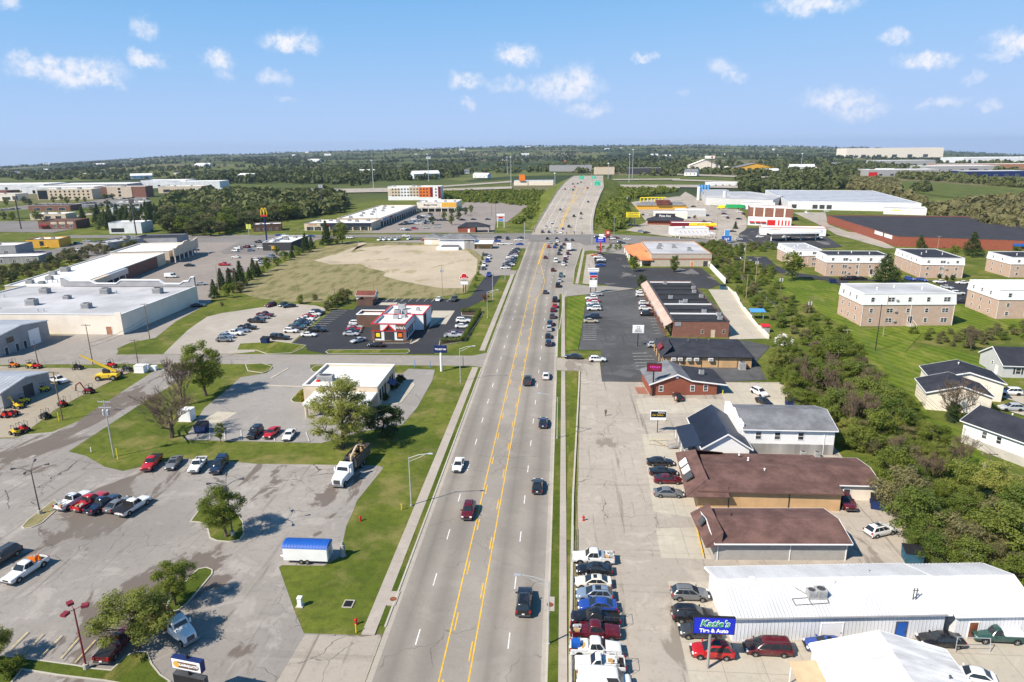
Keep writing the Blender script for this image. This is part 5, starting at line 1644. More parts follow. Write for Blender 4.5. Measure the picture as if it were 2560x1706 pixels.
def hip_roof(root,w,d,he,hr,mat,over=.5,ridge=.3,trim='white_trim'):
 x0,x1,y0,y1 = -over,w + over,-over,d + over
 if w >= d:
  a,b = (x0 + (d / 2) * (1 - ridge) + over,d / 2,hr),(x1 - (d / 2) * (1 - ridge) - over,d / 2,hr)
  fs = [(0,1,5,4),(1,2,5),(2,3,4,5),(3,0,4)]
 else:
  a,b = (w / 2,y0 + (w / 2) * (1 - ridge) + over,hr),(w / 2,y1 - (w / 2) * (1 - ridge) - over,hr)
  fs = [(3,0,4,5),(0,1,4),(1,2,5,4),(2,3,5)]
 mb = MB()
 mb.add([(x0,y0,he),(x1,y0,he),(x1,y1,he),(x0,y1,he),a,b],fs + [(3,2,1,0)])
 o = part('roof',mb,mat,root)
 f = MB()
 for q in ((x0 - .05,x1 + .05,y0 - .05,y0 - .002),(x0 - .05,x1 + .05,y1 + .002,y1 + .05),(x0 - .05,x0 - .002,y0,y1),(x1 + .002,x1 + .05,y0,y1)):
  f.box(*q,he - .16,he + .04)
 part('fascia',f,trim,o)
 return o
def plain_walls(root,w,d,h,mat,z0=0.0,name='wall'):
 mb = MB()
 mb.add([(0,0,z0),(w,0,z0),(w,d,z0),(0,d,z0),(0,0,h),(w,0,h),(w,d,h),(0,d,h)],[(0,1,5,4),(1,2,6,5),(2,3,7,6),(3,0,4,7)])
 return part(name,mb,mat,root)
def posts(root,pts,z0,z1,r,mat,name='column',n=8):
 for x,y in pts:
  mb = MB()
  mb.tube((0,0,z0),(0,0,z1),r,r,n)
  part(name,mb,mat,root,None,(x,y,0))
def build_right_side():
 # gabled shed at the bottom edge
 r = thing('white_shed','white gabled metal shed cut by the bottom edge','shed',(27.2,40,0))
 gable_shell(r,13.5,23.8,3.3,5.2,'white_metal','dirty_white_roof','y',.25)
 ribs(r,[((-.25,0,3.41),(-.25,24,3.41),(6.75,24,5.35),(6.75,0,5.35)),((13.75,24,3.41),(13.75,0,3.41),(6.75,0,5.35),(6.75,24,5.35))],.7,'roof_seam_shade',.06,.03)
 slab_roof(r,[(-3,9,2.7),(-.1,9,3.0),(-.1,22,3.0),(-3,22,2.7)],.12,'tan_metal','lean_to_roof')
 ribs(r,[((-3,9,2.7),(-3,22,2.7),(-.1,22,3.0),(-.1,9,3.0))],.45,'tan_metal',.06,.05)
 posts(r,[(-2.8,y) for y in (9.3,13.5,17.7,21.7)],0,2.6,.07,'white_trim','post')
 roof_vent(r,11.5,19,3.9,.8,'dark_steel')
 # tire shop
 r = thing('tire_shop','long white metal tire shop with ribbed roof and blue door','building',(19.9,67.9,0),rad(5))
 gable_shell(r,24.3,9.4,3.4,5.0,'white_metal','white_roof','x',.25,over_end=.6)
 ribs(r,[((-.6,-.25,3.52),(24.9,-.25,3.52),(24.9,4.7,5.15),(-.6,4.7,5.15)),((24.9,9.65,3.52),(-.6,9.65,3.52),(-.6,4.7,5.15),(24.9,4.7,5.15))],.42,'roof_seam_shade',.06,.045)
 ribs(r,[((0,0,0),(24.3,0,0),(24.3,0,3.3),(0,0,3.3))],.42,'wall_seam_shade',.06,.035,'wall_ribs')
 band(r,'s',24.3,9.4,-.02,24.32,3.28,3.44,'grey_wall','eave_trim',.12,.28)
 door(r,'s',24.3,9.4,19.4,1.15,2.3,'blue_paint','dark_steel')
 door(r,'s',24.3,9.4,11.4,2.4,2.3,'white_trim','white_trim','shutter_door')
 mb = MB()
 for k in range(9):
  wall_box(mb,'s',24.3,9.4,4.0 + k * .14,4.06 + k * .14,.15,.95,.04,.10)
 part('vent_grille',mb,'black_metal',r)
 roof_unit(r,9.7,2.3,4.2,.95,.95,.95)
 roof_unit(r,10.8,2.35,4.2,1.15,1.1,1.05)
 mb = MB()
 mb.path([(7.4,1.1,4.0),(11.4,1.3,4.05),(11.4,1.7,4.2)],.04)
 mb.path([(7.4,1.1,4.0),(7.3,1.9,4.25),(9.2,2.0,4.3),(9.4,1.0,3.98)],.04)
 mb.path([(9.3,2.4,4.4),(8.2,3.3,4.75)],.04)
 part('pipe_frame',mb,'dark_steel',r)
 for x,y in ((3.6,4.7),(13.0,4.2)):
  mb = MB()
  mb.tube((0,0,0),(0,0,.14),.42,.36,14)
  part('roof_dome',mb,'white_trim',r,50,(x,y,5.05 if y > 4.5 else 4.95))
 roof_vent(r,18.6,6.6,4.6,.7)
 for k in range(2):
  mb = MB()
  mb.path([(21.3 + k * .35,1.6,4.0),(21.3 + k * .35,1.6,5.6)],.06)
  mb.path([(21.1 + k * .35,1.6,5.3),(21.5 + k * .35,1.6,5.3)],.04)
  part('service_mast',mb,'dark_steel',r)
 e = thing('workshop_annex','white metal annex with a rusty panel door beside the tire shop','building',(45.4,70.0,0),rad(5))
 gable_shell(e,9.3,9.6,3.2,4.9,'white_metal','white_roof','x',.25,over_end=.3)
 ribs(e,[((-.3,-.25,3.32),(9.6,-.25,3.32),(9.6,4.8,5.05),(-.3,4.8,5.05)),((9.6,9.85,3.32),(-.3,9.85,3.32),(-.3,4.8,5.05),(9.6,4.8,5.05))],.42,'roof_seam_shade',.06,.045)
 ribs(e,[((0,0,0),(9.3,0,0),(9.3,0,3.1),(0,0,3.1))],.42,'wall_seam_shade',.06,.035,'wall_ribs')
 door(e,'s',9.3,9.6,2.1,1.0,2.2,'rust','white_trim')
 # front brown-roofed shop with block wall
 r = thing('brown_roof_shop','grey block shop under a plain brown shingle roof, nearest of two','shop',(21.3,84.2,0),rad(3))
 gable_shell(r,18,8.4,3.0,3.9,'grey_block','brown_shingle','x',.55,over_end=.3)
 for u in (.35,10.2,17.8):
  downpipe(r,'s',18,8.4,u,2.9)
 slab_roof(r,[(-1.5,-.7,2.55),(1.0,.2,4.3),(1.0,8.0,4.35),(-1.5,8.4,2.55)],.15,'brown_shingle','mansard')
 slab_roof(r,[(-1.5,-.7,2.5),(.6,-.6,2.75),(1.0,.18,4.25)],.1,'brown_shingle','mansard_end')
 roof_vent(r,3.6,5.5,3.75,.7,'black_metal')
 mb = MB()
 mb.add([(-1.1,3.6,3.15),(-1.1,4.9,3.15),(-.55,4.9,4.1),(-.55,3.6,4.1),(-1.3,3.6,3.25),(-1.3,4.9,3.25),(-.75,4.9,4.2),(-.75,3.6,4.2)],[(0,1,2,3),(4,5,6,7),(0,1,5,4),(2,3,7,6),(1,2,6,5),(3,0,4,7)])
 part('sign_board',mb,'dark_steel',r)
 # second brown-roofed shop
 r = thing('brown_roof_shop','tan-walled shop with long brown roof and west sign boards','shop',(21.6,98.6,0),0)
 gable_shell(r,21.8,13,3.2,4.0,'tan_wall','brown_shingle','x',.5,over_end=.2,trim='brown_wall')
 slab_roof(r,[(-2.0,-1.2,2.6),(1.6,1.0,4.6),(1.6,11.8,4.65),(-1.2,14.6,2.7)],.16,'brown_shingle','mansard')
 slab_roof(r,[(-2.0,-1.25,2.55),(4.6,-1.2,2.65),(4.6,.4,3.7),(1.6,.95,4.55)],.12,'brown_shingle','mansard_end')
 slab_roof(r,[(-1.2,14.6,2.7),(1.6,11.8,4.65),(6.5,12.5,3.9),(6.5,14.2,2.9)],.12,'brown_shingle','mansard_end')
 for u in (4.8,14.0):
  downpipe(r,'s',21.8,13,u,3.1,'black_metal')
 for y,m in ((2.6,'dark_steel'),(5.0,'white_trim'),(7.6,'white_trim')):
  mb = MB()
  mb.add([(-1.35,y,3.2),(-1.35,y + 1.7,3.2),(-.3,y + 1.7,4.1),(-.3,y,4.1),(-1.55,y,3.3),(-1.55,y + 1.7,3.3),(-.5,y + 1.7,4.3),(-.5,y,4.3)],[(0,1,2,3),(4,5,6,7),(0,1,5,4),(2,3,7,6),(1,2,6,5),(3,0,4,7)])
  part('sign_board',mb,m,r)
 for x,y in ((10,9.5),(11.6,5.5),(9.0,11.5)):
  roof_vent(r,x,y,3.9,.9,'white_trim')
 r = thing('brown_roof_annex','cream annex under a brown roof behind the tan shop','building',(44.3,102.3,0),0)
 gable_shell(r,6.4,9.5,2.8,3.5,'cream_wall','brown_shingle','x',.35,trim='white_trim')
 door(r,'s',6.4,9.5,1.5,.95,2.0,'dark_wall')
 # white house with dark metal roof
 r = thing('white_house','white house with a navy metal roof and side porch','house',(25.5,114.4,0),0)
 gable_shell(r,8,13.6,3.4,6.0,'white_siding','navy_roof','y',.5)
 ribs(r,[((-.5,-.5,3.37),(-.5,14.1,3.37),(4,14.1,6.15),(4,-.5,6.15))],.42,'navy_roof',.05,.05)
 slab_roof(r,[(-3.4,.6,2.75),(-.2,.6,3.55),(-.2,10.4,3.55),(-3.4,10.4,2.75)],.14,'navy_roof','porch_roof')
 slab_roof(r,[(8.3,3.5,3.3),(6,3.5,4.6),(6,12,4.6),(8.3,12,3.3)],.1,'navy_roof','side_roof')
 posts(r,[(-3.2,y) for y in (.8,4,7.2,10.2)],0,2.6,.08,'white_trim','post')
 mb = MB()
 mb.box(-3.3,-.01,.7,10.3,0,.5)
 part('porch_floor',mb,'weathered',r)
 mb = MB()
 for k in range(9):
  mb.path([(-5.2 + k * .22,5.8,.1 + k * .05),(-5.2 + k * .22,5.8,1.1 + k * .05)],.03)
  mb.path([(-5.2 + k * .22,7.4,.1 + k * .05),(-5.2 + k * .22,7.4,1.1 + k * .05)],.03)
 for y in (5.8,7.4):
  mb.path([(-5.2,y,1.1),(-3.4,y,1.5)],.04)
 mb.add([(-5.3,5.8,.1),(-3.3,5.8,.5),(-3.3,7.4,.5),(-5.3,7.4,.1)],[(0,1,2,3)])
 part('porch_ramp',mb,'weathered',r)
 r = thing('grey_roof_house','white two-storey house with grey shingle roof and weathered skirt','house',(33.7,119.2,0),0)
 gable_shell(r,16.2,12,5.0,6.6,'white_siding','grey_shingle','x',.4)
 band(r,'s',16.2,12,0,16.2,0,2.1,'weathered','skirt_wall',.08)
 for u in (2.6,6.0,10.2):
  window(r,'s',16.2,12,u,3.0,.95,1.35)
 downpipe(r,'s',16.2,12,14.4,4.9)
 mb = MB()
 mb.box(-1.0,-.05,.2,11.8,0,5.9)
 part('stair_wall',mb,'white_siding',r)
 for u in (10.5,13.0):
  roof_unit(r,u,-1.2,.3,.9,.8,.9)
 # red brick office
 r = thing('brick_office','red brick office with an uneven grey gable roof','building',(20.4,149.3,0),rad(4.5))
 prof = [(0,0),(15.2,0),(15.2,2.75),(9.2,3.55),(6,5.1),(0,2.9)]
 mb = MB()
 n = len(prof)
 mb.add([(x,0,z) for x,z in prof] + [(x,10.5,z) for x,z in prof],[tuple(range(n)),tuple(range(2 * n - 1,n - 1,-1)),(0,5,11,6),(1,2,8,7)])
 part('wall',mb,'red_brick',r)
 for (x0,z0),(x1,z1),m in (((-.5,2.75),(6,5.12),'grey_shingle'),((6,5.12),(9.25,3.6),'grey_shingle'),((9.25,3.6),(17.4,2.5),'black_shingle')):
  slab_roof(r,[(x0,-.4,z0 + .16),(x1,-.4,z1 + .16),(x1,11,z1 + .16),(x0,11,z0 + .16)],.15,m)
  mb = MB()
  mb.add([(x0,-.46,z0 - .12),(x1,-.46,z1 - .12),(x1,-.46,z1 + .19),(x0,-.46,z0 + .19),(x0,-.40,z0 - .12),(x1,-.40,z1 - .12),(x1,-.40,z1 + .19),(x0,-.40,z0 + .19)],[(0,1,2,3),(4,5,6,7),(0,1,5,4),(2,3,7,6),(1,2,6,5),(3,0,4,7)])
  part('verge_board',mb,'white_trim',r)
 for u in (2.4,9.6,12.6):
  window(r,'s',15.2,10.5,u,1.1,.85,1.3)
 mb = MB()
 wall_box(mb,'s',15.2,10.5,5.7,6.3,4.1,4.6,.004,.06)
 part('attic_vent',mb,'white_trim',r)
 roof_unit(r,13.0,5.4,3.4,1.0,1.0,.9)
 mb = MB()
 mb.box(-2.6,-.3,1.2,5.5,.02,.16)
 part('entrance_step',mb,'paver_red',r)
 # tan shop with dark mansard roof
 r = thing('tan_shop','tan shop with dark shingle roof and wall-hung air conditioners','shop',(27.0,170.9,0),0)
 plain_walls(r,21.6,16.5,3.0,'tan_wall')
 hip_roof(r,21.6,16.5,3.0,4.3,'black_shingle',.5,.25,'black_metal')
 slab_roof(r,[(-1.3,.2,2.6),(1.6,2.0,5.0),(1.6,13,5.0),(-1.3,15,2.6)],.15,'black_shingle','mansard')
 mb = MB()
 mb.add([(-1.15,5,3.1),(-1.15,9,3.1),(-.1,9,4.1),(-.1,5,4.1),(-1.35,5,3.2),(-1.35,9,3.2),(-.3,9,4.3),(-.3,5,4.3)],[(0,1,2,3),(4,5,6,7),(0,1,5,4),(2,3,7,6),(1,2,6,5),(3,0,4,7)])
 part('sign_board',mb,'dark_red',r)
 for u in (1.2,2.9,5.1,7.0,10.6):
  mb = MB()
  wall_box(mb,'s',21.6,16.5,u,u + 1.15,2.0,2.75,.004,.75)
  o = part('air_conditioner',mb,'white_trim',r)
  mb = MB()
  wall_box(mb,'s',21.6,16.5,u + .12,u + 1.03,2.1,2.66,.752,.77)
  part('grille',mb,'unit_grey',o)
 for u in (4.5,9.0,13.2,18.0):
  downpipe(r,'s',21.6,16.5,u,2.8,'brown_wall')
 roof_unit(r,19.0,-1.2,.05,1.6,1.4,2.0,'unit_grey')
 for x,y in ((7,9),(12.5,9.5),(10,12)):
  roof_vent(r,x,y,4.1,1.6,'dark_steel')
 posts(r,[(-1.1,y) for y in (.6,5,10,14.6)],0,2.5,.16,'tan_wall')
 # brick strip of shops
 r = flat_building('shop_strip','long brick strip of shops with black roof and pink canopy','shops',33.2,200.6,16.4,65,4.9,0,'brown_brick','black_roof','dark_steel',parapet=.35)
 for y in (2,10.5,16,24,31,39.5,48,55,62.5):
  mb = MB()
  mb.box(.5,16,y - .14,y + .14,4.56,4.95)
  part('party_wall',mb,'white_trim' if y in (24,62.5,10.5) else 'black_roof',r)
 for x,y in ((6.5,26),(8.2,28),(4.2,34),(11.5,13),(14.5,4),(15.2,9),(15,36),(14,44),(15,51),(6,60)):
  roof_unit(r,x,y,4.56,1.3,1.1,1.0,'galvanised' if y < 35 else 'unit_grey')
 slab_roof(r,[(-2.5,-.3,3.5),(-.35,-.3,4.8),(-.35,65.3,4.8),(-2.5,65.3,3.5)],.16,'canopy_pink','canopy_roof')
 mb = MB()
 mb.box(-2.55,-2.35,-.3,65.3,2.75,3.48)
 part('canopy_fascia',mb,'canopy_pink',r)
 posts(r,[(-2.1,.4 + 5 * k) for k in range(14)],0,2.6,.3,'brown_brick','pier',4)
 for k in range(12):
  mb = MB()
  wall_box(mb,'w',16.4,65,1.2 + k * 5.2,4.4 + k * 5.2,.4,2.5,.004,.05)
  part('shop_window',mb,'window_glass',r)
 for k in range(8):
  mb = MB()
  mb.box(-2.6,-2.57,3 + k * 7.6,5 + k * 7.6,2.85,3.4)
  part('shop_sign',mb,['navy','dark_steel','sky_blue'][k % 3],r)
 for u in (8.7,14.9):
  window(r,'s',16.4,65,u,1.2,.7,1.1,'beige_wall')
 door(r,'s',16.4,65,11.8,1.0,2.2,'beige_wall','beige_wall')
 mb = MB()
 wall_box(mb,'s',16.4,65,.5,2.3,3.4,4.6,.004,.12)
 part('wall_sign',mb,'steel',r)
 # orange roofed restaurant
 r = flat_building('orange_roof_restaurant','pale block restaurant with orange canopy roof','restaurant',42.2,327.8,28.3,46,6.0,0,'tan_block','grey_membrane','copper_brick',units=[(6,20,2.2,1.8,1.5),(14,24,2,2,1.5),(20,14,2,2,1.6),(8,30,2,2,1.4)],doors=[('s',19.2,1.2,2.4,{'mat': 'orange_roof'})])
 band(r,'s',28.3,46,.2,28.1,3.2,3.9,'copper_brick','brick_band',.08)
 band(r,'s',28.3,46,24.5,26.5,.1,2.6,'dark_wall','service_opening',.06)
 slab_roof(r,[(-9,18,3.6),(.0,18,5.3),(.0,45,5.3),(-9,45,3.6)],.5,'orange_roof','canopy_roof')
 slab_roof(r,[(-5,-.6,3.4),(.9,-.6,3.4),(.9,4,5.2),(-2.4,18,5.2),(-8,18,3.5)],.5,'orange_roof','canopy_roof')
 posts(r,[(-8.5,19),(-8.5,27),(-8.5,35),(-8.5,44),(-4.6,0)],0,3.2,.35,'white_trim')
 mb = MB()
 mb.box(-5.5,-.01,6,44,0,3.3)
 part('porch_wall',mb,'beige_wall',r)
 r = thing('bin_gate','green bin gate beside the pale block restaurant','gate',(69.2,321.5,0),rad(80))
 for k in range(2):
  mb = MB()
  for j in range(6):
   mb.box(k * 2 + j * .3,k * 2 + j * .3 + .27,0,.06,.1,2.2)
  part('gate_leaf',mb,'green_paint',r)
 # retaining walls
 w = [T('B5',640,515),T('B5',720,605),T('B5',845,735)]
 mb = MB()
 for a,b in zip(w,w[1:]):
  d = (b - a).normalized()
  s = Vector((-d.y,d.x,0)) * .2
  mb.add([a - s,b - s,b + s,a + s] + [p + Vector((0,0,2.3)) for p in (a - s,b - s,b + s,a + s)],[(4,5,6,7),(0,1,5,4),(2,3,7,6),(0,4,7,3),(1,2,6,5)])
 tag(part('retaining_wall',mb,'white_siding',None),'white painted retaining wall below the bushes','wall')
 w = [T('B5',x,y) for x,y in ((870,790),(960,870),(1010,960),(1070,1060),(1160,1170),(1260,1290),(1370,1410))]
 mb = MB()
 for i,(a,b) in enumerate(zip(w,w[1:])):
  d = (b - a).normalized()
  s = Vector((-d.y,d.x,0)) * .35
  hh = .7 + .5 * (i % 2)
  mb.add([a - s,b - s,b + s,a + s] + [p + Vector((0,0,hh)) for p in (a - s,b - s,b + s,a + s)],[(4,5,6,7),(0,1,5,4),(2,3,7,6),(0,4,7,3),(1,2,6,5)])
 tag(part('retaining_wall',mb,'cream_wall',None),'stepped cream retaining wall along the service drive','wall')
 p = T('B5',1250,1170)
 r = thing('pump_shelter','small shelter with pale blue roof on the slope','shelter',(p.x - 2,p.y,0))
 posts(r,[(0,0),(3.6,0),(0,2.4),(3.6,2.4)],0,2.6,.1,'weathered','post')
 slab_roof(r,[(-.5,-.5,2.6),(4.3,-.5,2.6),(4.3,3,3.0),(-.5,3,3.0)],.12,'sky_blue')
 p = T('B5',1345,1335)
 r = thing('tool_shed','little grey shed with a red roof by the rubble','shed',(p.x - 1.1,p.y,0))
 plain_walls(r,2.2,2.2,1.9,'weathered')
 slab_roof(r,[(-.2,-.2,1.95),(2.4,-.2,1.95),(2.4,2.4,2.3),(-.2,2.4,2.3)],.1,'red_paint')
build_right_side()
def apartment(x,y,rz,w,d,h,label,n,roof='grey_membrane',face_w=2,door_at=None):
 r = thing('apartment_block',label,'apartment block',(x,y,0),rad(rz),'brick and white apartment blocks')
 hs = h * .66
 plain_walls(r,w,d,hs,'pink_brick')
 up = MB()
 o = .25
 zs = ((hs - .15,.0,0),(hs,.22,0),(h,-.1,0))
 rows = [[(-q,-q,z),(w + q,-q,z),(w + q,d + q,z),(-q,d + q,z)] for z,q,_ in zs]
 up.grid(rows,close=True)
 u = part('upper_wall',up,'white_siding',r)
 mb = MB()
 mb.box(.1,w - .1,.1,d - .1,h - .3,h - .02)
 part('roof',mb,roof,r)
 mb = MB()
 for q in ((-.02,w + .02,-.02,.3),(-.02,w + .02,d - .3,d + .02),(-.02,.3,.3,d - .3),(w - .3,w + .02,.3,d - .3)):
  mb.box(*q,h - .06,h + .14)
 part('coping',mb,'white_trim',r)
 for lev,z in enumerate((h * .12,h * .42,h * .76)):
  for i in range(n):
   uc = w * (i + .5) / n
   if door_at is not None and abs(uc - door_at) < 1.5 and lev == 0:
    continue
   wide = 1.9 if i % 3 == 1 else .95
   fr = window(r,'s',w,d,uc,z,wide,h * .125,fw=.1)
   if lev == 2:
    fr.location = (0,-.12,0)
   if wide > 1.5 and i + 1 < n:
    mb = MB()
    wall_box(mb,'s',w,d,uc + 1.5,uc + 2.2,z + .2,z + .7,.01,.4 if lev < 2 else .45)
    part('air_conditioner',mb,'unit_grey',r)
  for i in range(face_w):
   fr = window(r,'w',w,d,d * (i + .7) / (face_w + .6),z,.8,h * .125)
   if lev == 2:
    fr.location = (-.12,0,0)
 for uu in (.15,w * .53,w - .15):
  downpipe(r,'s',w,d,uu,hs)
 if door_at is not None:
  door(r,'s',w,d,door_at,1.3,2.3,'dark_wall','white_trim',z0=.9)
  mb = MB()
  for k in range(6):
   mb.box(door_at - .9,door_at + .9,-2.6 + k * .4,-.01,k * .15,(k + 1) * .15)
  part('stairs',mb,'pale_concrete',r)
  mb = MB()
  for s in (-.95,.95):
   mb.path([(door_at + s,-2.6,.9),(door_at + s,-.1,1.9)],.04)
   mb.path([(door_at + s,-2.6,0),(door_at + s,-2.6,.9)],.04)
  part('stair_rail',mb,'white_trim',r)
 for k in range(3):
  roof_vent(r,w * (.25 + .25 * k),d * (.4 + .2 * (k % 2)),h - .02,1.3,'white_trim')
 return r
def build_apartments():
 apartment(93.6,215.5,3,28.5,16.5,10.4,'brick and white apartment block with a grey roof and front steps, nearest',5,'grey_membrane',3,15.2)
 apartment(140.6,226.6,0,32,17.5,9.6,'apartment block with white roof cut by the photo edge',5,'white_membrane',3)
 apartment(152.0,300.0,-4,17,28,8.5,'dark-roofed apartment block behind the round shrubs',3,'dark_shingle',5)
 apartment(114.2,303.5,-2,26,14,9.0,'dark-roofed apartment block beside the tall conifer',5,'dark_shingle',2,19)
 apartment(107.6,327,0,13,24,8.0,'grey-roofed apartment block behind the big leafy tree',2,'grey_membrane',3)
 apartment(189.3,301.5,0,24,17,8.5,'apartment block half hidden by trees at the photo edge',4,'dark_shingle',2)
 # houses by the edge
 r = thing('ranch_house','white house with dark roof on a block foundation, nearest of three houses','house',(76.2,126.2,0),rad(-62))
 gable_shell(r,16,9.5,4.6,6.6,'white_siding','dark_shingle','x',.5)
 band(r,'s',16,9.5,0,16,0,1.7,'concrete_block','foundation',.08)
 for u in (4.0,6.6,12.6):
  window(r,'s',16,9.5,u,2.5,.8,1.25)
 door(r,'s',16,9.5,7.6,1.2,1.4,'white_trim')
 roof_vent(r,5,5.5,6.3,.9,'white_trim')
 roof_vent(r,10,6,6.3,1.2,'beige_wall')
 r = thing('gable_house','pale house with stepped dark gable roofs behind the bare tree','house',(78.2,143.6,0),rad(-13))
 gable_shell(r,12,9,4.0,5.9,'cream_wall','dark_shingle','y',.4)
 r2 = thing('gable_house','rear gable of the pale house with the white vent','house',(83.2,152.0,0),rad(-13))
 gable_shell(r2,14,9,4.3,6.3,'cream_wall','dark_shingle','y',.4)
 roof_vent(r2,6.5,6,6.2,1.0,'white_trim')
 r = thing('grey_house','grey house with dark roof and shuttered window at the photo edge','house',(107.2,166.2,0),rad(-4))
 gable_shell(r,14,11,3.2,6.2,'grey_siding','dark_shingle','x',.4)
 window(r,'s',14,11,3.4,1.0,1.1,1.5)
 for u in (2.5,4.3):
  band(r,'s',14,11,u - .2,u + .2,.95,2.55,'dark_wall','shutter',.06)
 door(r,'s',14,11,6.2,1.0,2.1)
 door(r,'w',14,11,8.2,1.0,2.1)
 window(r,'w',14,11,6.0,1.8,.7,.9)
build_apartments()
def build_left_side():
 # bank
 r = flat_building('bank','white-roofed bank with dark windows and drive-through canopy','bank',-57.2,139.4,16.8,15.8,4.8,0,'beige_wall','white_membrane','white_trim',units=[(3.4,5.2,3.6,1.8,1.3)],
     wins=[('e',2 + 2.1 * k,.9,1.5,2.6,{'frame': 'beige_wall','pane': 'glass','bars': False}) for k in range(3)] + [('e',11 + 2.1 * k,.9,1.5,2.6,{'frame': 'beige_wall','pane': 'glass','bars': False}) for k in range(2)])
 slab_roof(r,[(2.5,-7.3,3.4),(16.6,-7.3,3.4),(16.6,-.01,3.5),(2.5,-.01,3.5)],.5,'white_membrane','canopy_roof')
 posts(r,[(3,-6.8),(16,-6.8),(9.5,-6.8),(3,-3)],0,3.0,.35,'beige_wall')
 slab_roof(r,[(16.9,7.6,3.1),(18.6,7.6,2.4),(18.6,11,2.4),(16.9,11,3.1)],.1,'navy','awning')
 mb = MB()
 mb.box(1.6,2.3,3.9,4.3,4.3,4.75)
 part('roof_marker',mb,'red_paint',r)
 # large store
 r = flat_building('department_store','very large cream store with grey roof and many rooftop units','store',-205,197.2,68,46,6.4,0,'cream_wall','grey_membrane','white_trim',parapet=.3,
     units=[(50,10,2.6,2.2,1.7),(60,34,3,2.4,2),(41,33,3,2.6,2),(28,14,3.2,2.4,2.1),(18,33,3,2.4,1.9),(19,8,2.4,2,1.2),(5,16,2.4,2,1.5),(33,24,2,2,1.2)],vents=[(37,5,1.5),(39,5,1.5),(45,33,2),(8,26,1.5)],doors=[('s',63.5,1.8,2.6,{'mat': 'copper_brick'})])
 mb = MB()
 sil = [(15,6.3),(15,9.6),(16.5,9.5),(19,8.2),(27,8.2),(29,7.2),(37,7.2),(39,8.6),(50,8.6),(54,8.6),(56,7.2),(62,7.2),(63.5,8.2),(65.5,8.3),(66.6,9.8),(67.8,9.8),(67.8,6.3)]
 n = len(sil)
 mb.add([(x,45.2,z) for x,z in sil] + [(x,46.0,z) for x,z in sil],[tuple(range(n)),tuple(range(2 * n - 1,n - 1,-1))])
 pf = place('false_front',mb.mesh('false_front','grey_wall',tri=True),r)
 mb = MB()
 for (x0,z0),(x1,z1) in zip(sil[1:-1],sil[2:-1]):
  mb.add([(x0,45.0,z0),(x1,45.0,z1),(x1,46.2,z1),(x0,46.2,z0),(x0,45.0,z0 + .35),(x1,45.0,z1 + .35),(x1,46.2,z1 + .35),(x0,46.2,z0 + .35)],[(4,5,6,7),(0,1,5,4),(2,3,7,6),(0,4,7,3),(1,2,6,5)])
 part('coping',mb,'white_trim',pf)
 mb = MB()
 wall_box(mb,'s',68,46,66.4,68.3,0,7.2,.01,.3)
 part('corner_wall',mb,'cream_wall',r)
 # shopping row with white roofs
 r = flat_building('shopping_row','long white-roofed shopping row with brown brick middle','shops',-215.6,245.5,27,84,5.6,8.9,'beige_wall','white_membrane','white_trim',parapet=.3,units=[(6,6,2.5,2,1.5),(9,14,2.5,2,1.5),(4,26,2.6,2,1.6),(5,34,3,3,2),(11,5,2,2,1)],vents=[(12 + 2 * k,7,2) for k in range(5)])
 band(r,'e',27,84,38,74,.01,5.3,'brown_brick','brick_front',.12)
 band(r,'e',27,84,22,38,3.2,5.5,'steel','blue_fascia',2.2)
 band(r,'e',27,84,0,22,3.2,5.5,'beige_wall','fascia',2.2)
 band(r,'e',27,84,.5,37.5,.02,3.1,'dark_wall','shop_front',.06)
 posts(r,[(29,2 + 5.5 * k) for k in range(7)],0,3.2,.25,'white_trim')
 r = flat_building('mission_front_shop','shop with curved white false front at the end of the row','shop',-229.6,330.5,29,34,6.2,8.9,'beige_wall','white_membrane','white_trim',parapet=.5)
 mb = MB()
 sil = [(-.2,0),(-.2,7.6),(3,7.2),(6,8.2),(12,8.2),(15,9.3),(20,9.3),(23,8.2),(28,8.2),(34.2,9),(34.2,0)]
 n = len(sil)
 mb.add([(31,y,z if z else 3.3) for y,z in sil] + [(31.6,y,z if z else 3.3) for y,z in sil],[tuple(range(n)),tuple(range(2 * n - 1,n - 1,-1))] + [(i,(i + 1) % n,n + (i + 1) % n,n + i) for i in range(n)])
 place('false_front',mb.mesh('false_front','beige_wall',tri=True),r)
 band(r,'e',29,34,.3,33.7,.02,3.1,'dark_wall','shop_front',.06)
 posts(r,[(31.3,1 + 6 * k) for k in range(6)],0,3.3,.3,'white_trim')
 # sheds at the left edge
 r = thing('storage_shed','grey metal shed with white roller door at the left edge','shed',(-192,171.2,0))
 gable_shell(r,35,20.5,5.8,7.0,'grey_shed','shed_roof','x',.2,'white_trim')
 door(r,'e',35,20.5,14.5,4,4.6,'white_trim',name='roller_door')
 for u in (3.5,7.5,10.5):
  door(r,'e',35,20.5,u,1.2,2.2,'dark_wall')
 window(r,'e',35,20.5,5.5,3.2,2.4,1.4,'dark_steel','glass')
 r = thing('equipment_shed','low grey equipment shed with dark doorway beside the yard','shed',(-162,134.0,0))
 gable_shell(r,38,14.6,4.0,5.2,'grey_shed','shed_roof','x',.25,'white_trim')
 ribs(r,[((-.2,-.25,4.1),(38.2,-.25,4.1),(38.2,7.3,5.34),(-.2,7.3,5.34))],1.0,'shed_roof',.06,.04)
 band(r,'e',38,14.6,6.2,9.2,.01,3.2,'dark_wall','doorway',.05)
 # restaurant with red trim
 r = thing('roast_beef_restaurant','white and brown restaurant with red trim and pointed red front frame','restaurant',(-56.7,193.6,0))
 flat_shell(r,10.4,12.5,5.0,'white_siding','white_membrane','red_paint',.7,.1,.25)
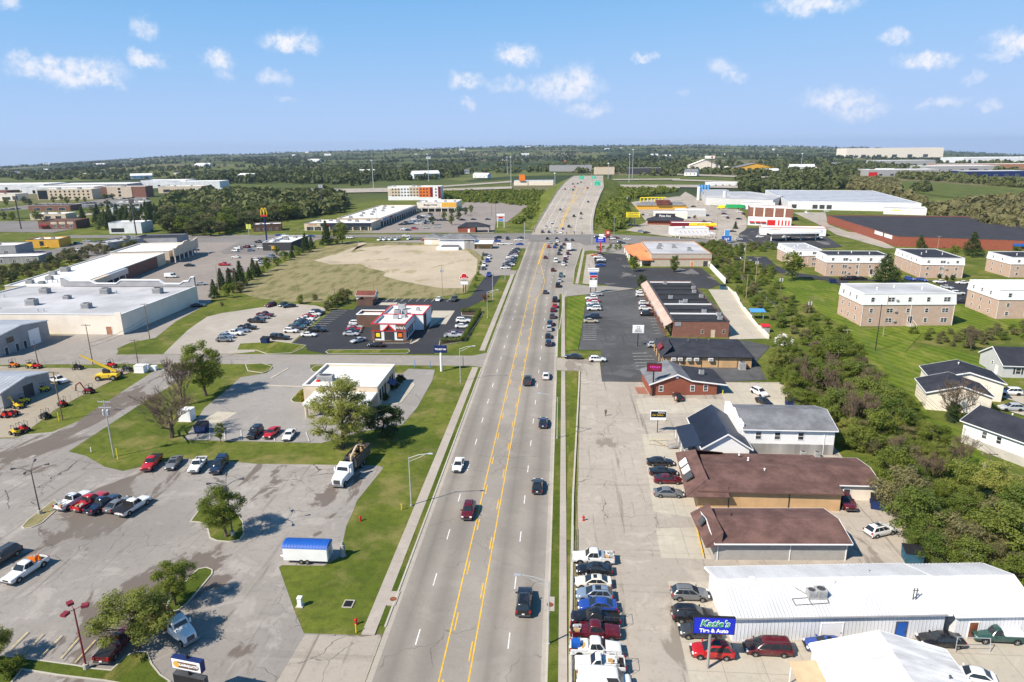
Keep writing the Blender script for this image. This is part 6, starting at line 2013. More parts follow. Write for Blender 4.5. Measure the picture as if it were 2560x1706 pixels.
 for f,u0,u1,z0,z1,m,nm in (('s',0,2.6,3.15,4.9,'brown_wall','wall_panel'),('s',7.4,10.4,3.15,4.9,'brown_wall','wall_panel'),('s',0,.9,0,2.75,'brown_brick','corner_pier'),('s',9.5,10.4,0,2.75,'brown_brick','corner_pier'),('s',3.8,6.8,0,2.7,'dark_wall','entrance_panel')):
  band(r,f,10.4,12.5,u0,u1,z0,z1,m,nm,.08)
 band(r,'s',10.4,12.5,-.1,10.5,2.85,3.12,'red_paint','red_trim',.14)
 mb = MB()
 for a,b in (((3.6,3.0),(5.3,4.75)),((5.3,4.75),(7.0,3.0))):
  d = Vector((b[0] - a[0],0,b[1] - a[1])).normalized()
  s = Vector((-d.z,0,d.x)) * .2
  A,B = Vector((a[0],-.3,a[1])),Vector((b[0],-.3,b[1]))
  o = Vector((0,.29,0))
  mb.add([A - s,B - s,B + s,A + s,A - s + o,B - s + o,B + s + o,A + s + o],[(0,1,2,3),(0,1,5,4),(2,3,7,6),(1,2,6,5),(3,0,4,7)])
 part('red_gable',mb,'red_paint',r)
 mb = MB()
 mb.add([(3.9,-.1,3.14),(6.7,-.1,3.14),(5.3,-.1,4.5)],[(0,1,2)])
 part('gable_panel',mb,'dark_wall',r)
 lettering("Arby's",1.15,'white_trim',r,(8.9,-.12,4.0),bold=.02)
 for u in (1.9,5.3,8.6):
  fr = window(r,'s',10.4,12.5,u,.7,1.7 if u != 5.3 else 1.9,1.9,'black_metal','glass',False)
  mb = MB()
  wall_box(mb,'s',10.4,12.5,u - .6,u + .6,1.1,2.3,.03,.05)
  part('poster',mb,'orange_paint' if u > 8 else 'bright_yellow' if u < 2 else 'white_trim',fr)
 for u in (1.5,4,6.5,9):
  window(r,'e',10.4,12.5,u,.7,1.4,1.9,'black_metal','glass',False)
 band(r,'e',10.4,12.5,0,12.5,2.85,3.12,'red_paint','red_trim',.12)
 k = bpy.data.objects.new('rear_wing',None)
 COL.objects.link(k)
 k.parent = r
 k.location = (-.2,12.55,0)
 for w_,d_,h_,x_,y_,wl,tr in ((13.4,13.2,4.9,-.2,12.55,'white_siding','red_paint'),(8.8,6.2,4.1,-9.1,15.4,'brown_wall','white_trim')):
  sub = bpy.data.objects.new('wing',None)
  COL.objects.link(sub)
  sub.parent = r
  sub.location = (x_,y_,0)
  flat_shell(sub,w_,d_,h_,wl,'white_membrane',tr,.6,.1,.22)
 bpy.data.objects.remove(k)
 band(r,'e',13.25,12.5,12.6,16.5,.0,4.7,'brown_wall','brick_panel',.1)
 for x,y,s in ((4.4,15,2.0),(6.4,16.5,1.6),(5.2,9.5,1.6),(4.2,22.5,2.4),(9.8,21,1.2),(7.2,11.5,1.3)):
  roof_unit(r,x,y,4.35,s,s * .8,s * .8,'galvanised')
 r = thing('bin_enclosure','brown walled bin enclosure behind the restaurant','enclosure',(-75,239.8,0))
 flat_shell(r,5.9,6,2.2,'brown_wall','brown_wall','brown_wall',1.6,.03,.06)
 r = thing('garden_shed','white shed with a rust-red roof by the vacant lot','shed',(-77.2,246.8,0))
 gable_shell(r,6.8,5,2.4,3.6,'white_siding','rust_shingle','x',.35)
 # car dealer house
 r = thing('dealer_house','grey-roofed white two-storey house used as a car dealer office','house',(-70,386,0))
 plain_walls(r,20,13,5.6,'white_siding')
 hip_roof(r,20,13,5.6,8.0,'grey_shingle',.6)
 window(r,'s',20,13,15.7,3.6,.9,1.2)
 window(r,'s',20,13,18.4,3.6,.9,1.2)
 band(r,'s',20,13,14.2,20,0,5.5,'weathered','brick_front',.04)
 mb = MB()
 mb.box(-1,11.5,-5,-.01,0,1.9)
 part('block_wall',mb,'white_siding',r)
 mb = MB()
 mb.box(1.4,11.2,-4.6,-.05,1.905,2.2)
 part('lean_to_roof',mb,'black_roof',r)
 slab_roof(r,[(20.1,-1,3.5),(30.5,-1,3.5),(30.5,8,3.9),(20.1,8,3.9)],.5,'white_trim','canopy_roof')
 posts(r,[(22,0),(29.5,0),(29.5,7),(22,7)],0,3.1,.15,'timber','post')
 mb = MB()
 mb.box(20.3,29.8,1.6,7.6,0,2.8)
 part('porch_wall',mb,'timber',r)
 r = thing('dealer_garage','small white garage with grey roof beside the dealer house','garage',(-82.5,404,0))
 plain_walls(r,10.5,11,4.0,'cream_wall')
 hip_roof(r,10.5,11,4.0,6.2,'grey_shingle',.5)
 band(r,'s',10.5,11,1.2,4.6,.05,2.6,'white_trim','garage_door',.06)
 # burger restaurant
 r = flat_building('burger_restaurant','dark burger restaurant with bright white flat roof','restaurant',-170.8,378.5,16.5,31,4.8,3,'dark_wall','white_membrane','white_trim',units=[(5,8,2.6,2,1.4),(9,14,3,2,1.5),(6,20,2.6,2,1.4),(11,24,2,2,1.2)])
 mb = MB()
 mb.box(3,5,2,28,4.35,5.4)
 part('roof_beam',mb,'white_trim',r)
 band(r,'s',16.5,31,5,7.5,1,2.6,'amber_wall','drive_window',.2)
 r = thing('brick_branch','red brick branch bank with dark hip roof and drive-through','bank',(-71.3,464.5,0))
 plain_walls(r,12,10,3.6,'red_brick')
 mb = MB()
 mb.add([(-.6,-.6,3.6),(21.5,.4,3.6),(21.5,11.5,3.6),(-.6,11,3.6),(5,5,6.6),(13,5.5,6.6)],[(0,1,5,4),(1,2,5),(2,3,4,5),(3,0,4),(3,2,1,0)])
 part('roof',mb,'dark_shingle',r)
 posts(r,[(20.8,1),(20.8,10.5)],0,3.6,.3,'beige_wall')
 door(r,'s',12,10,7.5,1.2,2.4,'white_trim')
 # shopping strip
 r = flat_building('shopping_strip','low shopping strip with dark roof bands and tan fronts','shops',-183,476.5,48.4,26,5.4,0,'beige_wall','white_membrane','dark_steel',units=[(6 + 7 * k,14 + 5 * (k % 2),2.4,2,1.4) for k in range(6)])
 band(r,'s',48.4,26,12,48.4,3.4,5.3,'navy_roof','dark_fascia',.6)
 band(r,'s',48.4,26,1,47.5,.3,2.9,'window_glass','shop_glass',.05)
 for k in range(9):
  band(r,'s',48.4,26,1 + 5.6 * k,1.8 + 5.6 * k,0,3.2,'beige_wall','pier',.15)
 lettering('NAILS & SPA',1.1,'red_paint',r,(6,-.1,4.3))
 lettering('BUFFET',1.1,'red_paint',r,(17,-.75,4.3))
 r = flat_building('shopping_arcade','long shopping arcade with columns facing the lot','shops',-168,503.5,33,120,6.2,-.6,'beige_wall','white_membrane','beige_wall',units=[(8 + 5 * (k % 3),8 + 11 * k,2.4,2,1.4) for k in range(10)])
 band(r,'e',33,120,0,120,3.4,6.0,'grey_wall','fascia',1.6)
 band(r,'e',33,120,.2,119.8,.05,3.3,'dark_wall','shop_front',.05)
 posts(r,[(34.4,3 + 8 * k) for k in range(15)],0,3.4,.35,'cream_wall')
 for k,m in enumerate(('sky_blue','dark_red','grey_wall')):
  band(r,'e',33,120,8 + 14 * k,15 + 14 * k,4,5.8,m,'shop_sign',.2,1.61)
 r = flat_building('anchor_shop','tan anchor shop with dark lettering at the end of the arcade','shop',-133,625,36.5,34,8.4,0,'cream_wall','white_membrane','white_trim',units=[(6 + 9 * k,14,2.4,2,1.4) for k in range(4)])
 band(r,'s',36.5,34,23,36.4,4.2,8.3,'amber_wall','ochre_panel',.1)
 slab_roof(r,[(3.5,-2.4,3.3),(36.5,-2.4,3.3),(36.5,-.02,4.2),(3.5,-.02,4.2)],.2,'weathered','canopy_roof')
 band(r,'s',36.5,34,4.5,35.5,.3,2.8,'glass','shop_glass',.06)
 posts(r,[(5 + 6 * k,-2) for k in range(6)],0,3.3,.4,'cream_wall')
 lettering('Bergan Hotel',2.3,'dark_wall',r,(12.5,-.08,6.2),bold=.04)
 # hotel
 r = flat_building('hotel','white and orange four-storey hotel behind the shopping strip','hotel',-196.5,772,60,17,15,0,'white_siding','white_membrane','white_trim',units=[(6,8,3,2,1.6),(28,8,3,2.4,2),(34,8,4,2,1.4)])
 for u0,u1,z0,z1,m in ((.1,14,5,13,'beige_wall'),(24.5,35,5,14.8,'beige_wall'),(35,48,3.5,14.2,'orange_wall'),(48,51,3.5,14.2,'dark_red'),(57,59.9,2,14.9,'dark_red')):
  band(r,'s',60,17,u0,u1,z0,z1,m,'facade_panel',.12)
 for z in (4.6,8,11.4):
  for u in (5.5,9,12.5,16,19.5,23,26.5,30,33.5,37.5,41,44.5,54.5):
   window(r,'s',60,17,u,z,1.5,1.5,'dark_steel','glass',False,.05).location = (0,-.13,0)
 # restaurants on the left
 flat_building('tan_restaurant','tan restaurant with dark pillars and flat roof','restaurant',-322,389,19,13,5.2,8,'amber_wall','white_membrane','dark_steel',wins=[('s',9,1,2.2,3,{'frame': 'dark_steel','bars': False})],units=[(6,6),(12,7)])
 flat_building('grey_restaurant','grey box restaurant with white roof at the left edge','restaurant',-330,353,28,16,6,8,'grey_wall','white_membrane','dark_steel',wins=row_wins('s',3,6,26,1.5,2,1.6),units=[(6,8),(14,9)])
 r = flat_building('brick_grill','brick grill restaurant with red awning','restaurant',-392,489,27,20,6,8,'brown_brick','brown_wall','brown_wall',wins=row_wins('s',3,9,26,1.2,2.4,2))
 for u in (9,15,21):
  band(r,'s',27,20,u,u + 4.4,3.6,5.4,'beige_wall','wall_panel',.08)
 slab_roof(r,[(.5,-1.8,2.6),(7,-1.8,2.6),(7,-.02,3.4),(.5,-.02,3.4)],.1,'dark_red','awning')
 flat_building('metal_store','pale metal-clad store with grey panels','store',-318.5,462,23,16,7.5,4,'white_metal','white_membrane','steel',wins=[('s',6,1,9,2.6,{'frame': 'dark_steel','pane': 'glass'})])
 flat_building('long_grey_shop','long grey shop with dark side wall below the trees','shop',-276,381,15,24,4.8,-18,'grey_wall','grey_membrane','dark_steel',wins=row_wins('s',2,1,14,.8,1.6,2),units=[(6,20,3,3,2)])
 flat_building('white_roof_cafe','low cafe with bright white roof at the left edge','restaurant',-300,327,30,14,3.8,12,'weathered','white_membrane','navy',wins=row_wins('s',4,2,28,.8,1.6,1.8))
 flat_building('lodge_restaurant','dark low restaurant with pale roof behind the burger sign','restaurant',-218,471,19,14,5,20,'brown_wall','white_membrane','brown_wall',wins=row_wins('s',4,1,18,.8,1.4,1.6),units=[(5,7),(12,7)])
 flat_building('market_hall','dark low hall beyond the mission-front shop','shop',-262,400,26,20,4.5,10,'grey_wall','dark_shingle','dark_steel')
 # hotels and sheds far left
 r = flat_building('inn','three-storey beige inn with glass corner','hotel',-640,806,66,22,12.5,6,'beige_wall','white_membrane','white_trim',units=[(20,12,4,3,2),(45,12,4,3,2)],wins=[w for z in (1.5,5.2,8.9) for w in row_wins('s',9,14,64,z,1.9,1.9,frame='dark_steel',bars=False,pane='glass')])
 band(r,'s',66,22,1,12,1,11.5,'glass','glass_corner',.3)
 r = flat_building('inn','brick and cream inn with tall central bay','hotel',-588,838,62,22,13.5,8,'brown_brick','white_membrane','white_trim',units=[(30,12,5,4,2)])
 band(r,'s',62,22,15,45,.1,13.4,'beige_wall','central_bay',.4)
 for z in (1.5,5.5,9.5):
  window(r,'s',62,22,30,z,3,2.4,'dark_steel','glass',False).location = (0,-.42,0)
 for i,(x,y,w,d,h,m) in enumerate([(-950,1010,150,60,9,'white_metal'),(-780,1005,120,60,9,'grey_wall'),(-760,930,100,40,9,'white_metal'),(-665,1060,70,40,12,'white_metal'),(-600,1030,75,40,11,'white_metal'),(-1010,900,160,40,8,'beige_wall')]):
  flat_building('warehouse',['long white warehouse at the far left edge','grey warehouse behind the beige inn','white warehouse between the inns','white warehouse with dark doors beyond the inns','white warehouse by the green meadow','low beige hall at the far left edge'][i],'warehouse',x,y,w,d,h,6,m,'white_membrane','white_trim',wins=row_wins('s',4,5,w - 5,.5,4,4.5,frame='white_trim',pane='glass',bars=False))
 mats = ['beige_wall','white_metal','brown_brick','grey_wall','cream_wall','red_brick']
 for i,(x,y,w,d,h) in enumerate([(-455,560,30,16,5),(-410,600,26,16,6),(-520,640,40,20,6),(-470,690,34,18,5),(-360,560,28,18,5),(-345,620,24,14,5),(-430,430,24,14,5),(-470,470,30,16,5),(-395,405,22,14,5),(-250,560,20,14,4.5),(-720,790,60,24,8),(-800,860,70,26,8),(-560,930,60,26,9),(-480,880,46,22,8),(-860,760,50,24,8),(-690,700,44,20,6),(-330,860,40,20,7),(-300,740,26,16,5)]):
  flat_building('roadside_shop','%s flat-roofed building, %s among the scattered shops toward the inns' % (['beige','white','brown','grey','cream','red'][i % 6],ORD[i]),'shop',x,y,w,d,h,6,mats[i % 6],['white_membrane','grey_membrane','dark_shingle'][i % 3],'white_trim',wins=row_wins('s',3,2,w - 2,1,w * .16,h * .45,bars=False),units=[(w * .3,d * .5,2,2,1.4),(w * .7,d * .4,2,2,1.4)],group='scattered shops toward the inns')
 flat_building('barn','distant barn with pale blue roof in the dark fields','barn',-1190,1655,46,26,9,0,'white_siding','sky_blue','white_trim',z=tz(-1190,1655) - 1)
build_left_side()
def build_far_right():
 r = poly_building('brick_warehouse','huge red brick warehouse with a dark flat roof','warehouse',[(186,397),(330,350),(345,500),(262,513),(193,521)],5.6,'red_brick','charcoal_roof','dark_steel')
 for k,f in enumerate((.12,.22,.32)):
  wall_quad(r,(144,-47),(0,0),1 - f - .07,1 - f,.8,3.8,'white_trim','dock_door')
 for f in (.55,.72):
  wall_quad(r,(0,0),(144,-47),f,f + .03,1.6,3.2,'window_glass','window')
 wall_quad(r,(0,0),(144,-47),.36,.42,2.6,3.8,'blue_paint','awning',1.2)
 wall_quad(r,(7,124),(0,0),.86,.95,3.2,5.2,'white_trim','wall_sign',.1)
 wall_quad(r,(7,124),(0,0),.74,.84,3.2,5.2,'white_trim','wall_sign',.1)
 r = poly_building('white_warehouse','huge white warehouse with striped grey roof and truck docks','warehouse',[(201,638),(299,604),(332,776),(226,801)],7.2,'white_metal','shed_roof','white_trim',.15)
 for k in range(8):
  a = Vector((25 / 8 * k + 4,20.2 * k + 3))
  wall = MB()
  b = a + Vector((96,-31))
  d = Vector((3.2 / 8,2.6))
  wall.add([(a.x,a.y,7.06),(b.x,b.y,7.06),(b.x + d.x,b.y + d.y,7.06),(a.x + d.x,a.y + d.y,7.06)],[(0,1,2,3)])
  part('skylight_strip',wall,'white_membrane',r)
 for k in range(6):
  wall_quad(r,(0,0),(98,-34),.03 + .055 * k,.07 + .055 * k,.9,4.4,'dark_wall' if k not in (1,2) else 'white_trim','dock_door')
 r = poly_building('white_annex','white annex with a yellow mark in front of the white warehouse','building',[(262,588),(290,576),(298,596),(270,606)],5,'white_metal','grey_membrane','white_trim')
 wall_quad(r,(0,0),(28,-12),.2,.4,3,3.8,'bright_yellow','wall_sign')
 r = poly_building('brick_hall','tall brick hall with pale pilasters','building',[(146,553),(173,536),(179,562),(151,580)],9,'brown_brick','white_membrane','white_trim')
 for f in (.08,.32,.56,.80):
  wall_quad(r,(0,0),(27,-17),f,f + .035,0,8.8,'cream_wall','pilaster',.3)
 r = poly_building('diner','white diner with bright red front and stripes','restaurant',[(133,508),(160,497),(163,509),(136,520)],4.8,'white_siding','white_membrane','white_trim')
 wall_quad(r,(0,0),(27,-11),.45,.64,.3,4.2,'red_paint','red_panel')
 for f in (.70,.78,.86,.93):
  wall_quad(r,(0,0),(27,-11),f,f + .035,.3,4.2,'red_paint','red_stripe')
 for f in (.04,.18,.31):
  wall_quad(r,(0,0),(27,-11),f,f + .11,2.0,3.0,'red_paint','awning',1.0)
 r = poly_building('fuel_shop','white fuel station shop with blue stripe and red edge','shop',[(126,449),(164,442),(166,452),(128,460)],5,'white_siding','white_membrane','red_paint')
 wall_quad(r,(0,0),(38,-7),.12,.95,2.9,3.5,'sign_blue','blue_stripe')
 wall_quad(r,(0,0),(38,-7),.1,.9,.2,2.6,'glass','shop_glass')
 for f in (.18,.7):
  wall_quad(r,(0,0),(38,-7),f,f + .13,3.6,5.6,'cream_wall','wall_emblem')
 c = thing('fuel_canopy','white fuel station canopy on slim white posts','canopy',(124,416,0),rad(7))
 mb = MB()
 mb.box(-1,30,-1,11,4.6,5.6)
 part('roof',mb,'white_siding',c)
 posts(c,[(1,4),(10,4),(19,4),(28,4)],0,4.6,.35,'white_trim')
 r = flat_building('wash_hall','low pale hall with white roof beside the blue pylon','building',70.5,446,23,11,4.6,6,'white_siding','white_membrane','white_trim',units=[(8,5)])
 c = thing('vacuum_canopy','white canopy frame of open beams in front of the pale hall','canopy',(72,430,0),rad(6))
 mb = MB()
 mb.box(-.5,22,-.5,.2,2.6,3.5)
 mb.box(-.5,.2,.2,10,2.6,3.2)
 mb.box(21.3,22,.2,10,2.6,3.2)
 part('edge_beam',mb,'white_siding',c)
 for k in range(8):
  mb = MB()
  mb.path([(1.5 + 2.6 * k,.2,3.2),(3 + 2.6 * k,10,3.6)],.14)
  part('cross_beam',mb,'dark_red',c)
 posts(c,[(0,0),(21.6,0),(0,9.6),(21.6,9.6)],0,2.7,.2,'white_trim','post')
 # pizza restaurant, yellow-banded shop, others
 r = thing('pizza_restaurant','brick restaurant with wide black hip roof and white lettering','restaurant',(62,512,0),rad(-12))
 plain_walls(r,24,15,3.2,'red_brick')
 hip_roof(r,24,15,3.2,6.0,'black_shingle',1.4,.3,'black_metal')
 mb = MB()
 mb.box(5,19,4.6,10.4,4.6,7.4)
 part('roof_tower',mb,'black_roof',r)
 lettering('Pizza Hut',2.2,'white_trim',r,(12,4.55,6.1),bold=.04)
 r = flat_building('chicken_restaurant','dark red restaurant with yellow and orange banner','restaurant',74,478,28,13,4.8,-4,'dark_red','white_membrane','dark_red')
 band(r,'s',28,13,12,30,3.2,4.9,'bright_yellow','yellow_banner',.3)
 band(r,'s',28,13,12,30,2.5,3.2,'orange_paint','orange_banner',.3)
 lettering('KENTUCKY FRIED',1.0,'dark_wall',r,(21,-.33,4.0))
 r = thing('yellow_playplace','cream restaurant with brown hip roof and yellow play frame','restaurant',(68,640,0))
 plain_walls(r,44,14,4,'amber_wall')
 hip_roof(r,44,14,4,6.5,'grey_shingle',.8,.3,'cream_wall')
 mb = MB()
 mb.box(17,29,-2,10,4.5,8)
 part('roof_tower',mb,'rust_shingle',r)
 mb = MB()
 for k in range(7):
  mb.path([(4 + 3.4 * k,16,4),(4 + 3.4 * k,16,9.5),(7.4 + 3.4 * k,16,9.5)],.5)
 part('play_frame',mb,'bright_yellow',r)
 flat_building('taco_restaurant','white restaurant with pale canopy behind the pizza roof','restaurant',72,556,26,14,4.6,-6,'cream_wall','white_membrane','white_trim')
 flat_building('grey_restaurant','grey restaurant with white roof and small red script sign','restaurant',92,574,24,16,5,-6,'grey_siding','white_membrane','white_trim')
 r = poly_building('process_plant','sprawling grey process plant with many roof levels','plant',[(139,690),(158,668),(190,646),(215,700),(200,770),(150,775)],7.5,'grey_siding','grey_membrane','steel')
 for x,y,w,d,h in ((5,20,14,12,9),(30,30,20,18,9),(10,55,24,16,10.5),(40,10,16,12,8.6)):
  mb = MB()
  mb.box(x,x + w,y,y + d,7.0,h)
  part('roof_block',mb,'galvanised',r)
 for x,y,h in ((18,2,13),(4,60,14)):
  mb = MB()
  mb.tube((x,y,0),(x,y,h),1.7,1.7,14)
  part('silo',mb,'white_metal',r,50)
 for k in range(4):
  mb = MB()
  mb.tube((8 + 3.2 * k,78,6),(8 + 3.2 * k,78,15),1.4,1.4,12)
  part('tank',mb,'sky_blue',r,50)
 flat_building('plant_office','white office block in front of the process plant','building',161,640,28,20,5.5,-12,'white_siding','grey_membrane','white_trim')
 r = thing('box_hauler','yellow truck with a long green and white trailer at the plant','truck',(142,645,0),rad(-15))
 mb = MB()
 mb.box(6,22,-1.3,1.3,1.1,4.0)
 part('trailer',mb,'green_paint',r)
 mb = MB()
 mb.box(0,5,-1.25,1.25,.6,3.2)
 mb.box(-1.5,0,-1.2,1.2,.6,1.9)
 part('cab',mb,'bright_yellow',r)
 for x in (0,4,17,20):
  for s in (-1,1):
   mb = MB()
   mb.tube((x,s * 1.0,.5),(x,s * 1.3,.5),.5,.5,12)
   part('wheel',mb,'tyre',r)
 # beyond the highway
 for i,(x,y,w,d,h,wl,rf,lab) in enumerate([(262,1490,62,26,26,'cream_wall','cream_wall','cream hall with tall gabled front beyond the highway'),(326,1495,34,22,12,'cream_wall','cream_wall','small cream pavilion beyond the highway'),(345,1440,78,40,20,'amber_wall','grey_shingle','amber hall with grey roof beyond the highway')]):
  r = thing('gabled_hall',lab,'building',(x,y,tz(x,y)))
  gable_shell(r,w,d,h * .55,h,wl,rf,'y',1.0,wl,gutter=False)
  band(r,'s',w,d,w * .38,w * .62,.1,h * .32,'dark_wall','entrance',.4)
 for i,(x,y,w,d,h,wl,lab) in enumerate([(1275,3300,420,120,42,'cream_wall','great white plant on the skyline'),(840,1960,150,70,14,'grey_wall','dark blue-grey hall beyond the trees'),(770,1560,150,70,12,'grey_wall','grey hall behind the red sign'),(880,1720,260,60,12,'copper_brick','long brick-red hall on the plain'),(1180,2180,330,130,16,'white_metal','long white hall on the plain'),(1300,1820,300,120,17,'white_metal','white hall at the far right edge'),
            (540,1290,120,50,12,'grey_wall','grey store with the red sign'),(690,1270,110,44,10,'navy','dark blue shed row beyond the green hill'),(1480,2100,320,100,20,'white_metal','second white hall at the far right edge'),(205,1010,60,22,6,'white_metal','row of white trailers beyond the highway')]):
  flat_building('far_hall',lab,'warehouse',x,y,w,d,h,0,wl,'white_membrane','white_trim',z=tz(x,y) - 1,wins=row_wins('s',5,w * .1,w * .9,1.5,w * .05,h * .3,bars=False))
 r = flat_building('truck_stop','fuel stop with orange sign tower left of the overpass','shop',-75,1065,60,20,7,0,'cream_wall','sky_blue','white_trim',z=tz(-75,1065))
 mb = MB()
 mb.box(8,17,-2,2,7.2,16)
 part('sign_tower',mb,'orange_paint',r)
 r = flat_building('far_fuel_canopy','white canopy of the distant fuel stop by the highway','canopy',128,1420,66,20,12,0,'dark_wall','white_membrane','white_trim',z=tz(128,1420))
 flat_building('far_shop','tan shop with orange front beyond the highway ramp','shop',62,1420,40,20,14,0,'beige_wall','orange_roof','beige_wall',z=tz(62,1420))
 flat_building('far_motel','low grey-roofed building at the end of the overpass','building',-30,1500,90,30,12,0,'grey_wall','grey_shingle','grey_wall',z=tz(-30,1500) + 4)
build_far_right()
# ------------------------------------------------------------------ trees and shrubs
def leaf_cloud(seed,n,size,clumps,spread,sag=.25):
 """n small leaf quads gathered in clumps; clumps = list of (centre, radius)"""
 rng = np.random.default_rng(seed)
 C = np.array([c for c,_ in clumps])
 R = np.array([r for _,r in clumps])
 pick = rng.choice(len(clumps),n,p=(R ** 2) / (R ** 2).sum())
 d = rng.normal(size=(n,3))
 d /= np.linalg.norm(d,axis=1)[:,None]
 rr = R[pick] * (rng.random(n) ** .45) * spread
 pos = C[pick] + d * rr[:,None] * np.array([1,1,.8])
 nr = d + rng.normal(size=(n,3)) * .55 + np.array([0,0,.35])
 nr /= np.linalg.norm(nr,axis=1)[:,None]
 up = rng.normal(size=(n,3))
 a = np.cross(nr,up)
 a /= np.linalg.norm(a,axis=1)[:,None]
 b = np.cross(nr,a)
 s = size * rng.uniform(.6,1.35,n)
 a *= s[:,None]
 b *= (s * rng.uniform(.45,.8,n))[:,None]
 V = np.stack([pos - a,pos - b * .8,pos + a,pos + b * .8],axis=1).reshape(-1,3)
 return V
def quads_mesh(name,V,mat):
 n = len(V) // 4
 me = bpy.data.meshes.new(name)
 me.vertices.add(len(V))
 me.vertices.foreach_set('co',V.astype(np.float32).ravel())
 me.loops.add(4 * n)
 me.loops.foreach_set('vertex_index',np.arange(4 * n,dtype=np.int32))
 me.polygons.add(n)
 me.polygons.foreach_set('loop_start',np.arange(0,4 * n,4,dtype=np.int32))
 me.update(calc_edges=True)
 me.materials.append(MATS[mat])
 return me
def limb_mesh(seed,h,r,n_limbs,reach,lean=.05,base=.3,twigs=0,mat='bark',up=.6):
 rng = random.Random(seed)
 mb = MB()
 p = Vector((0,0,-.1))
 pts = [p]
 for k in range(5):
  p = p + Vector((rng.uniform(-lean,lean) * h,rng.uniform(-lean,lean) * h,h / 5))
  pts.append(p)
 for i in range(5):
  mb.tube(pts[i],pts[i + 1],r * (1 - i * .17),r * (1 - (i + 1) * .17),6,cap=False)
 def branch(q,d,L,rr,lev):
  d = (d + Vector((rng.uniform(-.25,.25),rng.uniform(-.25,.25),rng.uniform(-.05,.22)))).normalized()
  e = q + d * L
  m = (q + e) / 2 + Vector((rng.uniform(-.08,.08),rng.uniform(-.08,.08),rng.uniform(-.02,.08))) * L
  rr = max(rr,.022)
  mb.tube(q,m,rr,rr * .75,3 if lev else 5,cap=False)
  mb.tube(m,e,rr * .75,rr * .45,3 if lev else 5,cap=False)
  if lev < twigs:
   for _ in range(5 if lev < 2 else 3):
    f = rng.uniform(.35,1)
    branch(q.lerp(e,f),(d + Vector((rng.uniform(-.8,.8),rng.uniform(-.8,.8),rng.uniform(-.15,.6)))).normalized(),L * rng.uniform(.45,.68),rr * .45,lev + 1)
 for i in range(n_limbs):
  f = base + (1 - base) * i / n_limbs
  q = pts[min(4,int(f * 5))].lerp(pts[min(5,int(f * 5) + 1)],(f * 5) % 1)
  a = i * 2.4 + rng.uniform(-.4,.4)
  d = Vector((math.cos(a),math.sin(a),up + f * .4)).normalized()
  branch(q,d,reach * rng.uniform(.7,1.1) * (1.15 - .5 * f),r * (.55 - .25 * f),0)
 return mb.mesh('trunk',mat)
def clump_set(seed,k,rx,z0,z1,cr,top=.55):
 rng = random.Random(seed)
 out = []
 zc,rz = (z0 + z1) / 2,(z1 - z0) / 2
 for i in range(k):
  while True:
   v = Vector((rng.uniform(-1,1),rng.uniform(-1,1),rng.uniform(-1,1)))
   if .25 < v.length < 1:
    break
  w = 1 - max(0,v.z) * (1 - top) - max(0,-v.z) * .25
  out.append(((v.x * rx * w * rng.uniform(.8,1.1),v.y * rx * w * rng.uniform(.8,1.1),zc + v.z * rz),cr * rng.uniform(.65,1.25)))
 return out
def cone_set(seed,k,rx,z0,z1):
 rng = random.Random(seed)
 out = []
 for i in range(k):
  f = (i + .5) / k
  a = i * 2.4
  w = rx * (1 - f) * rng.uniform(.45,1)
  out.append(((math.cos(a) * w,math.sin(a) * w,lerp(z0,z1,f)),rx * (.42 - .25 * f)))
 return out
TREES = {}
def tree_kind(key,V,leaf,trunk):
 TREES[key] = (quads_mesh('crown',V,leaf),trunk)
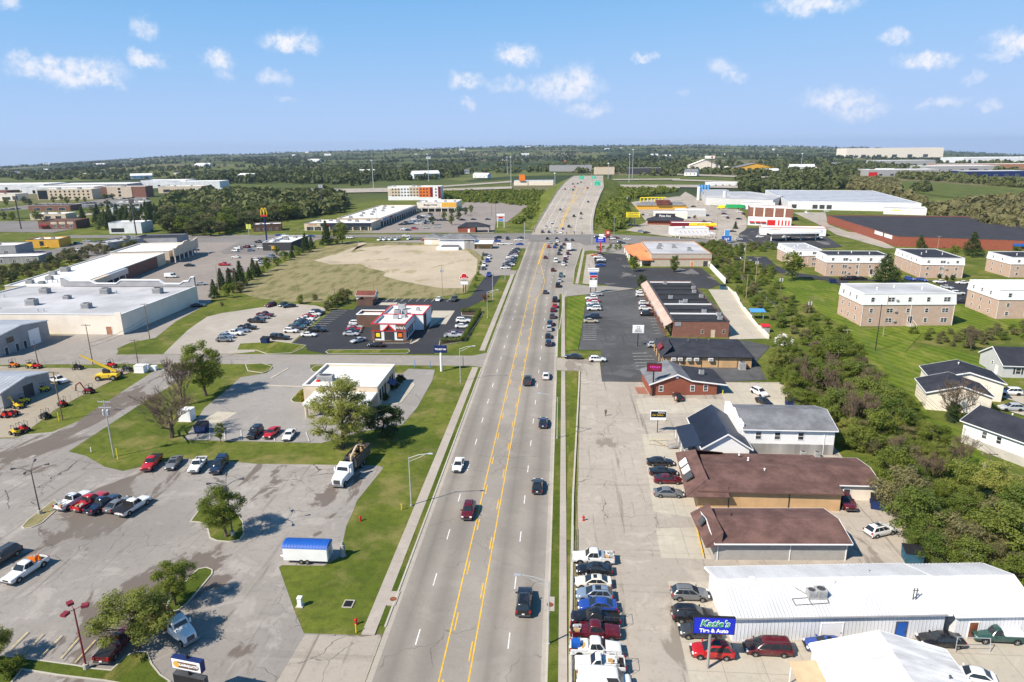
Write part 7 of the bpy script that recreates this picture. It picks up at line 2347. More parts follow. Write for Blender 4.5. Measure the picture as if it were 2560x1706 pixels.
def build_tree_kinds():
 for i in range(3):
  tr = limb_mesh(20 + i,7.5,.22,9,3.0,.02,.28,1)
  tree_kind('near%d' % i,leaf_cloud(i,12000,.125,clump_set(i,46,3.3,2.4,10,.95,.5),1.0),'leaf_spring' if i == 0 else 'leaf_green',tr)
  tr = limb_mesh(40 + i,7,.2,6,2.6,.02,.3,0)
  tree_kind('mid%d' % i,leaf_cloud(30 + i,1700,.34,clump_set(50 + i,30,3.5,1.6,10,1.25,.5),1.0),['leaf_green','leaf_wood','leaf_olive'][i],tr)
  tr = limb_mesh(60 + i,2.6,.09,6,1.4,.05,.1,0)
  tree_kind('bush%d' % i,leaf_cloud(60 + i,1500,.17,clump_set(70 + i,22,1.9,.2,4.0,.75,.55),1.0),['leaf_bush','leaf_green','leaf_olive'][i],tr)
  tr = limb_mesh(80 + i,5.6,.15,7,2.6,.05,.15,0)
  tree_kind('thicket%d' % i,leaf_cloud(90 + i,6000,.15,clump_set(95 + i,40,3.4,.3,7.0,1.0,.55),1.05),['leaf_bush','leaf_green','leaf_olive'][i],tr)
 tree_kind('round',leaf_cloud(5,2600,.12,clump_set(6,30,1.1,.1,2.1,.45,.7),1.0),'leaf_dark',limb_mesh(7,1.4,.08,4,.7))
 tree_kind('willow',leaf_cloud(8,20000,.125,clump_set(9,80,4.4,1.5,14.4,1.0,.55),1.0),'leaf_spring',limb_mesh(10,11,.28,12,4.2,.03,.12,2,up=1.0))
 tree_kind('dark',leaf_cloud(12,7000,.17,clump_set(13,40,3.2,.3,7.4,1.0,.6),1.0),'leaf_dark',limb_mesh(14,5.5,.2,7,2.6))
 tree_kind('column',leaf_cloud(15,3600,.2,clump_set(16,40,1.9,.8,8.4,.8,.5),1.0),'leaf_green',limb_mesh(17,6,.14,6,1.4))
 tree_kind('cedar',leaf_cloud(18,3800,.22,cone_set(19,46,3.0,.6,10),1.1),'leaf_dark',limb_mesh(20,9,.2,6,2.0,.01,.1))
 tree_kind('pine',leaf_cloud(21,4600,.24,cone_set(22,34,4.4,1.0,11) + clump_set(23,12,3.2,3,9,.9),1.0),'leaf_dark',limb_mesh(24,10,.24,9,3.6,.02,.15))
 tree_kind('yellow',leaf_cloud(25,1500,.1,clump_set(26,18,.9,.1,1.9,.4,.7),1.0),'leaf_yellow',limb_mesh(27,1.2,.06,4,.6))
 tree_kind('rusty',leaf_cloud(28,1600,.14,clump_set(29,18,1.2,.3,2.6,.5,.7),1.0),'leaf_rust',limb_mesh(30,1.6,.07,5,.8))
 for i,(rc,up_) in enumerate(((4.8,.45),(3.6,1.3))):
  TREES['bare%d' % i] = (limb_mesh(31 + i,7.2,.34 - .1 * i,11,rc,.03,.18,4,'bare_twig',up_),limb_mesh(51 + i,5,.35 - .1 * i,2,.8,.03,.4,0,'bark'))
build_tree_kinds()
UNIT_H = {'near': 10.4,'mid': 10.8,'bush': 4.4,'thicket': 7.4,'round': 2.3,'willow': 14.8,'dark': 7.8,'column': 8.8,'cedar': 10.4,'pine': 11.4,'yellow': 2.1,'rusty': 2.9,'bare': 10.5}
TREE_NAME = {'near': 'leafy_tree','mid': 'leafy_tree','bush': 'bush','thicket': 'thicket_tree','round': 'clipped_shrub','willow': 'tall_tree','dark': 'evergreen_tree','column': 'columnar_tree','cedar': 'cedar_tree','pine': 'pine_tree','yellow': 'yellow_bush','rusty': 'rusty_bush','bare': 'bare_tree'}
def tree(key,x,y,h,label,group=None,z=0.0,wide=1.0,seed=0):
 base = key.rstrip('0123456789')
 rng = random.Random(int(x * 31 + y * 17) + seed)
 cr,tr = TREES[key]
 cat = 'bush' if base in ('bush','yellow','rusty','round') else 'tree'
 o = thing(TREE_NAME[base],label,cat,(x,y,z),rng.uniform(0,6.28),group)
 s = h / UNIT_H[base]
 o.scale = (s * wide,s * wide,s)
 place('trunk',tr,o)
 place('branches' if base == 'bare' else 'crown',cr,o)
 return o
def inside(p,poly):
 c = False
 n = len(poly)
 for i in range(n):
  a,b = poly[i],poly[(i + 1) % n]
  if (a[1] > p[1]) != (b[1] > p[1]) and p[0] < (b[0] - a[0]) * (p[1] - a[1]) / (b[1] - a[1]) + a[0]:
   c = not c
 return c
def scatter(poly,n,gap,seed,grow=0.0):
 rng = random.Random(seed)
 xs,ys = [p[0] for p in poly],[p[1] for p in poly]
 out = []
 for _ in range(n * 60):
  p = (rng.uniform(min(xs),max(xs)),rng.uniform(min(ys),max(ys)))
  if inside(p,poly) and all((p[0] - q[0]) ** 2 + (p[1] - q[1]) ** 2 > gap * gap for q in out):
   out.append(p)
   if len(out) >= n:
    break
 return out
def woods(name,label,pts,mat,q=26,seed=0):
 """a far wood that reads as one mass: (x, y, z, height) for each tree"""
 rng = np.random.default_rng(seed)
 P = np.array(pts,dtype=float)
 n = len(P)
 d = rng.normal(size=(n,q,3))
 d /= np.linalg.norm(d,axis=2)[:,:,None]
 d[:,:,2] = np.abs(d[:,:,2]) * 1.0 - .25
 h = P[:,3][:,None]
 w = h * rng.uniform(.32,.5,(n,1))
 pos = np.empty((n,q,3))
 jit = rng.uniform(.75,1.1,(n,q))
 pos[:,:,0] = P[:,0][:,None] + d[:,:,0] * w * jit
 pos[:,:,1] = P[:,1][:,None] + d[:,:,1] * w * jit
 pos[:,:,2] = P[:,2][:,None] + h * .42 + d[:,:,2] * h * .55 * jit
 nr = d + rng.normal(size=d.shape) * .45
 nr /= np.linalg.norm(nr,axis=2)[:,:,None]
 a = np.cross(nr,rng.normal(size=d.shape))
 a /= np.linalg.norm(a,axis=2)[:,:,None]
 b = np.cross(nr,a)
 s = (h * rng.uniform(.16,.3,(n,q)))[:,:,None]
 a *= s
 b *= s * .8
 V = np.stack([pos - a,pos - b,pos + a,pos + b],axis=2).reshape(-1,3)
 o = place(name,quads_mesh(name,V,mat))
 return tag(o,label,kind='stuff')
def build_trees():
 def at(t,x,y):
  return T(t,x,y).to_2d()
 for key,t,x,y,ytop,wide,lab in [
   ('near1','A1',1612,862,425,1.3,'young green tree on the narrow rounded island'),('near0','A1',1265,1275,715,1.65,'broad pale spring tree over the dark red pickup'),('near2','A1',2080,235,-260,1.25,'bushy tree around the lamp post on the island'),
   ('near0','A1',-40,1400,1040,1.3,'pale tree cut by the left edge at the front corner'),('willow','A6',800,955,275,1.5,'tall loose spring tree in front of the bank'),('dark','A6',1185,855,530,1.3,'dark evergreen beside the tall tree at the bank'),('near1','A5',1895,478,-40,1.25,'green tree by the bare trees at the street'),
   ('bare1','A5',1692,565,105,.95,'upright bare tree beside the green one'),('bare0','A5',1580,862,410,1.25,'wide spreading bare tree on the grass corner'),('near1','A5',2030,912,715,.8,'sapling at the edge of the bank lot'),('mid0','B4',1685,588,378,1.0,'round street tree in front of the orange canopy'),('column','B5',225,592,362,1.1,'columnar green tree in front of the pale block wall'),
   ('mid1','B4',1775,792,600,1.1,'street tree in the gap before the brick shops'),('mid0','B5',1665,702,318,1.25,'big leafy tree on the apartment lawn'),('pine','B6',640,722,355,1.35,'wide dark conifer in front of the apartments'),('pine','C6',960,1400,1205,1.0,'conifer against the brick warehouse wall'),('pine','C6',1650,1500,1165,1.1,'tall pine before the brick warehouse'),
   ('mid0','C6',1420,1530,1340,1.3,'bright round tree beside the tall pine'),('mid0','C6',2240,1560,1350,1.2,'leafy tree before the edge apartment block'),('cedar','C5',845,1140,1030,1.1,'cone-shaped evergreen by the street'),('mid1','C5',420,1130,1010,1.3,'round tree behind the pale hall'),('mid2','C5',300,1010,945,1.4,'small spreading tree in the restaurant verge'),
   ('bare0','A8',1700,700,330,1.0,'bare branching tree in front of the pale gabled house'),('dark','A8',1690,720,520,.9,'dark shrub tree under the bare branches'),('bare1','A8',540,925,660,.6,'thin bare sapling against the grey-roofed house'),('bare1','B6',1690,1560,1250,.8,'grey bare tree in the rough below the lawn'),
   ('rusty','B3',1640,955,850,1.0,'rust-coloured bush by the black drive'),('yellow','A6',425,530,425,1.0,'yellow bush beside the bank canopy')]:
  p = at(t,x,y)
  tree(key,p.x,p.y,rise(t,x,y,ytop),lab,wide=wide)
 for i,(x,y,yt) in enumerate([(1165,655,590),(1310,665,610),(1475,690,620),(1690,1010,915),(1400,690,640)]):
  p = at('B6',x,y)
  tree('round',p.x,p.y,rise('B6',x,y,yt),['tall clipped shrub, first along the apartment wall','clipped shrub, second along the apartment wall','reddish clipped shrub at the apartment corner','clipped shrub by the edge apartment block','small clipped shrub between two larger ones'][i])
 for i,(x,y,h) in enumerate([(1330,360,2.3),(1290,410,1.6),(1250,425,1.4),(1190,520,1.8),(1170,490,1.5)]):
  p = at('A6',x,y)
  tree('round',p.x,p.y,h,['round shrub at the bank entrance, tallest of five','shrub in the bank bed, second from the tall one','shrub in the bank bed, third from the tall one','dark shrub at the front corner of the bank','low shrub beside the bank corner shrub'][i],wide=1.2)
 for i,(x,y,h) in enumerate([(60,1530,2.6),(-10,1480,2.2),(170,1440,1.8),(120,1500,2.0)]):
  p = at('A1',x,y)
  tree('bush1',p.x,p.y,h,'green bush at the front left corner of the lot','bushes at the front left corner')
 rng = random.Random(3)
 # cedars along the diagonal bank
 for i,(x,y,h,k) in enumerate([(470,905,7.5,'cedar'),(560,800,9,'cedar'),(660,760,8,'cedar'),(800,760,11,'cedar'),(740,800,9,'cedar'),(620,910,6,'mid0'),(900,690,6,'cedar'),(955,655,9,'cedar'),(1010,640,7,'cedar'),(1060,600,4,'bush0'),(1120,580,7.5,'mid0'),(1240,520,5,'bush1'),(1330,450,6,'bush1'),(1420,420,6.5,'cedar'),(1500,390,6,'bush0'),(1590,350,11,'cedar'),(1660,310,8,'cedar'),(1850,260,15,'cedar'),(1980,250,10,'bush1'),(2040,240,14,'mid0'),(1240,395,6,'mid0'),(700,850,5,'bush1'),(790,840,5,'bush2')]):
  p = at('B2',x,y)
  tree(k,p.x,p.y,h,'%s, %s along the diagonal bank by the vacant lot' % ({'cedar': 'dark cedar','mid0': 'leafy tree','bush0': 'bush','bush1': 'bush','bush2': 'bush'}[k],ORD[i] if i < 20 else 'extra ' + ORD[i - 20]),'trees on the diagonal bank')
 for x,y,h in [(1520,980,4),(1700,940,3),(1850,1060,4),(1900,1030,5),(1980,990,5),(2040,960,6),(2100,940,5),(1950,1000,4),(560,1010,2),(2000,940,4)]:
  p = at('B2',x,y)
  tree('bush%d' % rng.randrange(3),p.x,p.y,h,'bush on the bank above the gravel lot','bushes above the gravel lot')
 for i in range(7):
  p = T('B3',1300 + 60 * i,430 + 35 * i)
  tree('bush0',lerp(-42,-36,i / 6),lerp(360,275,i / 6),rng.uniform(1.5,2.6),'low bush on the bank beside the used-car lot','bushes by the used-car lot')
 # thicket between the shops and the houses
 poly = TP('A8',(150,180),(700,110),(900,380),(1050,520),(1380,700),(1440,860),(1650,1090),(1900,1350),(2353,1560)) + TP('A4',(2353,800),(2150,640),(1420,500),(1340,330),(1260,130)) + TP('A8',(1150,1500),(1080,1250),(1010,1110),(760,960),(640,930),(640,760),(560,640),(300,600),(130,500),(40,320))
 for i,p in enumerate(scatter(poly,135,2.8,1)):
  if i % 9 == 4:
   tree(rng.choice(['bare0','bare1']),p[0],p[1],rng.uniform(6,8.5),'grey bare tree standing in the thicket','bare trees in the thicket',wide=.7)
  else:
   k = rng.choice(['thicket0','thicket1','thicket2','near0','thicket0','near1'])
   tree(k,p[0],p[1],rng.uniform(3.2,5.5) if rng.random() < .6 else rng.uniform(5.5,8.5),'leafy tree in the thicket between the shops and houses','trees in the thicket behind the shops',wide=rng.uniform(.95,1.5))
 poly = TP('B5',(520,300),(700,240),(1000,270),(1480,290),(1480,350),(1100,345),(1000,400),(1000,480),(1250,510),(1420,600),(1380,720),(1620,900),(1720,1060),(1900,1080),(2280,1320),(2330,1540),(1850,1560),(1600,1380),(1480,1230),(1060,900),(960,770),(870,740),(720,570))
 for p in scatter(poly,185,2.6,2):
  tree('bush%d' % rng.choice((0,0,1,2)),p[0],p[1],rng.uniform(2.0,4.2),'shrub on the overgrown slope behind the brick shops','shrubs on the slope behind the shops',wide=1.35)
 for p in scatter(TP('B6',(900,1340),(1500,1330),(2353,1250),(2353,1420),(1900,1470),(1700,1560),(1300,1480)),34,3.0,4):
  tree('bush%d' % rng.choice((0,2,2)),p[0],p[1],rng.uniform(1.5,3.2),'scrubby shrub below the apartment lawn','shrubs below the apartment lawn',wide=1.3)
 for p in scatter(TP('B4',(1240,320),(1390,290),(1590,285),(1590,320),(1400,330),(1260,345)),12,2.2,6):
  tree('bush1',p[0],p[1],rng.uniform(1.8,3),'shrub in the bed behind the blue pylon','shrubs behind the blue pylon')
 # banks of the overpass road
 for k,(poly,n,lab) in enumerate([(TP('C3',(1430,660),(2353,640)) + TP('C4',(560,640),(560,780),(430,960),(330,1040),(120,1080),(340,850),(0,805)) + TP('C3',(1760,785),(1430,745)),420,'dense scrub on the bank between the hotel and overpass road'),
          (TP('C4',(1320,700),(1440,640),(2080,620),(2300,640),(1720,740),(1640,820),(1650,1000),(1600,1180),(1440,1180),(1250,1080),(1270,900)),330,'dense scrub on the bank between the restaurants and overpass road')]):
  woods('bank_scrub',lab,[(p[0],p[1],-.6,rng.uniform(5,8.5) if k else rng.uniform(3.5,6)) for p in scatter(poly,n,2.6,7 + k)],'leaf_green',60,40 + k)
 # tree belt behind the shopping row and hotel
 poly = TP('C2',(0,760),(600,700),(1250,700),(2353,720),(2353,900),(2000,980),(1700,1020),(1000,1140),(600,1235),(300,1245),(0,1210)) 
 belt = scatter(poly,520,6.0,9)
 belt.sort(key=lambda q: q[1])
 woods('woodland','dense tree belt running back behind the burger sign',[(q[0],q[1],-1,rng.uniform(9,16)) for q in belt[80:]],'leaf_wood',60,31)
 for p in belt[:80]:
  tree('mid%d' % rng.choice((0,1,1,2,2)),p[0],p[1],rng.uniform(9,16),'tree in the belt behind the burger sign','trees behind the burger sign',wide=1.6)
 poly = TP('C1',(1100,1080),(1700,930),(2353,900),(2353,1210),(1900,1180),(1150,1130))
 for p in scatter(poly,46,7,10):
  tree(rng.choice(['cedar','mid1','cedar','pine']),p[0],p[1],rng.uniform(9,16),'dark tree in the grove by the metal-clad store','trees by the metal-clad store',wide=1.1)
 for x,y in ((60,1010),(170,1020),(490,1020),(555,1010),(1225,930),(1360,860),(1440,840),(820,760),(500,860),(400,830),(340,800),(90,820),(1040,780),(1140,770),(900,800),(1400,740),(1510,740),(1560,620),(1370,570),(440,650),(230,690),(720,780)):
  p = at('C1',x,y + 12)
  tree('mid%d' % rng.randrange(2),p.x,p.y,rng.uniform(6,10),'ornamental tree around the inns and their lots','trees around the inns',wide=1.2)
 for i,(x,y) in enumerate([(1645,945),(1730,960),(1805,930),(1555,980),(1545,1090),(1640,1030),(1450,1030),(1290,1090)]):
  p = at('C3',x,y)
  tree('mid%d' % (i % 2),p.x,p.y,8,'lot tree, %s in the shopping strip car park' % ORD[i],'trees in the shopping strip car park')
 for p in scatter(TP('C1',(950,1560),(1300,1440),(1800,1340),(2000,1400),(1500,1480),(1000,1600)) ,22,5,12) + scatter(TP('B1',(0,640),(420,560),(700,480),(900,400),(960,460),(660,590),(400,680),(0,790)),26,5,13):
  tree('mid%d' % rng.choice((1,2)),p[0],p[1],rng.uniform(4,7),'scrub tree behind the white-roofed shopping row','scrub behind the shopping row',wide=1.2)
 # woods that read as one mass
 def fill(poly,n,gap,seed,h0,h1):
  r2 = random.Random(seed)
  return [(p[0],p[1],tz(p[0],p[1]) - 1,r2.uniform(h0,h1)) for p in scatter(poly,n,gap,seed)]
 woods('woodland','belt of mixed spring trees beyond the meadow',fill(TP('C2',(130,470),(400,420),(2353,380),(2400,560),(1500,540),(300,545)),420,11,20,10,18),'leaf_wood',46,1)
 woods('woodland','tree belt behind the hotel and highway',fill(TP('C3',(-20,360),(400,370),(700,365),(1700,345),(1700,440),(1400,490),(600,520),(-20,600)),380,11,21,9,16),'leaf_wood',46,2)
 woods('woodland','dark wood between the plant and highway',fill(TP('C5',(870,500),(1300,540),(2353,500),(2353,600),(1220,660),(960,650)),170,9,22,9,16),'leaf_wood',50,3)
 woods('woodland','wood wrapping round the white warehouse',fill(TP('C6',(0,500),(640,520),(660,700),(1100,870),(1700,800),(2353,780),(2500,1000),(2400,1240),(2000,1200),(1350,1010),(1140,950),(990,790),(640,700),(250,630),(0,610)),330,8,23,7,13),'leaf_olive',60,4)
 woods('woodland','hedgerow trees along the green hill',fill(TP('C6',(640,470),(1400,520),(2400,600),(2400,560),(1400,460),(640,440)),120,12,24,8,14),'leaf_wood',40,5)
 woods('woodland','clump of dark trees on the green hill',fill(TP('C6',(860,630),(960,590),(1080,620),(1070,650),(880,650)),10,5,25,8,13),'leaf_wood',70,6)
 woods('woodland','thin trees along the highway frontage',fill(TP('C4',(1400,420),(2353,420),(2353,360),(1400,360)) ,90,16,26,9,15) + fill(TP('C5',(0,430),(860,440),(2353,440),(2353,360),(0,360)),260,16,27,9,16),'leaf_wood',34,7)
 rg = random.Random(77)
 near,far = [],[]
 while len(far) < 7500:
  y = 1150 * math.exp(rg.random() * math.log(8600 / 1150))
  x = rg.uniform(-1.05,1.05) * y
  f = mnoise.noise(Vector((x / 420,y / 300,3.1))) + .55 * mnoise.noise(Vector((x / 120,y / 90,8.8))) + .12 * smooth(1400,5000,y)
  if f > .14 + .14 * (1 - smooth(900,2200,y)):
   h = rg.uniform(9,17) * (1 + .25 * smooth(2000,8000,y))
   (near if y < 2200 else far).append((x,y,tz(x,y) - 1.5,h))
 woods('woodland','scattered woods across the middle-distance fields',near,'leaf_wood',26,8)
 woods('woodland','dark distant woods running to the horizon',far,'leaf_haze',14,9)
build_trees()
def build_far_homes():
 g = MB()
 gable_me = []
 for i,(w,d,he,hr,wl,rf) in enumerate([(14,9,4,7,'white_siding','grey_shingle'),(30,12,5,8,'white_metal','white_metal'),(12,9,4.5,7.5,'cream_wall','dark_shingle')]):
  mb = MB()
  mb.add([(0,0,0),(w,0,0),(w,d,0),(0,d,0),(0,0,he),(w,0,he),(w,d,he),(0,d,he),(0,d / 2,hr),(w,d / 2,hr)],[(0,1,5,4),(2,3,7,6),(1,2,6,9,5),(3,0,4,8,7)],0)
  mb.add([(-.5,-.5,he),(w + .5,-.5,he),(w + .5,d / 2,hr + .2),(-.5,d / 2,hr + .2),(w + .5,d + .5,he),(-.5,d + .5,he)],[(0,1,2,3),(3,2,4,5)],1)
  for k in range(3):
   x = w * (.2 + .3 * k)
   mb.box(x - .6,x + .6,-.08,-.01,1.2,2.6,2)
  gable_me.append(mb.mesh('farmhouse',[wl,rf,'window_glass']))
 rg = random.Random(19)
 n = 0
 while n < 70:
  y = 1250 * math.exp(rg.random() * 1.75)
  x = rg.uniform(-.85,.8) * y
  if abs(x) < 90 + y * .02:
   continue
  k = rg.choice((0,1,1,2))
  s = rg.uniform(1.0,1.7)
  tag(place('farmhouse',gable_me[k],None,(x,y,tz(x,y) + 2),rg.uniform(-.6,.6),(s,s,s)),['small white farmhouse out in the far fields','long white barn out in the far fields','small cream farmhouse out in the far fields'][k],'farmhouse' if k != 1 else 'barn','farm buildings in the far fields')
  n += 1
build_far_homes()
# ------------------------------------------------------------------ poles, lamps, wires
def pole_at(t,x,y,yt):
 p = T(t,x,y)
 return p.x,p.y,rise(t,x,y,yt)
def street_light(x,y,h,side,label):
 r = thing('street_light',label,'street light',(x,y,0),0,'silver street lights along the main road')
 mb = MB()
 mb.tube((0,0,0),(0,0,.25),.2,.2,8)
 mb.tube((0,0,.2),(0,0,h),.11,.07,8)
 part('pole',mb,'galvanised',r,40)
 mb = MB()
 mb.path([(0,0,h - .1),(side * 1.6,0,h + .5),(side * 3.2,0,h + .75)],.05)
 mb.path([(0,0,h - .7),(side * 1.8,0,h + .1),(side * 2.8,0,h + .7)],.035)
 part('arm',mb,'galvanised',r)
 mb = MB()
 mb.add([(side * 3.1,-.13,h + .66),(side * 3.1,.13,h + .66),(side * 3.9,.17,h + .72),(side * 3.9,-.17,h + .72),(side * 3.1,-.08,h + .84),(side * 3.1,.08,h + .84),(side * 3.8,.09,h + .88),(side * 3.8,-.09,h + .88)],[(0,1,2,3),(4,5,6,7),(0,1,5,4),(1,2,6,5),(2,3,7,6),(3,0,4,7)])
 part('lamp_head',mb,'steel',r)
def lot_lamp(x,y,h,heads,mat,label,square=False,base=True,reach=1.1):
 r = thing('lot_lamp',label,'lamp post',(x,y,0))
 mb = MB()
 if base:
  mb.tube((0,0,0),(0,0,.7),.32,.3,10)
  part('plinth',mb,'kerb_concrete',r)
  mb = MB()
 mb.tube((0,0,0),(0,0,h),.11,.07,8)
 part('pole',mb,mat,r,40)
 for k in range(heads):
  a = 2 * math.pi * k / heads + .4
  dx,dy = math.cos(a),math.sin(a)
  mb = MB()
  mb.path([(0,0,h - .15),(dx * reach * .6,dy * reach * .6,h + (.1 if square else .55)),(dx * reach,dy * reach,h + (.1 if square else .7))],.04)
  o = part('arm',mb,mat,r)
  mb = MB()
  if square:
   mb.box(-.25,.45,-.3,.3,h,h + .3)
  else:
   mb.tube((-.1,0,h + .66),(.55,0,h + .7),.1,.2,8)
  part('lamp_head',mb,mat,o,None,(dx * reach,dy * reach,0),a)
 return r
def utility_pole(x,y,h,label,mat='wood_pole',arms=1,cans=0,rz=0.0,lamp=False,r0=.15):
 r = thing('utility_pole',label,'utility pole',(x,y,0),rz)
 mb = MB()
 mb.tube((0,0,0),(0,0,h),r0,r0 * .65,8)
 part('pole',mb,mat,r,40)
 for k in range(arms):
  z = h - .35 - 1.1 * k
  mb = MB()
  mb.box(-1.25,1.25,-.06,.06,z,z + .12)
  o = part('crossarm',mb,mat,r)
  for u in (-1.1,-.4,.4,1.1):
   mb = MB()
   mb.tube((u,0,z + .12),(u,0,z + .32),.05,.04,6)
   part('insulator',mb,'unit_grey',o)
 for k in range(cans):
  mb = MB()
  s = (-1,1)[k % 2]
  mb.tube((s * .42,0,h - 2.9),(s * .42,0,h - 1.9),.24,.24,10)
  mb.tube((s * .42,0,h - 1.9),(s * .42,0,h - 1.7),.2,.05,10)
  part('transformer',mb,'galvanised',r,40)
 return r
def wire(a,b,sag,label,rr=.022):
 a,b = Vector(a),Vector(b)
 mb = MB()
 pts = [a.lerp(b,k / 10) - Vector((0,0,sag * 4 * (k / 10) * (1 - k / 10))) for k in range(11)]
 mb.path(pts,rr,4)
 tag(part('power_line',mb,'dark_steel',None),label,'power line','overhead power lines')
def build_poles():
 for t,x,y,yt,s,lab in [('A6',1428,1490,1045,1,'left street light by the near lawn'),('A6',1880,350,45,1,'left street light at the side street'),('B3',1660,1155,835,1,'left street light by the clipped hedge'),('B3',1875,680,435,1,'left street light at the used-car lot'),('A3',335,1220,640,-1,'right street light nearest the camera'),('A7',415,872,490,-1,'right street light by the walking man'),('B4',820,922,625,-1,'right street light at the shop driveway')]:
  x_,y_,h = pole_at(t,x,y,yt)
  street_light(x_,y_,h,s,lab)
 lot_lamp(*pole_at('A5',372,1566,1165),4,'dark_steel','four-armed dark lamp post on the stony island',reach=2.0)
 p = T('A1',2140,215)
 lot_lamp(p.x,p.y,8.2,4,'dark_steel','four-armed dark lamp post rising through the island tree',reach=2.0)
 lot_lamp(*pole_at('A1',797,1445,890),3,'maroon_pole','dark red lamp post with three square heads',True,reach=1.0)
 for i,(x,y,yt) in enumerate([(405,400,245),(495,460,330),(1540,180,75),(870,240,130)]):
  lot_lamp(*pole_at('B2',x,y,yt),2,'galvanised','pale double lamp, %s on the shopping lot' % ORD[i],True,False,2.0)
 for i,(x,y,yt) in enumerate([(1385,970,790),(1805,1010,850),(2080,960,800),(2140,1170,770),(555,1150,840)]):
  lot_lamp(*pole_at('C3',x,y,yt),2,'dark_steel','slim dark lamp, %s on the shopping strip lot' % ORD[i],True,False,1.4)
 for i,(t,x,y,yt,a,c,m,lab) in enumerate([
   ('A5',577,700,255,1,0,'wood_pole','wooden pole with crossarm on the yard grass'),('A5',1048,1040,520,2,2,'galvanised','grey pole with two crossarms and transformers on the grass corner'),('A5',350,182,-30,0,0,'wood_pole','bare pole behind the equipment shed'),('A5',1270,188,-40,1,0,'wood_pole','pole beside the white utility boxes'),('A5',855,190,-180,1,0,'wood_pole','tall pole behind the yellow crane'),
   ('B1',1835,1412,975,1,0,'wood_pole','pole at the corner of the large store'),('B2',530,862,505,1,0,'pale_pole','pole among the cedars'),('B2',755,938,560,1,0,'wood_pole','dark pole at the foot of the cedar bank'),('B2',1485,862,590,0,0,'pale_pole','short pole in the vacant lot'),('B2',1955,1020,790,1,0,'wood_pole','pole in the bushes above the gravel lot'),('B2',1195,560,260,1,0,'pale_pole','pole in the middle of the diagonal bank'),
   ('B3',1110,892,500,2,2,'pale_pole','pale pole with transformers behind the restaurant'),('B3',268,892,650,0,0,'pale_pole','pole beside the rust-roofed shed'),('B3',1725,922,590,0,0,'galvanised','thin grey pole by the black drive'),('B3',865,250,-30,1,1,'pale_pole','tall pole by the dealer garage'),
   ('B5',1210,812,405,1,2,'pale_pole','pale pole with transformers on the slope'),('B5',1073,645,245,1,1,'pale_pole','pale pole higher on the slope'),('B5',1503,1042,605,2,2,'wood_pole','dark pole with transformers below the lawn'),('B5',1103,915,610,0,0,'pale_pole','plain pale pole by the chain fence'),('B5',1872,1142,890,2,2,'wood_pole','pole with two round transformers at the lawn edge'),
   ('B6',530,1560,985,0,0,'black_metal','tall black pole in front of the apartments'),('B6',623,1382,880,0,0,'pale_pole','pale pole in front of the apartments'),('B6',160,1560,1290,1,1,'pale_pole','pole with a transformer at the top of the thicket'),('A8',1965,1388,1000,1,1,'wood_pole','dark pole with crossarm beside the nearest house'),
   ('C4',1640,905,690,2,2,'pale_pole','pole behind the yellow sign'),('C4',1470,1212,980,0,0,'galvanised','white pole on the grass corner'),('C5',1960,1110,960,1,0,'pale_pole','pole beside the pale truck yard'),('C5',590,1300,950,1,0,'pale_pole','pole at the street by the white canopy'),('C6',1195,1410,1230,1,0,'pale_pole','pole against the brick warehouse')]):
  x_,y_,h = pole_at(t,x,y,yt)
  utility_pole(x_,y_,max(5,h),lab,m,a,c,r0=.13 if h < 14 else .17)
 A,B,C_,D,E_ = (Vector(q) for q in ((75.6,239.4,12),(81.9,227.5,9),(*T('B6',160,1560).to_2d(),9),(68.5,105.4,7.4),(72,62,7)))
 for i,(p,q,n) in enumerate(((A,B,2),(B,C_,2),(C_,D,3),(D,E_,3))):
  for k in range(n):
   o = Vector((-.9 + .9 * k,0,-.1 * k))
   wire(p + o,q + o,.6 if i < 2 else 1.4,'wire %s, %s span along the thicket' % ('ABC'[k].lower(),ORD[i]))
 P = [T('A5',577,700).to_2d(),T('A5',1048,1040).to_2d(),T('A5',350,182).to_2d()]
 wire((*P[2],6),(*P[0],10.3),.7,'wire from the shed pole to the yard pole')
 wire((*P[0],10.6),(*P[1],10.8),.8,'wire from the yard pole to the grass corner pole')
 a,b = T('B1',1835,1412),T('A5',855,190)
 for k in range(2):
  wire((a.x,a.y,7 - k),(b.x,b.y,6 - k),.9,['upper wire at the large store corner','lower wire at the large store corner'][k],.04)
 # masts of the highway and tall signs
 for i,(t,x,y,yt) in enumerate([('C3',503,610,230),('C3',1240,512,150),('C4',95,570,185),('C4',45,430,200),('C4',1670,530,150),('C4',1715,470,95),('C5',1712,455,145),('C4',680,610,400),('C4',1390,550,270)]):
  p = T(t,x,y)
  h = rise(t,x,y,yt)
  r = thing('high_mast_light','tall highway mast light, %s of nine from the hotel side' % ORD[i],'mast light',(p.x,p.y,tz(p.x,p.y) if p.y > 850 else 0),0,'highway mast lights')
  mb = MB()
  mb.tube((0,0,0),(0,0,h),.55,.3,8)
  part('pole',mb,'galvanised',r)
  mb = MB()
  mb.tube((0,0,h),(0,0,h + 1.2),1.7,1.3,10)
  part('lamp_ring',mb,'galvanised',r)
build_poles()
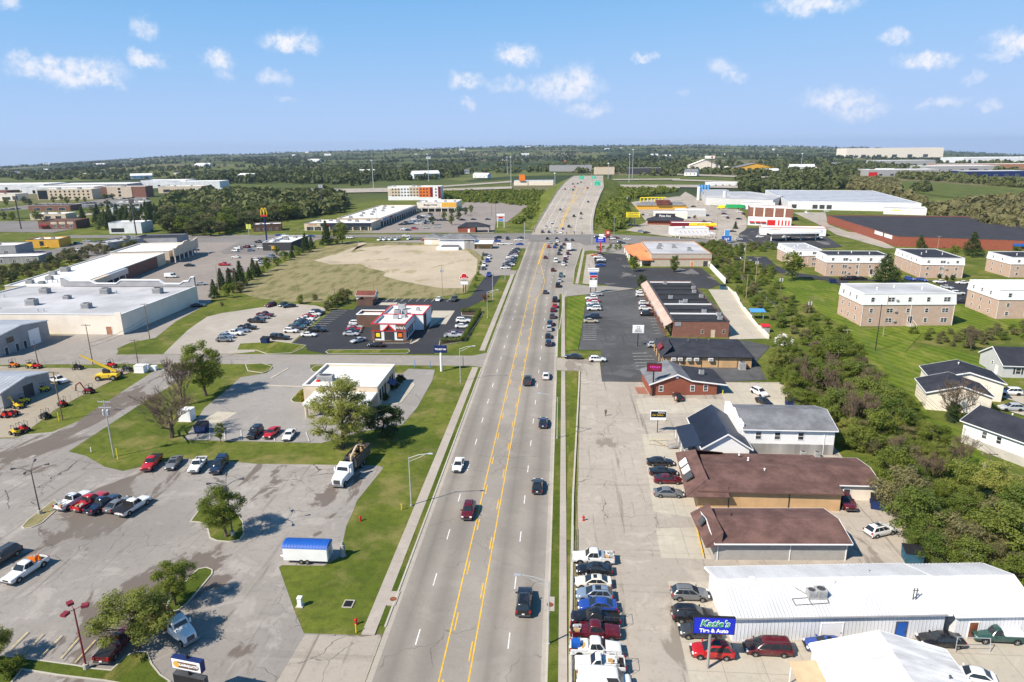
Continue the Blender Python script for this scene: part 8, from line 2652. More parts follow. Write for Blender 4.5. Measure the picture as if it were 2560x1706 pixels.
# ------------------------------------------------------------------ signs
def sign(label,x,y,posts_,panels,texts=(),rz=0.0,name='sign'):
 """posts: (dx, height, radius, material); panels: (x0, x1, z0, z1, depth, face, frame)"""
 r = thing(name,label,'sign',(x,y,0),rad(rz))
 for dx,h,rr,m in posts_:
  mb = MB()
  mb.tube((dx,0,0),(dx,0,h),rr,rr,8)
  part('post',mb,m,r)
 for x0,x1,z0,z1,d,face,fr in panels:
  mb = MB()
  mb.box(x0,x1,-d,d,z0,z1)
  o = part('cabinet',mb,fr,r)
  mb = MB()
  mb.box(x0 + .08,x1 - .08,-d - .03,-d - .002,z0 + .08,z1 - .08)
  part('face',mb,face,o)
 for s,size,m,lx,lz,ly,kw in texts:
  lettering(s,size,m,r,(lx,ly,lz),**kw)
 return r
def build_signs():
 p = T('A3',1797,1442)
 r = sign('blue tire shop sign with green script on a wooden post',p.x,p.y,[(0,4.7,.16,'weathered')],[(-1.9,2.5,4.6,6.7,.16,'sign_blue','black_metal')],
   [("Katie's",1.15,'white_trim',.33,5.93,-.2,{'bold': .05,'shear': .25,'name': 'lettering_outline'}),("Katie's",1.15,'green_paint',.33,5.93,-.235,{'shear': .25,'bold': .005}),('Tire & Auto',.62,'white_trim',.3,5.05,-.2,{'bold': .02})])
 p = T('A6',1705,252)
 sign('navy bank sign with white lettering on a white mast',p.x,p.y,[(0,5.2,.3,'white_trim')],[(-1.7,1.6,5.0,6.9,.25,'navy','navy')],[('TRUIST',.62,'white_trim',-.45,5.95,-.3,{'bold': .02}),('HH',.55,'white_trim',1.05,5.95,-.3,{'bold': .03,'name': 'emblem'})])
 p = T('A7',1292,482)
 sign('dark red realty sign with pink lettering on a black mast',p.x,p.y,[(0,6.1,.16,'black_metal')],[(-1.55,1.75,6.0,7.9,.2,'dark_red','black_metal')],[('RE/MAX',.66,'magenta',.25,7.05,-.25,{'bold': .025}),('commercial',.26,'magenta',.35,6.55,-.25,{})])
 p = T('A7',1335,818)
 sign('black salon sign with gold script on a thin post',p.x,p.y,[(0,3.0,.08,'black_metal')],[(-1.5,1.6,3.3,4.7,.12,'black_metal','white_trim'),(-1.5,1.6,2.75,3.28,.12,'white_trim','white_trim')],[('Fashions',.4,'white_trim',.6,4.35,-.16,{'shear': .2}),('Hair Gallery',.44,'yellow_paint',-.1,3.85,-.16,{'shear': .2})])
 p = T('B4',1735,1502)
 r = sign('white cleaners sign with a red ring emblem on a black post',p.x,p.y,[(0,4.2,.12,'black_metal')],[(-1.6,1.6,4.0,6.3,.15,'white_trim','white_trim')],[('signature',.5,'dark_wall',0,4.95,-.19,{}),('CLEANERS',.46,'dark_wall',0,4.45,-.19,{})])
 for k in range(4):
  a = rad(45 + 90 * k)
  mb = MB()
  mb.box(-.22,.22,-.02,.02,-.06,.06)
  o = part('emblem',mb,'dark_red',r,None,(math.cos(a) * .36,-.2,5.6 + math.sin(a) * .36))
  o.rotation_euler = (0,rad(90) - a if k % 2 else rad(90) - a,0)
 p = T('A1',1790,1760)
 r = sign('white restaurant sign over a black reader board at the front edge',p.x,p.y,[(0,6,.16,'black_metal')],[(-1.75,1.75,4.3,5.6,.3,'white_trim','navy'),(-1.85,1.85,2.0,3.6,.3,'black_metal','dark_steel')],rz=-10)
 mb = MB()
 mb.prism(rounded(0,0,2.9,.72,.35),0,.02)
 o = part('badge',mb,'brown_wall',r,None,(0,-.35,4.95))
 o.rotation_euler = (rad(90),0,0)
 lettering('GUANAJUATO',.36,'white_trim',r,(.28,-.4,5.0),bold=.015)
 mb = MB()
 mb.tube((0,0,0),(0,-.05,0),.32,.32,16)
 part('emblem',mb,'amber_wall',r,None,(-1.05,-.37,4.97))
 p = T('B3',1380,842)
 r = sign('red and white hat-shaped restaurant sign on two black posts',p.x,p.y,[(-.45,5,.16,'black_metal'),(.45,5,.16,'black_metal')],[(-1.7,1.7,3.2,4.7,.2,'white_trim','dark_steel')])
 hat = [(-2.0,5.6),(-1.9,6.3),(-1.3,6.5),(-1.0,7.4),(-.5,7.9),(0,7.7),(.5,7.9),(1.0,7.4),(1.3,6.4),(1.9,6.7),(2.1,6.2),(1.7,5.7),(1.0,5.2),(0,5.05),(-1.0,5.2)]
 for s,d,m,nm in ((1.0,.12,'white_trim','hat_outline'),(.86,.16,'red_paint','hat_face')):
  mb = MB()
  n = len(hat)
  q = [(x * s,6.35 + (z - 6.35) * s) for x,z in hat]
  mb.add([(x,-d,z) for x,z in q] + [(x,d,z) for x,z in q],[tuple(range(n)),tuple(range(2 * n - 1,n - 1,-1))] + [(i,(i + 1) % n,n + (i + 1) % n,n + i) for i in range(n)])
  place(nm,mb.mesh(nm,m,tri=True),r)
 lettering("Arby's",1.0,'white_trim',r,(0,-.2,5.75),bold=.03)
 p = T('B4',1190,850)
 sign('tall white shop directory with blue, red and black panels',p.x,p.y,[(-1,3,.15,'black_metal'),(1,3,.15,'black_metal')],[(-2.1,2.1,8.6,9.9,.3,'white_trim','white_trim'),(-1.7,1.7,7.2,8.4,.25,'blue_paint','white_trim'),(-1.5,1.5,6.2,7.15,.25,'red_paint','white_trim'),(-1.5,1.5,5.3,6.15,.25,'dark_wall','white_trim'),(-1.5,1.5,2.4,5.25,.25,'white_trim','white_trim')],[('SOUTH BROADWAY',.42,'grey_wall',0,9.4,-.36,{}),('AJM',.7,'white_trim',0,5.72,-.31,{'bold': .02})])
 x,y,h = pole_at('C4',1288,1460,1260)
 sign('blue seafood sign with a white plaque on a red post',x,y,[(0,h - 2,.3,'red_paint')],[(-2.5,2.5,h - 2.3,h + .1,.25,'sign_blue','blue_paint'),(-1.2,1.2,h - .5,h + .3,.3,'white_trim','white_trim')],[("Long John",.8,'white_trim',0,h - 1.4,-.3,{})])
 x,y,h = pole_at('C4',1385,1345,1160)
 sign('tall red pylon with white mark on two red posts',x,y,[(-1.1,h,.2,'red_paint'),(1.1,h,.2,'red_paint')],[(-1.4,1.4,h - 2.6,h,.3,'red_paint','red_paint'),(-.7,.7,h - 1.9,h - .4,.34,'white_trim','red_paint'),(-1.1,1.1,h - 4.6,h - 2.7,.3,'dark_wall','red_paint')],[('S',1.3,'red_paint',0,h - 1.1,-.4,{'bold': .03})])
 x,y,h = pole_at('C4',1720,1105,920)
 sign('large yellow sign with two rows of dark letters',x,y,[(-1,h - 4,.4,'dark_steel'),(1,h - 4,.4,'dark_steel')],[(-4.9,4.9,h - 3.3,h + .3,.4,'bright_yellow','bright_yellow')],[('COUNTRY',1.7,'dark_wall',0,h - .6,-.5,{}),('COOKING',1.7,'dark_wall',0,h - 2.3,-.5,{})])
 p = T('C2',1322,1300)
 r = sign('tall yellow arches sign over a red bar on a blue mast',p.x,p.y,[(0,16,.5,'navy')],[(-2.0,2.0,15.4,16.3,.4,'red_paint','red_paint')])
 for s in (-1,1):
  mb = MB()
  pts = [(s * .95 + .95 * math.cos(rad(a)),0,16.2 + 4.4 * math.sin(rad(a))) for a in range(0,181,15)]
  mb.path(pts,.32,8)
  part('arch',mb,'yellow_paint',r,50)
 x,y,h = pole_at('C2',1092,1235,1075)
 sign('lime green house-shaped sign near the burger lot',x,y,[(0,h,.4,'pale_pole')],[(-1.7,1.7,h - 3.2,h,.3,'lime','lime')])
 x,y,h = pole_at('C5',725,1330,1150)
 sign('blue and white fuel price pylon',x,y,[(0,3,.5,'white_trim')],[(-1.4,1.4,h - 3.6,h,.4,'sky_blue','white_trim'),(-2.7,2.7,1.2,4.2,.4,'blue_paint','blue_paint')],[('3.19',1.7,'white_trim',0,2.6,-.5,{'bold': .03})])
 for i,(f,y,z0,z1,lab) in enumerate([(.86,772,4.5,13,'green highway sign over the near lanes of the overpass'),(.42,905,4.5,11,'green highway sign over the middle of the overpass'),(.74,920,4.5,9.5,'green highway sign at the far end of the overpass')]):
  q = ov_pt(f,y)
  r = sign(lab,q[0],q[1],[(-4,14,.2,'galvanised'),(4,14,.2,'galvanised')],[(-5,5,z0,z1,.15,'sign_green','white_trim')],[('LEXINGTON' if i == 0 else 'SOUTH' if i == 1 else 'NORTH',1.5,'white_trim',0,z1 - 2,-.22,{}),('75',2.2,'white_trim',-1,z0 + 2,-.22,{})],name='highway_sign')
  r.location.z = q[2]
  r.scale = (.65,.65,.65)
 for i,(t,x,y,yt,lab,m) in enumerate([('C2',2070,942,545,'tall grey billboard mast behind the shopping strip','steel'),('C1',285,1142,700,'tall dark sign mast at the left edge','dark_steel'),('C1',1825,1222,740,'tall dark sign mast by the metal-clad store','dark_steel'),('C5',522,402,180,'blue mast with an orange top beyond the highway','orange_paint'),('C4',815,400,240,'black mast with an orange disc by the overpass','orange_paint'),('C6',325,480,385,'red square sign in front of the grey hall','red_paint')]):
  x_,y_,h = pole_at(t,x,y,yt)
  k = h * .07 + (6 if 'red' in m else 0)
  r = sign(lab,x_,y_,[(0,h,h * .018,'navy' if i == 3 else 'dark_steel')],[(-k,k,h - k * 1.6,h,.4,m,m)],name='pylon_sign')
  r.location.z = tz(x_,y_) if y_ > 850 else 0
 p = T('C3',2205,1120)
 sign('white tenant board with coloured panels by the brick branch',p.x,p.y,[(-2.4,9,.2,'white_trim'),(2.4,9,.2,'white_trim')],[(-2.9,2.9,8.2,9.8,.4,'white_trim','white_trim'),(-1.7,1.7,6.5,8,.3,'red_paint','white_trim'),(-1.7,1.7,4.6,6.2,.3,'sky_blue','white_trim')])
 # signals at the crossing
 for i,(t,x,y,yt,side) in enumerate([('C4',275,1312,1050,1),('C4',1177,1342,1085,-1)]):
  x_,y_,h = pole_at(t,x,y,yt)
  r = thing('traffic_signal',['traffic signal mast on the used-car corner','traffic signal mast on the orange-roof corner'][i],'traffic signal',(x_,y_,0))
  mb = MB()
  mb.tube((0,0,0),(0,0,h),.22,.15,8)
  part('pole',mb,'galvanised',r)
  mb = MB()
  mb.path([(0,0,6.8),(side * 16,0,7.2)],.1)
  part('arm',mb,'galvanised',r)
  for k in range(3):
   mb = MB()
   mb.box(side * (6 + 4.5 * k) - .25,side * (6 + 4.5 * k) + .25,-.25,.2,6.0,7.3)
   o = part('signal_head',mb,'black_metal',r)
   for j,m in enumerate(('green_paint','yellow_paint','red_paint')):
    mb = MB()
    mb.tube((side * (6 + 4.5 * k),-.25,6.25 + .4 * j),(side * (6 + 4.5 * k),-.3,6.25 + .4 * j),.15,.15,8)
    part('lens',mb,m,o)
build_signs()
# ------------------------------------------------------------------ trucks, trailer, plant, bins and small street things
def wheels(r,pts,rr=.5,w=.3):
 for x,y in pts:
  mb = MB()
  mb.tube((x,y - w / 2,rr),(x,y + w / 2,rr),rr,rr,16)
  o = part('wheel',mb,'tyre',r)
  mb = MB()
  mb.tube((x,y - w / 2 - .02,rr),(x,y + w / 2 + .02,rr),rr * .55,rr * .5,12)
  part('rim',mb,'rim_metal',o)
def heavy_truck(x,y,head,label,load,kind):
 """nose toward +x"""
 r = thing('heavy_truck',label,'truck',(x,y,.05),rad(head))
 rows = []
 for fx,hw,z0,z1 in ((1.4,1.2,.7,2.1),(2.0,1.15,.65,2.05),(3.2,1.0,.6,1.85),(3.7,.92,.6,1.65),(3.8,.8,.7,1.4)):
  rows.append([(fx,-hw,z0),(fx,-hw,z1 - .2),(fx,-hw * .7,z1),(fx,hw * .7,z1),(fx,hw,z1 - .2),(fx,hw,z0)])
 mb = MB()
 mb.grid(rows,close=True)
 mb.add(rows[-1],[tuple(range(6))])
 part('hood',mb,'white_metal',r,35)
 mb = MB()
 rows = [[(-.5,-1.2,z),(1.45 - k,-1.2 + s,z),(1.45 - k,1.2 - s,z),(-.5,1.2,z)] for z,k,s in ((.7,0,0),(1.9,0,0),(2.75,.35,.12),(2.9,.5,.25))]
 mb.grid(rows,close=True)
 mb.add(rows[-1],[(0,1,2,3)])
 part('cab',mb,'white_metal',r,30)
 mb = MB()
 mb.add([(1.47,-1.0,1.95),(1.47,1.0,1.95),(1.16,.9,2.68),(1.16,-.9,2.68)],[(0,1,2,3)])
 part('windscreen',mb,'glass',r)
 for s in (-1,1):
  mb = MB()
  mb.add([(.1,s * 1.21,1.95),(1.1,s * 1.21,1.95),(.95,s * 1.13,2.6),(.1,s * 1.13,2.6)],[(0,1,2,3)])
  part('side_window',mb,'glass',r)
  mb = MB()
  mb.box(3.6,3.84,s * .75 - .15,s * .75 + .15,1.0,1.3)
  part('headlight',mb,'lamp_white',r)
  mb = MB()
  mb.box(1.1,1.25,s * 1.45 - .12,s * 1.45 + .12,1.8,2.5)
  part('side_mirror',mb,'white_metal',r)
 mb = MB()
 mb.box(3.75,3.86,-.55,.55,.8,1.5)
 part('grille',mb,'dark_steel',r)
 mb = MB()
 mb.box(3.7,3.95,-1.15,1.15,.4,.7)
 part('bumper',mb,'rim_metal',r)
 mb = MB()
 L = -8.5 if kind == 'grapple' else -6.5
 mb.box(L,2.8,-.45,.45,.7,.95)
 part('chassis',mb,'black_metal',r)
 wheels(r,[(2.9,-1),(2.9,1),(-4.2,-1),(-4.2,1),(-5.5,-1),(-5.5,1)],.5,.35)
 rng = random.Random(4)
 if kind == 'grapple':
  mb = MB()
  mb.box(L,-2.4,-1.2,-1.1,.96,2.9)
  mb.box(L,-2.4,1.1,1.2,.96,2.9)
  mb.box(L,L + .1,-1.1,1.1,.96,2.9)
  mb.box(-2.5,-2.4,-1.1,1.1,.96,2.9)
  mb.box(L + .1,-2.5,-1.1,1.1,.96,1.1)
  part('body_box',mb,'dark_steel',r)
  for k in range(26):
   mb = MB()
   a = Vector((rng.uniform(L + .4,-3),rng.uniform(-.9,.9),rng.uniform(2.2,3.0)))
   d = Vector((rng.uniform(-1,1),rng.uniform(-.4,.4),rng.uniform(-.2,.25)))
   mb.tube(a - d,a + d,.12,.08,5)
   part('log',mb,'timber',r)
  mb = MB()
  mb.path([(-1.6,.4,.9),(-1.6,.4,3.4),(-4.6,.3,4.1),(-6.6,0,3.4)],.16,6)
  part('boom',mb,'beige_wall',r)
  mb = MB()
  mb.box(-2.2,-1.0,-1.1,-.5,.95,2.6)
  mb.box(-1.2,-.7,.9,1.2,.95,3.3)
  part('crane_cabinet',mb,'black_metal',r)
 else:
  mb = MB()
  mb.box(L,-.7,-1.2,1.2,.96,1.15)
  part('deck',mb,'rust',r)
  for k in range(14):
   s = rng.uniform(.3,.8)
   cx,cy = rng.uniform(L + .8,-1.6),rng.uniform(-.7,.7)
   mb = MB()
   mb.box(cx - s,cx + s,cy - s * .5,cy + s * .5,1.15,1.3 + s * 1.6)
   part('load',mb,'rust',r,None,(0,0,0))
 return r
def bin_(x,y,label,mat,rz=0.0,w=2.0,d=1.6,h=1.6):
 r = thing('waste_bin',label,'dumpster',(x,y,.03),rad(rz))
 mb = MB()
 rows = [[(-w / 2 + i,-d / 2 + i,z),(w / 2 - i,-d / 2 + i,z),(w / 2 - i,d / 2 - i,z),(-w / 2 + i,d / 2 - i,z)] for z,i in ((.1,.12),(h * .8,0))]
 rows.append([(-w / 2,-d / 2,h * .8),(w / 2,-d / 2,h * .8),(w / 2,d / 2,h),(-w / 2,d / 2,h)])
 mb.grid(rows,close=True)
 part('body',mb,mat,r)
 mb = MB()
 mb.add([(-w / 2 - .05,-d / 2 - .05,h * .8 + .01),(w / 2 + .05,-d / 2 - .05,h * .8 + .01),(w / 2 + .05,d / 2 + .05,h + .02),(-w / 2 - .05,d / 2 + .05,h + .02),(-w / 2 - .05,-d / 2 - .05,h * .8 + .07),(w / 2 + .05,-d / 2 - .05,h * .8 + .07),(w / 2 + .05,d / 2 + .05,h + .08),(-w / 2 - .05,d / 2 + .05,h + .08)],[(4,5,6,7),(0,1,5,4),(1,2,6,5),(2,3,7,6),(3,0,4,7)])
 part('lid',mb,'black_metal',r)
 for s in (-1,1):
  mb = MB()
  mb.box(s * w / 2 - .1,s * w / 2 + .1,-d * .3,d * .3,h * .45,h * .6)
  part('fork_pocket',mb,mat,r)
def machine(x,y,rz,label,mat,boom):
 """small tracked or wheeled machine; boom = list of points or None"""
 r = thing('yard_machine',label,'machine',(x,y,.03),rad(rz))
 mb = MB()
 mb.box(-.9,.7,-.45,.45,.55,1.15)
 mb.box(.3,1.1,-.35,.35,.5,.95)
 part('body',mb,mat,r)
 wheels(r,[(-.7,-.6),(-.7,.6),(.8,-.55),(.8,.55)],.42,.28)
 mb = MB()
 mb.box(-.75,-.1,-.3,.3,1.16,1.5)
 part('seat',mb,'black_metal',r)
 mb = MB()
 for a,b in ((-.8,-.5),(-.8,.5)):
  mb.path([(a,b,1.1),(a,b,2.2),(.3,b,2.2),(.35,b,1.1)],.04)
 part('roll_bar',mb,'black_metal',r)
 if boom:
  mb = MB()
  mb.path(boom,.14,6)
  part('boom',mb,mat,r)
 return r
def build_street_things():
 A = lambda t,x,y: T(t,x,y)
 p = A('A6',750,1335)
 heavy_truck(p.x + .3,p.y + 3.9,-96,'white grapple truck loaded with timber by the grass',None,'grapple')
 p = A('A1',1745,1255)
 heavy_truck(p.x - 2.6,p.y + 2.2,-33,'white flatbed truck with rusty load behind the near tree',None,'flat').scale = (.8,.8,.8)
 p = A('B4',893,338)
 r = thing('box_truck','white box truck in the queue at the signals','truck',(p.x,p.y + 4,.06),rad(90))
 for nm,b,m in (('cargo_box',(-4,1.6,-1.25,1.25,.9,3.9),'white_metal'),('cab',(1.7,3.6,-1.1,1.1,.6,2.5),'white_metal'),('chassis',(-4,3.4,-.5,.5,.5,.88),'black_metal')):
  mb = MB()
  mb.box(*b)
  part(nm,mb,m,r)
 wheels(r,[(-2.6,-1),(-2.6,1),(2.8,-1),(2.8,1)],.45)
 p = A('A2',455,492)
 r = thing('box_trailer','white trailer with a curved blue roof','trailer',(p.x,p.y + 1.3,.05))
 L = 3.1
 prof = [(-1.15,.55),(1.15,.55),(1.15,2.45),(.85,2.85),(.3,3.0),(-.3,3.0),(-.85,2.85),(-1.15,2.45)]
 mb = MB()
 mb.box(-L,L,-1.15,1.15,.55,2.45)
 part('body',mb,'white_siding',r)
 mb = MB()
 n = 6
 rp = [(-1.2,2.44),(-.95,2.8),(-.35,3.02),(.35,3.02),(.95,2.8),(1.2,2.44)]
 mb.grid([[(-L - .08,y,z) for y,z in rp],[(L + .08,y,z) for y,z in rp]])
 for s in (-1,1):
  mb.add([(s * (L + .08),y,z) for y,z in rp],[tuple(range(n))])
 rf = part('roof',mb,'blue_paint',r,40)
 for k in range(14):
  mb = MB()
  xx = -L + .25 + k * .44
  mb.path([(xx,y,z + .02) for y,z in rp],.025,4)
  part('roof_rib',mb,'blue_paint',rf)
 mb = MB()
 mb.box(L + .004,L + .05,-.6,.6,.7,2.3)
 part('door',mb,'steel',r)
 mb = MB()
 mb.path([(-L,-.4,.5),(-L - .9,0,.5),(-L,.4,.5)],.06)
 part('drawbar',mb,'white_trim',r)
 wheels(r,[(-.6,-1.1),(.25,-1.1),(-.6,1.1),(.25,1.1)],.36,.22)
 # railing and low wall beside the parked row
 strip('low_wall',[(.9,15),(1.3,65),(2.1,101),(4.2,154),(4.6,166)],.32,'kerb_concrete',None,h=.32,label='low concrete wall along the right pavement')
 strip('verge',[(1.6,20),(2.1,65),(3.0,101),(5.0,154),(5.4,165)],1.2,'rough_grass',None,z=.05,label='weedy strip behind the low wall')
 strip('verge',[(1.4,88),(1.9,101),(3.1,154),(3.1,166)],1.6,'lawn',None,z=.09,label='grass between pavement and low wall')
 r = thing('railing','grey pipe railing beside the parked row','railing',(0,0,0))
 for k in range(18):
  y = 48 + 2.5 * k
  mb = MB()
  mb.tube((1.55 + (y - 65) * .02,y,0),(1.55 + (y - 65) * .02,y,1.05),.035,.035,6)
  part('post',mb,'dark_steel',r)
 for z in (.55,1.02):
  mb = MB()
  mb.path([(1.21,48,z),(2.05,90.5,z)],.03,6)
  part('rail',mb,'galvanised',r)
 # chain fences
 for pts,lab in (([A('A5',*q) for q in ((240,800),(440,680),(720,490),(1000,340),(1235,235))],'chain-link fence along the equipment yard'),([A('B5',*q) for q in ((1040,680),(1200,810),(1400,1000),(1530,1080),(1555,1190))],'chain-link fence on the overgrown slope')):
  r = thing('chain_fence',lab,'fence',(0,0,0))
  for a,b in zip(pts,pts[1:]):
   n = max(2,int((b - a).length / 3))
   for k in range(n):
    q = a.lerp(b,k / n)
    mb = MB()
    mb.tube((q.x,q.y,0),(q.x,q.y,1.7),.04,.04,5)
    part('post',mb,'galvanised',r)
   mb = MB()
   for z in (.1,.45,.8,1.15,1.5,1.7):
    mb.path([(a.x,a.y,z),(b.x,b.y,z)],.012,3)
   part('wire_mesh',mb,'galvanised',r)
 # clipped hedge
 pts = []
 rg = np.random.default_rng(2)
 for a,b in (((1350,1085),(1570,1080)),((1570,1080),(1360,1440)),((1360,1440),(1080,1465))):
  P,Q = A('B3',*a),A('B3',*b)
  for k in range(int((Q - P).length / .7) + 1):
   c = P.lerp(Q,min(1,k * .7 / (Q - P).length))
   pts += [((c.x + rg.uniform(-.35,.35),c.y + rg.uniform(-.35,.35),z),.62) for z in (.5,1.0,1.35)]
 r = thing('clipped_hedge','clipped green hedge bending round the restaurant lot','hedge',(0,0,0))
 place('foliage',quads_mesh('foliage',leaf_cloud(3,14000,.13,pts,1.0),'leaf_green'),r)
 # bins, cabinets, hydrants
 for t,x,y,lab,m,rz in [('A5',1838,828,'dark blue bin by the bank lot tree','bin_blue',0),('A8',1035,1540,'dark blue bin behind the brown-roofed shops','bin_blue',-20),('A4',1350,490,'teal bin at the edge of the thicket','teal_paint',-8),('B2',1080,1470,'dark bin at the corner of the gravel lot','bin_blue',-5),('B5',825,810,'teal bin at the end of the white retaining wall','teal_paint',0),('A8',225,600,'navy bin behind the grey-roofed house','navy',0),('B5',2170,730,'blue bin on the apartment drive','bin_blue',0)]:
  p = A(t,x,y)
  bin_(p.x,p.y + .9,lab,m,rz,*((2.4,1.9,2.0) if t in ('A5','A8','A4') else (2.2,1.8,1.8)))
 for t,x,y,w,d,h,lab in [('A5',1280,272,2.6,1.8,2.0,'large white utility cabinet on the street corner'),('A5',1348,235,.8,.8,1.2,'slim white utility cabinet on the street corner'),('A5',1408,248,1.4,1.1,1.2,'square white utility cabinet on the street corner'),('A2',400,880,.5,.5,1.3,'small white cabinet on the near lawn'),('A5',1700,720,2.6,2.2,2.6,'stack of white tanks behind the bare tree')]:
  p = A(t,x,y)
  r = thing('utility_cabinet',lab,'cabinet',(p.x,p.y + d / 2,.04))
  mb = MB()
  mb.box(-w / 2 - .2,w / 2 + .2,-d / 2 - .2,d / 2 + .2,0,.1)
  part('base',mb,'kerb_concrete',r)
  mb = MB()
  mb.box(-w / 2,w / 2,-d / 2,d / 2,.1,h - .1)
  part('body',mb,'white_trim',r)
  mb = MB()
  mb.box(-w / 2 - .05,w / 2 + .05,-d / 2 - .05,d / 2 + .05,h - .098,h)
  part('lid',mb,'white_siding',r)
 for i,(t,x,y) in enumerate((('A2',922,1035),('A3',657,85),('A2',960,85))):
  p = A(t,x,y)
  r = thing('fire_hydrant',['red hydrant on the near lawn','red hydrant beside the forecourt wall','red hydrant by the lot edge up the lawn'][i],'hydrant',(p.x,p.y,.05))
  mb = MB()
  for z0,z1,a,b in ((0,.1,.2,.2),(.1,.7,.13,.13),(.7,.85,.17,.08),(.85,.95,.05,.05)):
   mb.tube((0,0,z0),(0,0,z1),a,b,10)
  part('barrel',mb,'red_paint',r,40)
  for s in (-1,1):
   mb = MB()
   mb.tube((s * .1,0,.55),(s * .26,0,.55),.08,.08,8)
   part('nozzle',mb,'red_paint',r)
 p = A('A2',850,850)
 r = thing('drain_grate','square iron drain grate in the near lawn','drain',(p.x,p.y,.04))
 mb = MB()
 for q in ((-.65,.65,-.75,-.62),(-.65,.65,.62,.75),(-.65,-.53,-.62,.62),(.53,.65,-.62,.62)):
  mb.box(*q,0,.08)
 part('frame',mb,'kerb_concrete',r)
 mb = MB()
 mb.box(-.53,.53,-.62,.62,0,.03)
 for k in range(9):
  mb.box(-.53,.53,-.58 + k * .14,-.53 + k * .14,.03,.06)
 part('grating',mb,'black_metal',r)
 for i,(t,x,y,h,m) in enumerate((('A2',922,1112,1.1,'yellow_paint'),('A6',1340,1528,1.0,'yellow_paint'),('A5',1085,1062,2.2,'bright_yellow'),('A5',545,712,2.0,'bright_yellow'),('A5',840,995,.9,'white_trim'),('A7',1400,715,1.0,'bright_yellow'),('A7',1937,465,1.0,'bright_yellow'),('A6',1462,218,2.0,'sky_blue'),('A6',1602,220,2.0,'sky_blue'),('A6',1905,205,2.6,'dark_steel'))):
  p = A(t,x,y)
  mb = MB()
  mb.tube((0,0,0),(0,0,h),.09,.08,8)
  mb.tube((0,0,h),(0,0,h + .08),.08,.03,8)
  tag(part('marker_post',mb,m,None,None,(p.x,p.y,.03)),['yellow marker post by the hydrant','yellow marker post beside the street light','yellow guy guard at the grey pole','yellow guy guard at the yard pole','short white post on the grass corner','yellow bollard by the salon sign','yellow bollard at the brick office corner','blue-topped bay post by the side street, first','blue-topped bay post by the side street, second','dark sign post at the side street mouth'][i],'post')
 p = A('A2',803,405)
 r = thing('statue','pale weathered figure standing beside the trailer','statue',(p.x,p.y,.05))
 mb = MB()
 for z0,z1,a,b in ((0,.25,.45,.4),(.25,1.1,.3,.38),(1.1,1.7,.38,.3),(1.7,1.85,.14,.14),(1.85,2.25,.2,.16)):
  mb.tube((0,0,z0),(0,0,z1),a,b,10)
 part('figure',mb,'weathered',r,50)
 # yard machines
 p = A('A5',960,345)
 r = thing('telescopic_crane','yellow telescopic crane with raised boom in the yard','crane',(p.x,p.y + 1.5,.03),rad(10))
 mb = MB()
 mb.box(-2.6,2.6,-1.1,1.1,.7,1.5)
 part('body',mb,'yellow_paint',r)
 mb = MB()
 mb.box(-1.2,.3,.2,1.1,1.5,2.6)
 part('cab',mb,'glass',r)
 for k,(a,b) in enumerate((((2.2,0,2.0),(-1.6,0,4.2)),((-1.6,0,4.2),(-5.6,0,6.6)))):
  mb = MB()
  mb.tube(a,b,.34 - .1 * k,.3 - .1 * k,4)
  part('boom',mb,'yellow_paint',r)
 wheels(r,[(-1.8,-1.2),(-1.8,1.2),(1.8,-1.2),(1.8,1.2)],.65,.45)
 ex = [(1,0,1.0),(2.0,0,2.6),(3.2,0,1.9),(3.5,0,.4)]
 for t,x,y,rz,m,b,lab in [('A5',800,465,175,'dark_red',ex,'dark red excavator by the fence'),('A5',150,605,170,'yellow_paint',ex,'yellow excavator at the shed door'),('A5',555,585,150,'red_paint',None,'red compact loader at the yard pole'),('A5',395,700,160,'black_metal',None,'dark mower by the fence'),('A5',120,850,160,'yellow_paint',None,'yellow roller at the yard corner'),('A5',195,820,160,'red_paint',None,'red tiller at the yard corner'),('A5',100,680,90,'red_paint',None,'red mower outside the shed'),('A5',40,685,90,'red_paint',None,'red tractor outside the shed'),
         ('A5',1010,225,0,'red_paint',None,'red tractor behind the crane'),('A5',1150,260,0,'black_metal',None,'black loader by the fence corner'),('A5',1060,300,0,'dark_red',None,'dark red machine beside the crane'),('A5',110,225,0,'orange_paint',None,'orange tractor behind the shed roof'),('A5',320,235,0,'red_paint',None,'red mower behind the shed roof'),('A5',270,230,0,'yellow_paint',None,'yellow machine behind the shed roof'),('A5',385,450,20,'bright_yellow',None,'yellow cart along the shed wall'),('A5',200,560,20,'bright_yellow',None,'yellow dump cart at the shed door'),('A5',700,245,0,'black_metal',None,'dark tractor on the yard grass')]:
  p = A(t,x,y)
  machine(p.x,p.y + .8,rz,lab,m,b)
 car('single-cab pickup','white',A('A5',490,380).to_2d(),-20,'white pickup in the equipment yard')
 car('van','white',A('B1',2080,668).to_2d(),5,'white camper van on the tan shopping lot')
 p = A('B2',585,518)
 car('pickup','red',p.to_2d(),0,'red truck with a white rear on the shopping lot',extra='cap')
 # rubble and timber
 rg = random.Random(8)
 mb = MB()
 for q in scatter(TP('B5',(1440,1420),(1540,1330),(1650,1390),(1720,1500),(1600,1568),(1480,1540)),110,.55,30):
  s = rg.uniform(.25,.6)
  vs = [(q[0] + rg.uniform(-1,1) * s,q[1] + rg.uniform(-1,1) * s,rg.uniform(0,.9) * s) for _ in range(7)]
  bm = bmesh.new()
  for v in vs:
   bm.verts.new(v)
  bmesh.ops.convex_hull(bm,input=bm.verts)
  bm.verts.index_update()
  mb.add([v.co[:] for v in bm.verts],[[v.index for v in f.verts] for f in bm.faces])
  bm.free()
 tag(part('rubble',mb,'rock_pale',None),'heap of pale broken stone below the service drive',kind='stuff')
 p = A('A8',850,1400)
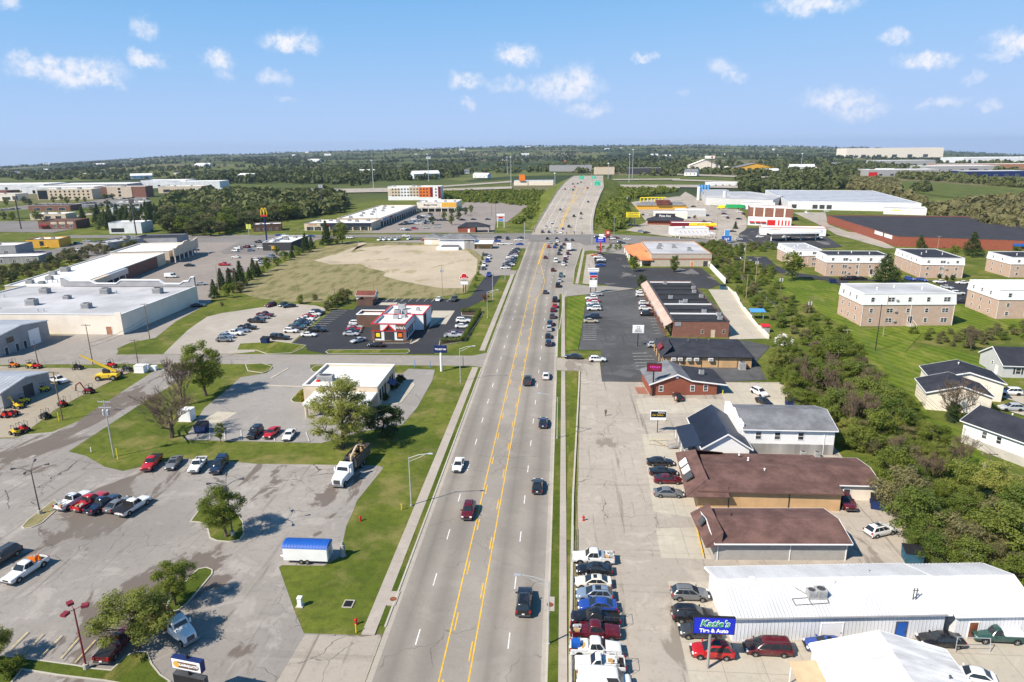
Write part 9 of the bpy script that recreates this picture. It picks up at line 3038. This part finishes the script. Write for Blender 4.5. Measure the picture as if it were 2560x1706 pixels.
 r = thing('timber_pile','untidy stack of boards behind the tan shop','timber pile',(p.x - 1,p.y,.03))
 for k in range(12):
  mb = MB()
  mb.box(-1.6,1.6,-.1,.1,0,.06)
  o = part('board',mb,'timber',r,None,(rg.uniform(-.8,1.2),rg.uniform(-.3,.6),.05 + .07 * k),rg.uniform(-.5,.5))
 p = A('A4',1850,1300)
 r = thing('loose_gate','bent wire gate frame left beside the dark sedan','gate',(p.x,p.y,0),rad(4))
 mb = MB()
 mb.path([(-1.6,0,0),(-1.5,.2,2.0),(2.3,.3,1.7),(2.3,0,.1),(-1.6,0,0)],.04)
 mb.path([(-1.55,.1,1.0),(2.3,.15,.9)],.03)
 part('frame',mb,'galvanised',r)
build_street_things()
# ------------------------------------------------------------------ people
def person(x,y,rz,label,top,legs,h=1.75):
 r = thing('person',label,'person',(x,y,.05),rad(rz))
 k = h / 1.75
 J = [((0,0,.95),.15),((0,0,1.2),.155),((0,0,1.42),.17),((0,0,1.53),.06),((0,.02,1.66),.105),((0,.02,1.73),.07),((.1,0,.9),.1),((.12,.1,.5),.065),((.12,.02,.08),.045),((.12,.16,.04),.04),((-.1,0,.9),.1),((-.12,-.08,.5),.065),((-.12,-.16,.1),.045),((-.12,-.02,.04),.04),
  ((.2,0,1.4),.06),((.26,-.04,1.12),.045),((.27,.06,.88),.035),((.27,.1,.79),.03),((-.2,0,1.4),.06),((-.26,.02,1.12),.045),((-.26,.14,.9),.035),((-.26,.18,.81),.03)]
 E = [(0,1),(1,2),(2,3),(3,4),(4,5),(0,6),(6,7),(7,8),(8,9),(0,10),(10,11),(11,12),(12,13),(2,14),(14,15),(15,16),(16,17),(2,18),(18,19),(19,20),(20,21)]
 me = bpy.data.meshes.new('body')
 me.from_pydata([tuple(c * k for c in p) for p,_ in J],E,[])
 o = bpy.data.objects.new('body',me)
 COL.objects.link(o)
 o.modifiers.new('skin','SKIN')
 if not me.skin_vertices:
  bm = bmesh.new()
  bm.from_mesh(me)
  bm.verts.layers.skin.verify()
  bm.to_mesh(me)
  bm.free()
 for i,(_,rr) in enumerate(J):
  me.skin_vertices[0].data[i].radius = (rr * k,rr * k)
 me.skin_vertices[0].data[0].use_root = True
 o.modifiers.new('smooth','SUBSURF').levels = 1
 dg = bpy.context.evaluated_depsgraph_get()
 out = bpy.data.meshes.new_from_object(o.evaluated_get(dg))
 bpy.data.objects.remove(o)
 out.name = 'body'
 out.materials.clear()
 for m in ('skin',top,legs,'dark_cloth'):
  out.materials.append(MATS[m])
 for f in out.polygons:
  z = f.center.z / k
  f.material_index = 3 if z > 1.7 or z < .1 else 0 if z > 1.5 or (abs(f.center.x) > .2 and z < 1.1 and z > .7) else 1 if z > .95 else 2
  f.use_smooth = True
 place('body',out,r)
p = T('A7',860,668)
person(p.x,p.y,10,'man in olive shirt and dark trousers walking across the forecourt','olive_cloth','dark_cloth')
p = T('A7',1503,548)
person(p.x,p.y,-30,'person in a pale pink top beside the black hatchback','pink_cloth','skin')
# ------------------------------------------------------------------ air
mb = MB()
mb.box(-15000,15000,-400,11500,-900,135)
m,t,b = newmat('haze')
m.node_tree.nodes.remove(b)
pv = t.n('ShaderNodeVolumePrincipled',{'Color': (.62,.76,.95,1),'Density': 4.8e-5,'Anisotropy': .2})
m.node_tree.links.new(pv.outputs[0],m.node_tree.nodes['Material Output'].inputs['Volume'])
tag(part('haze',mb,'haze',None),'thin blue haze toward the horizon',kind='stuff')
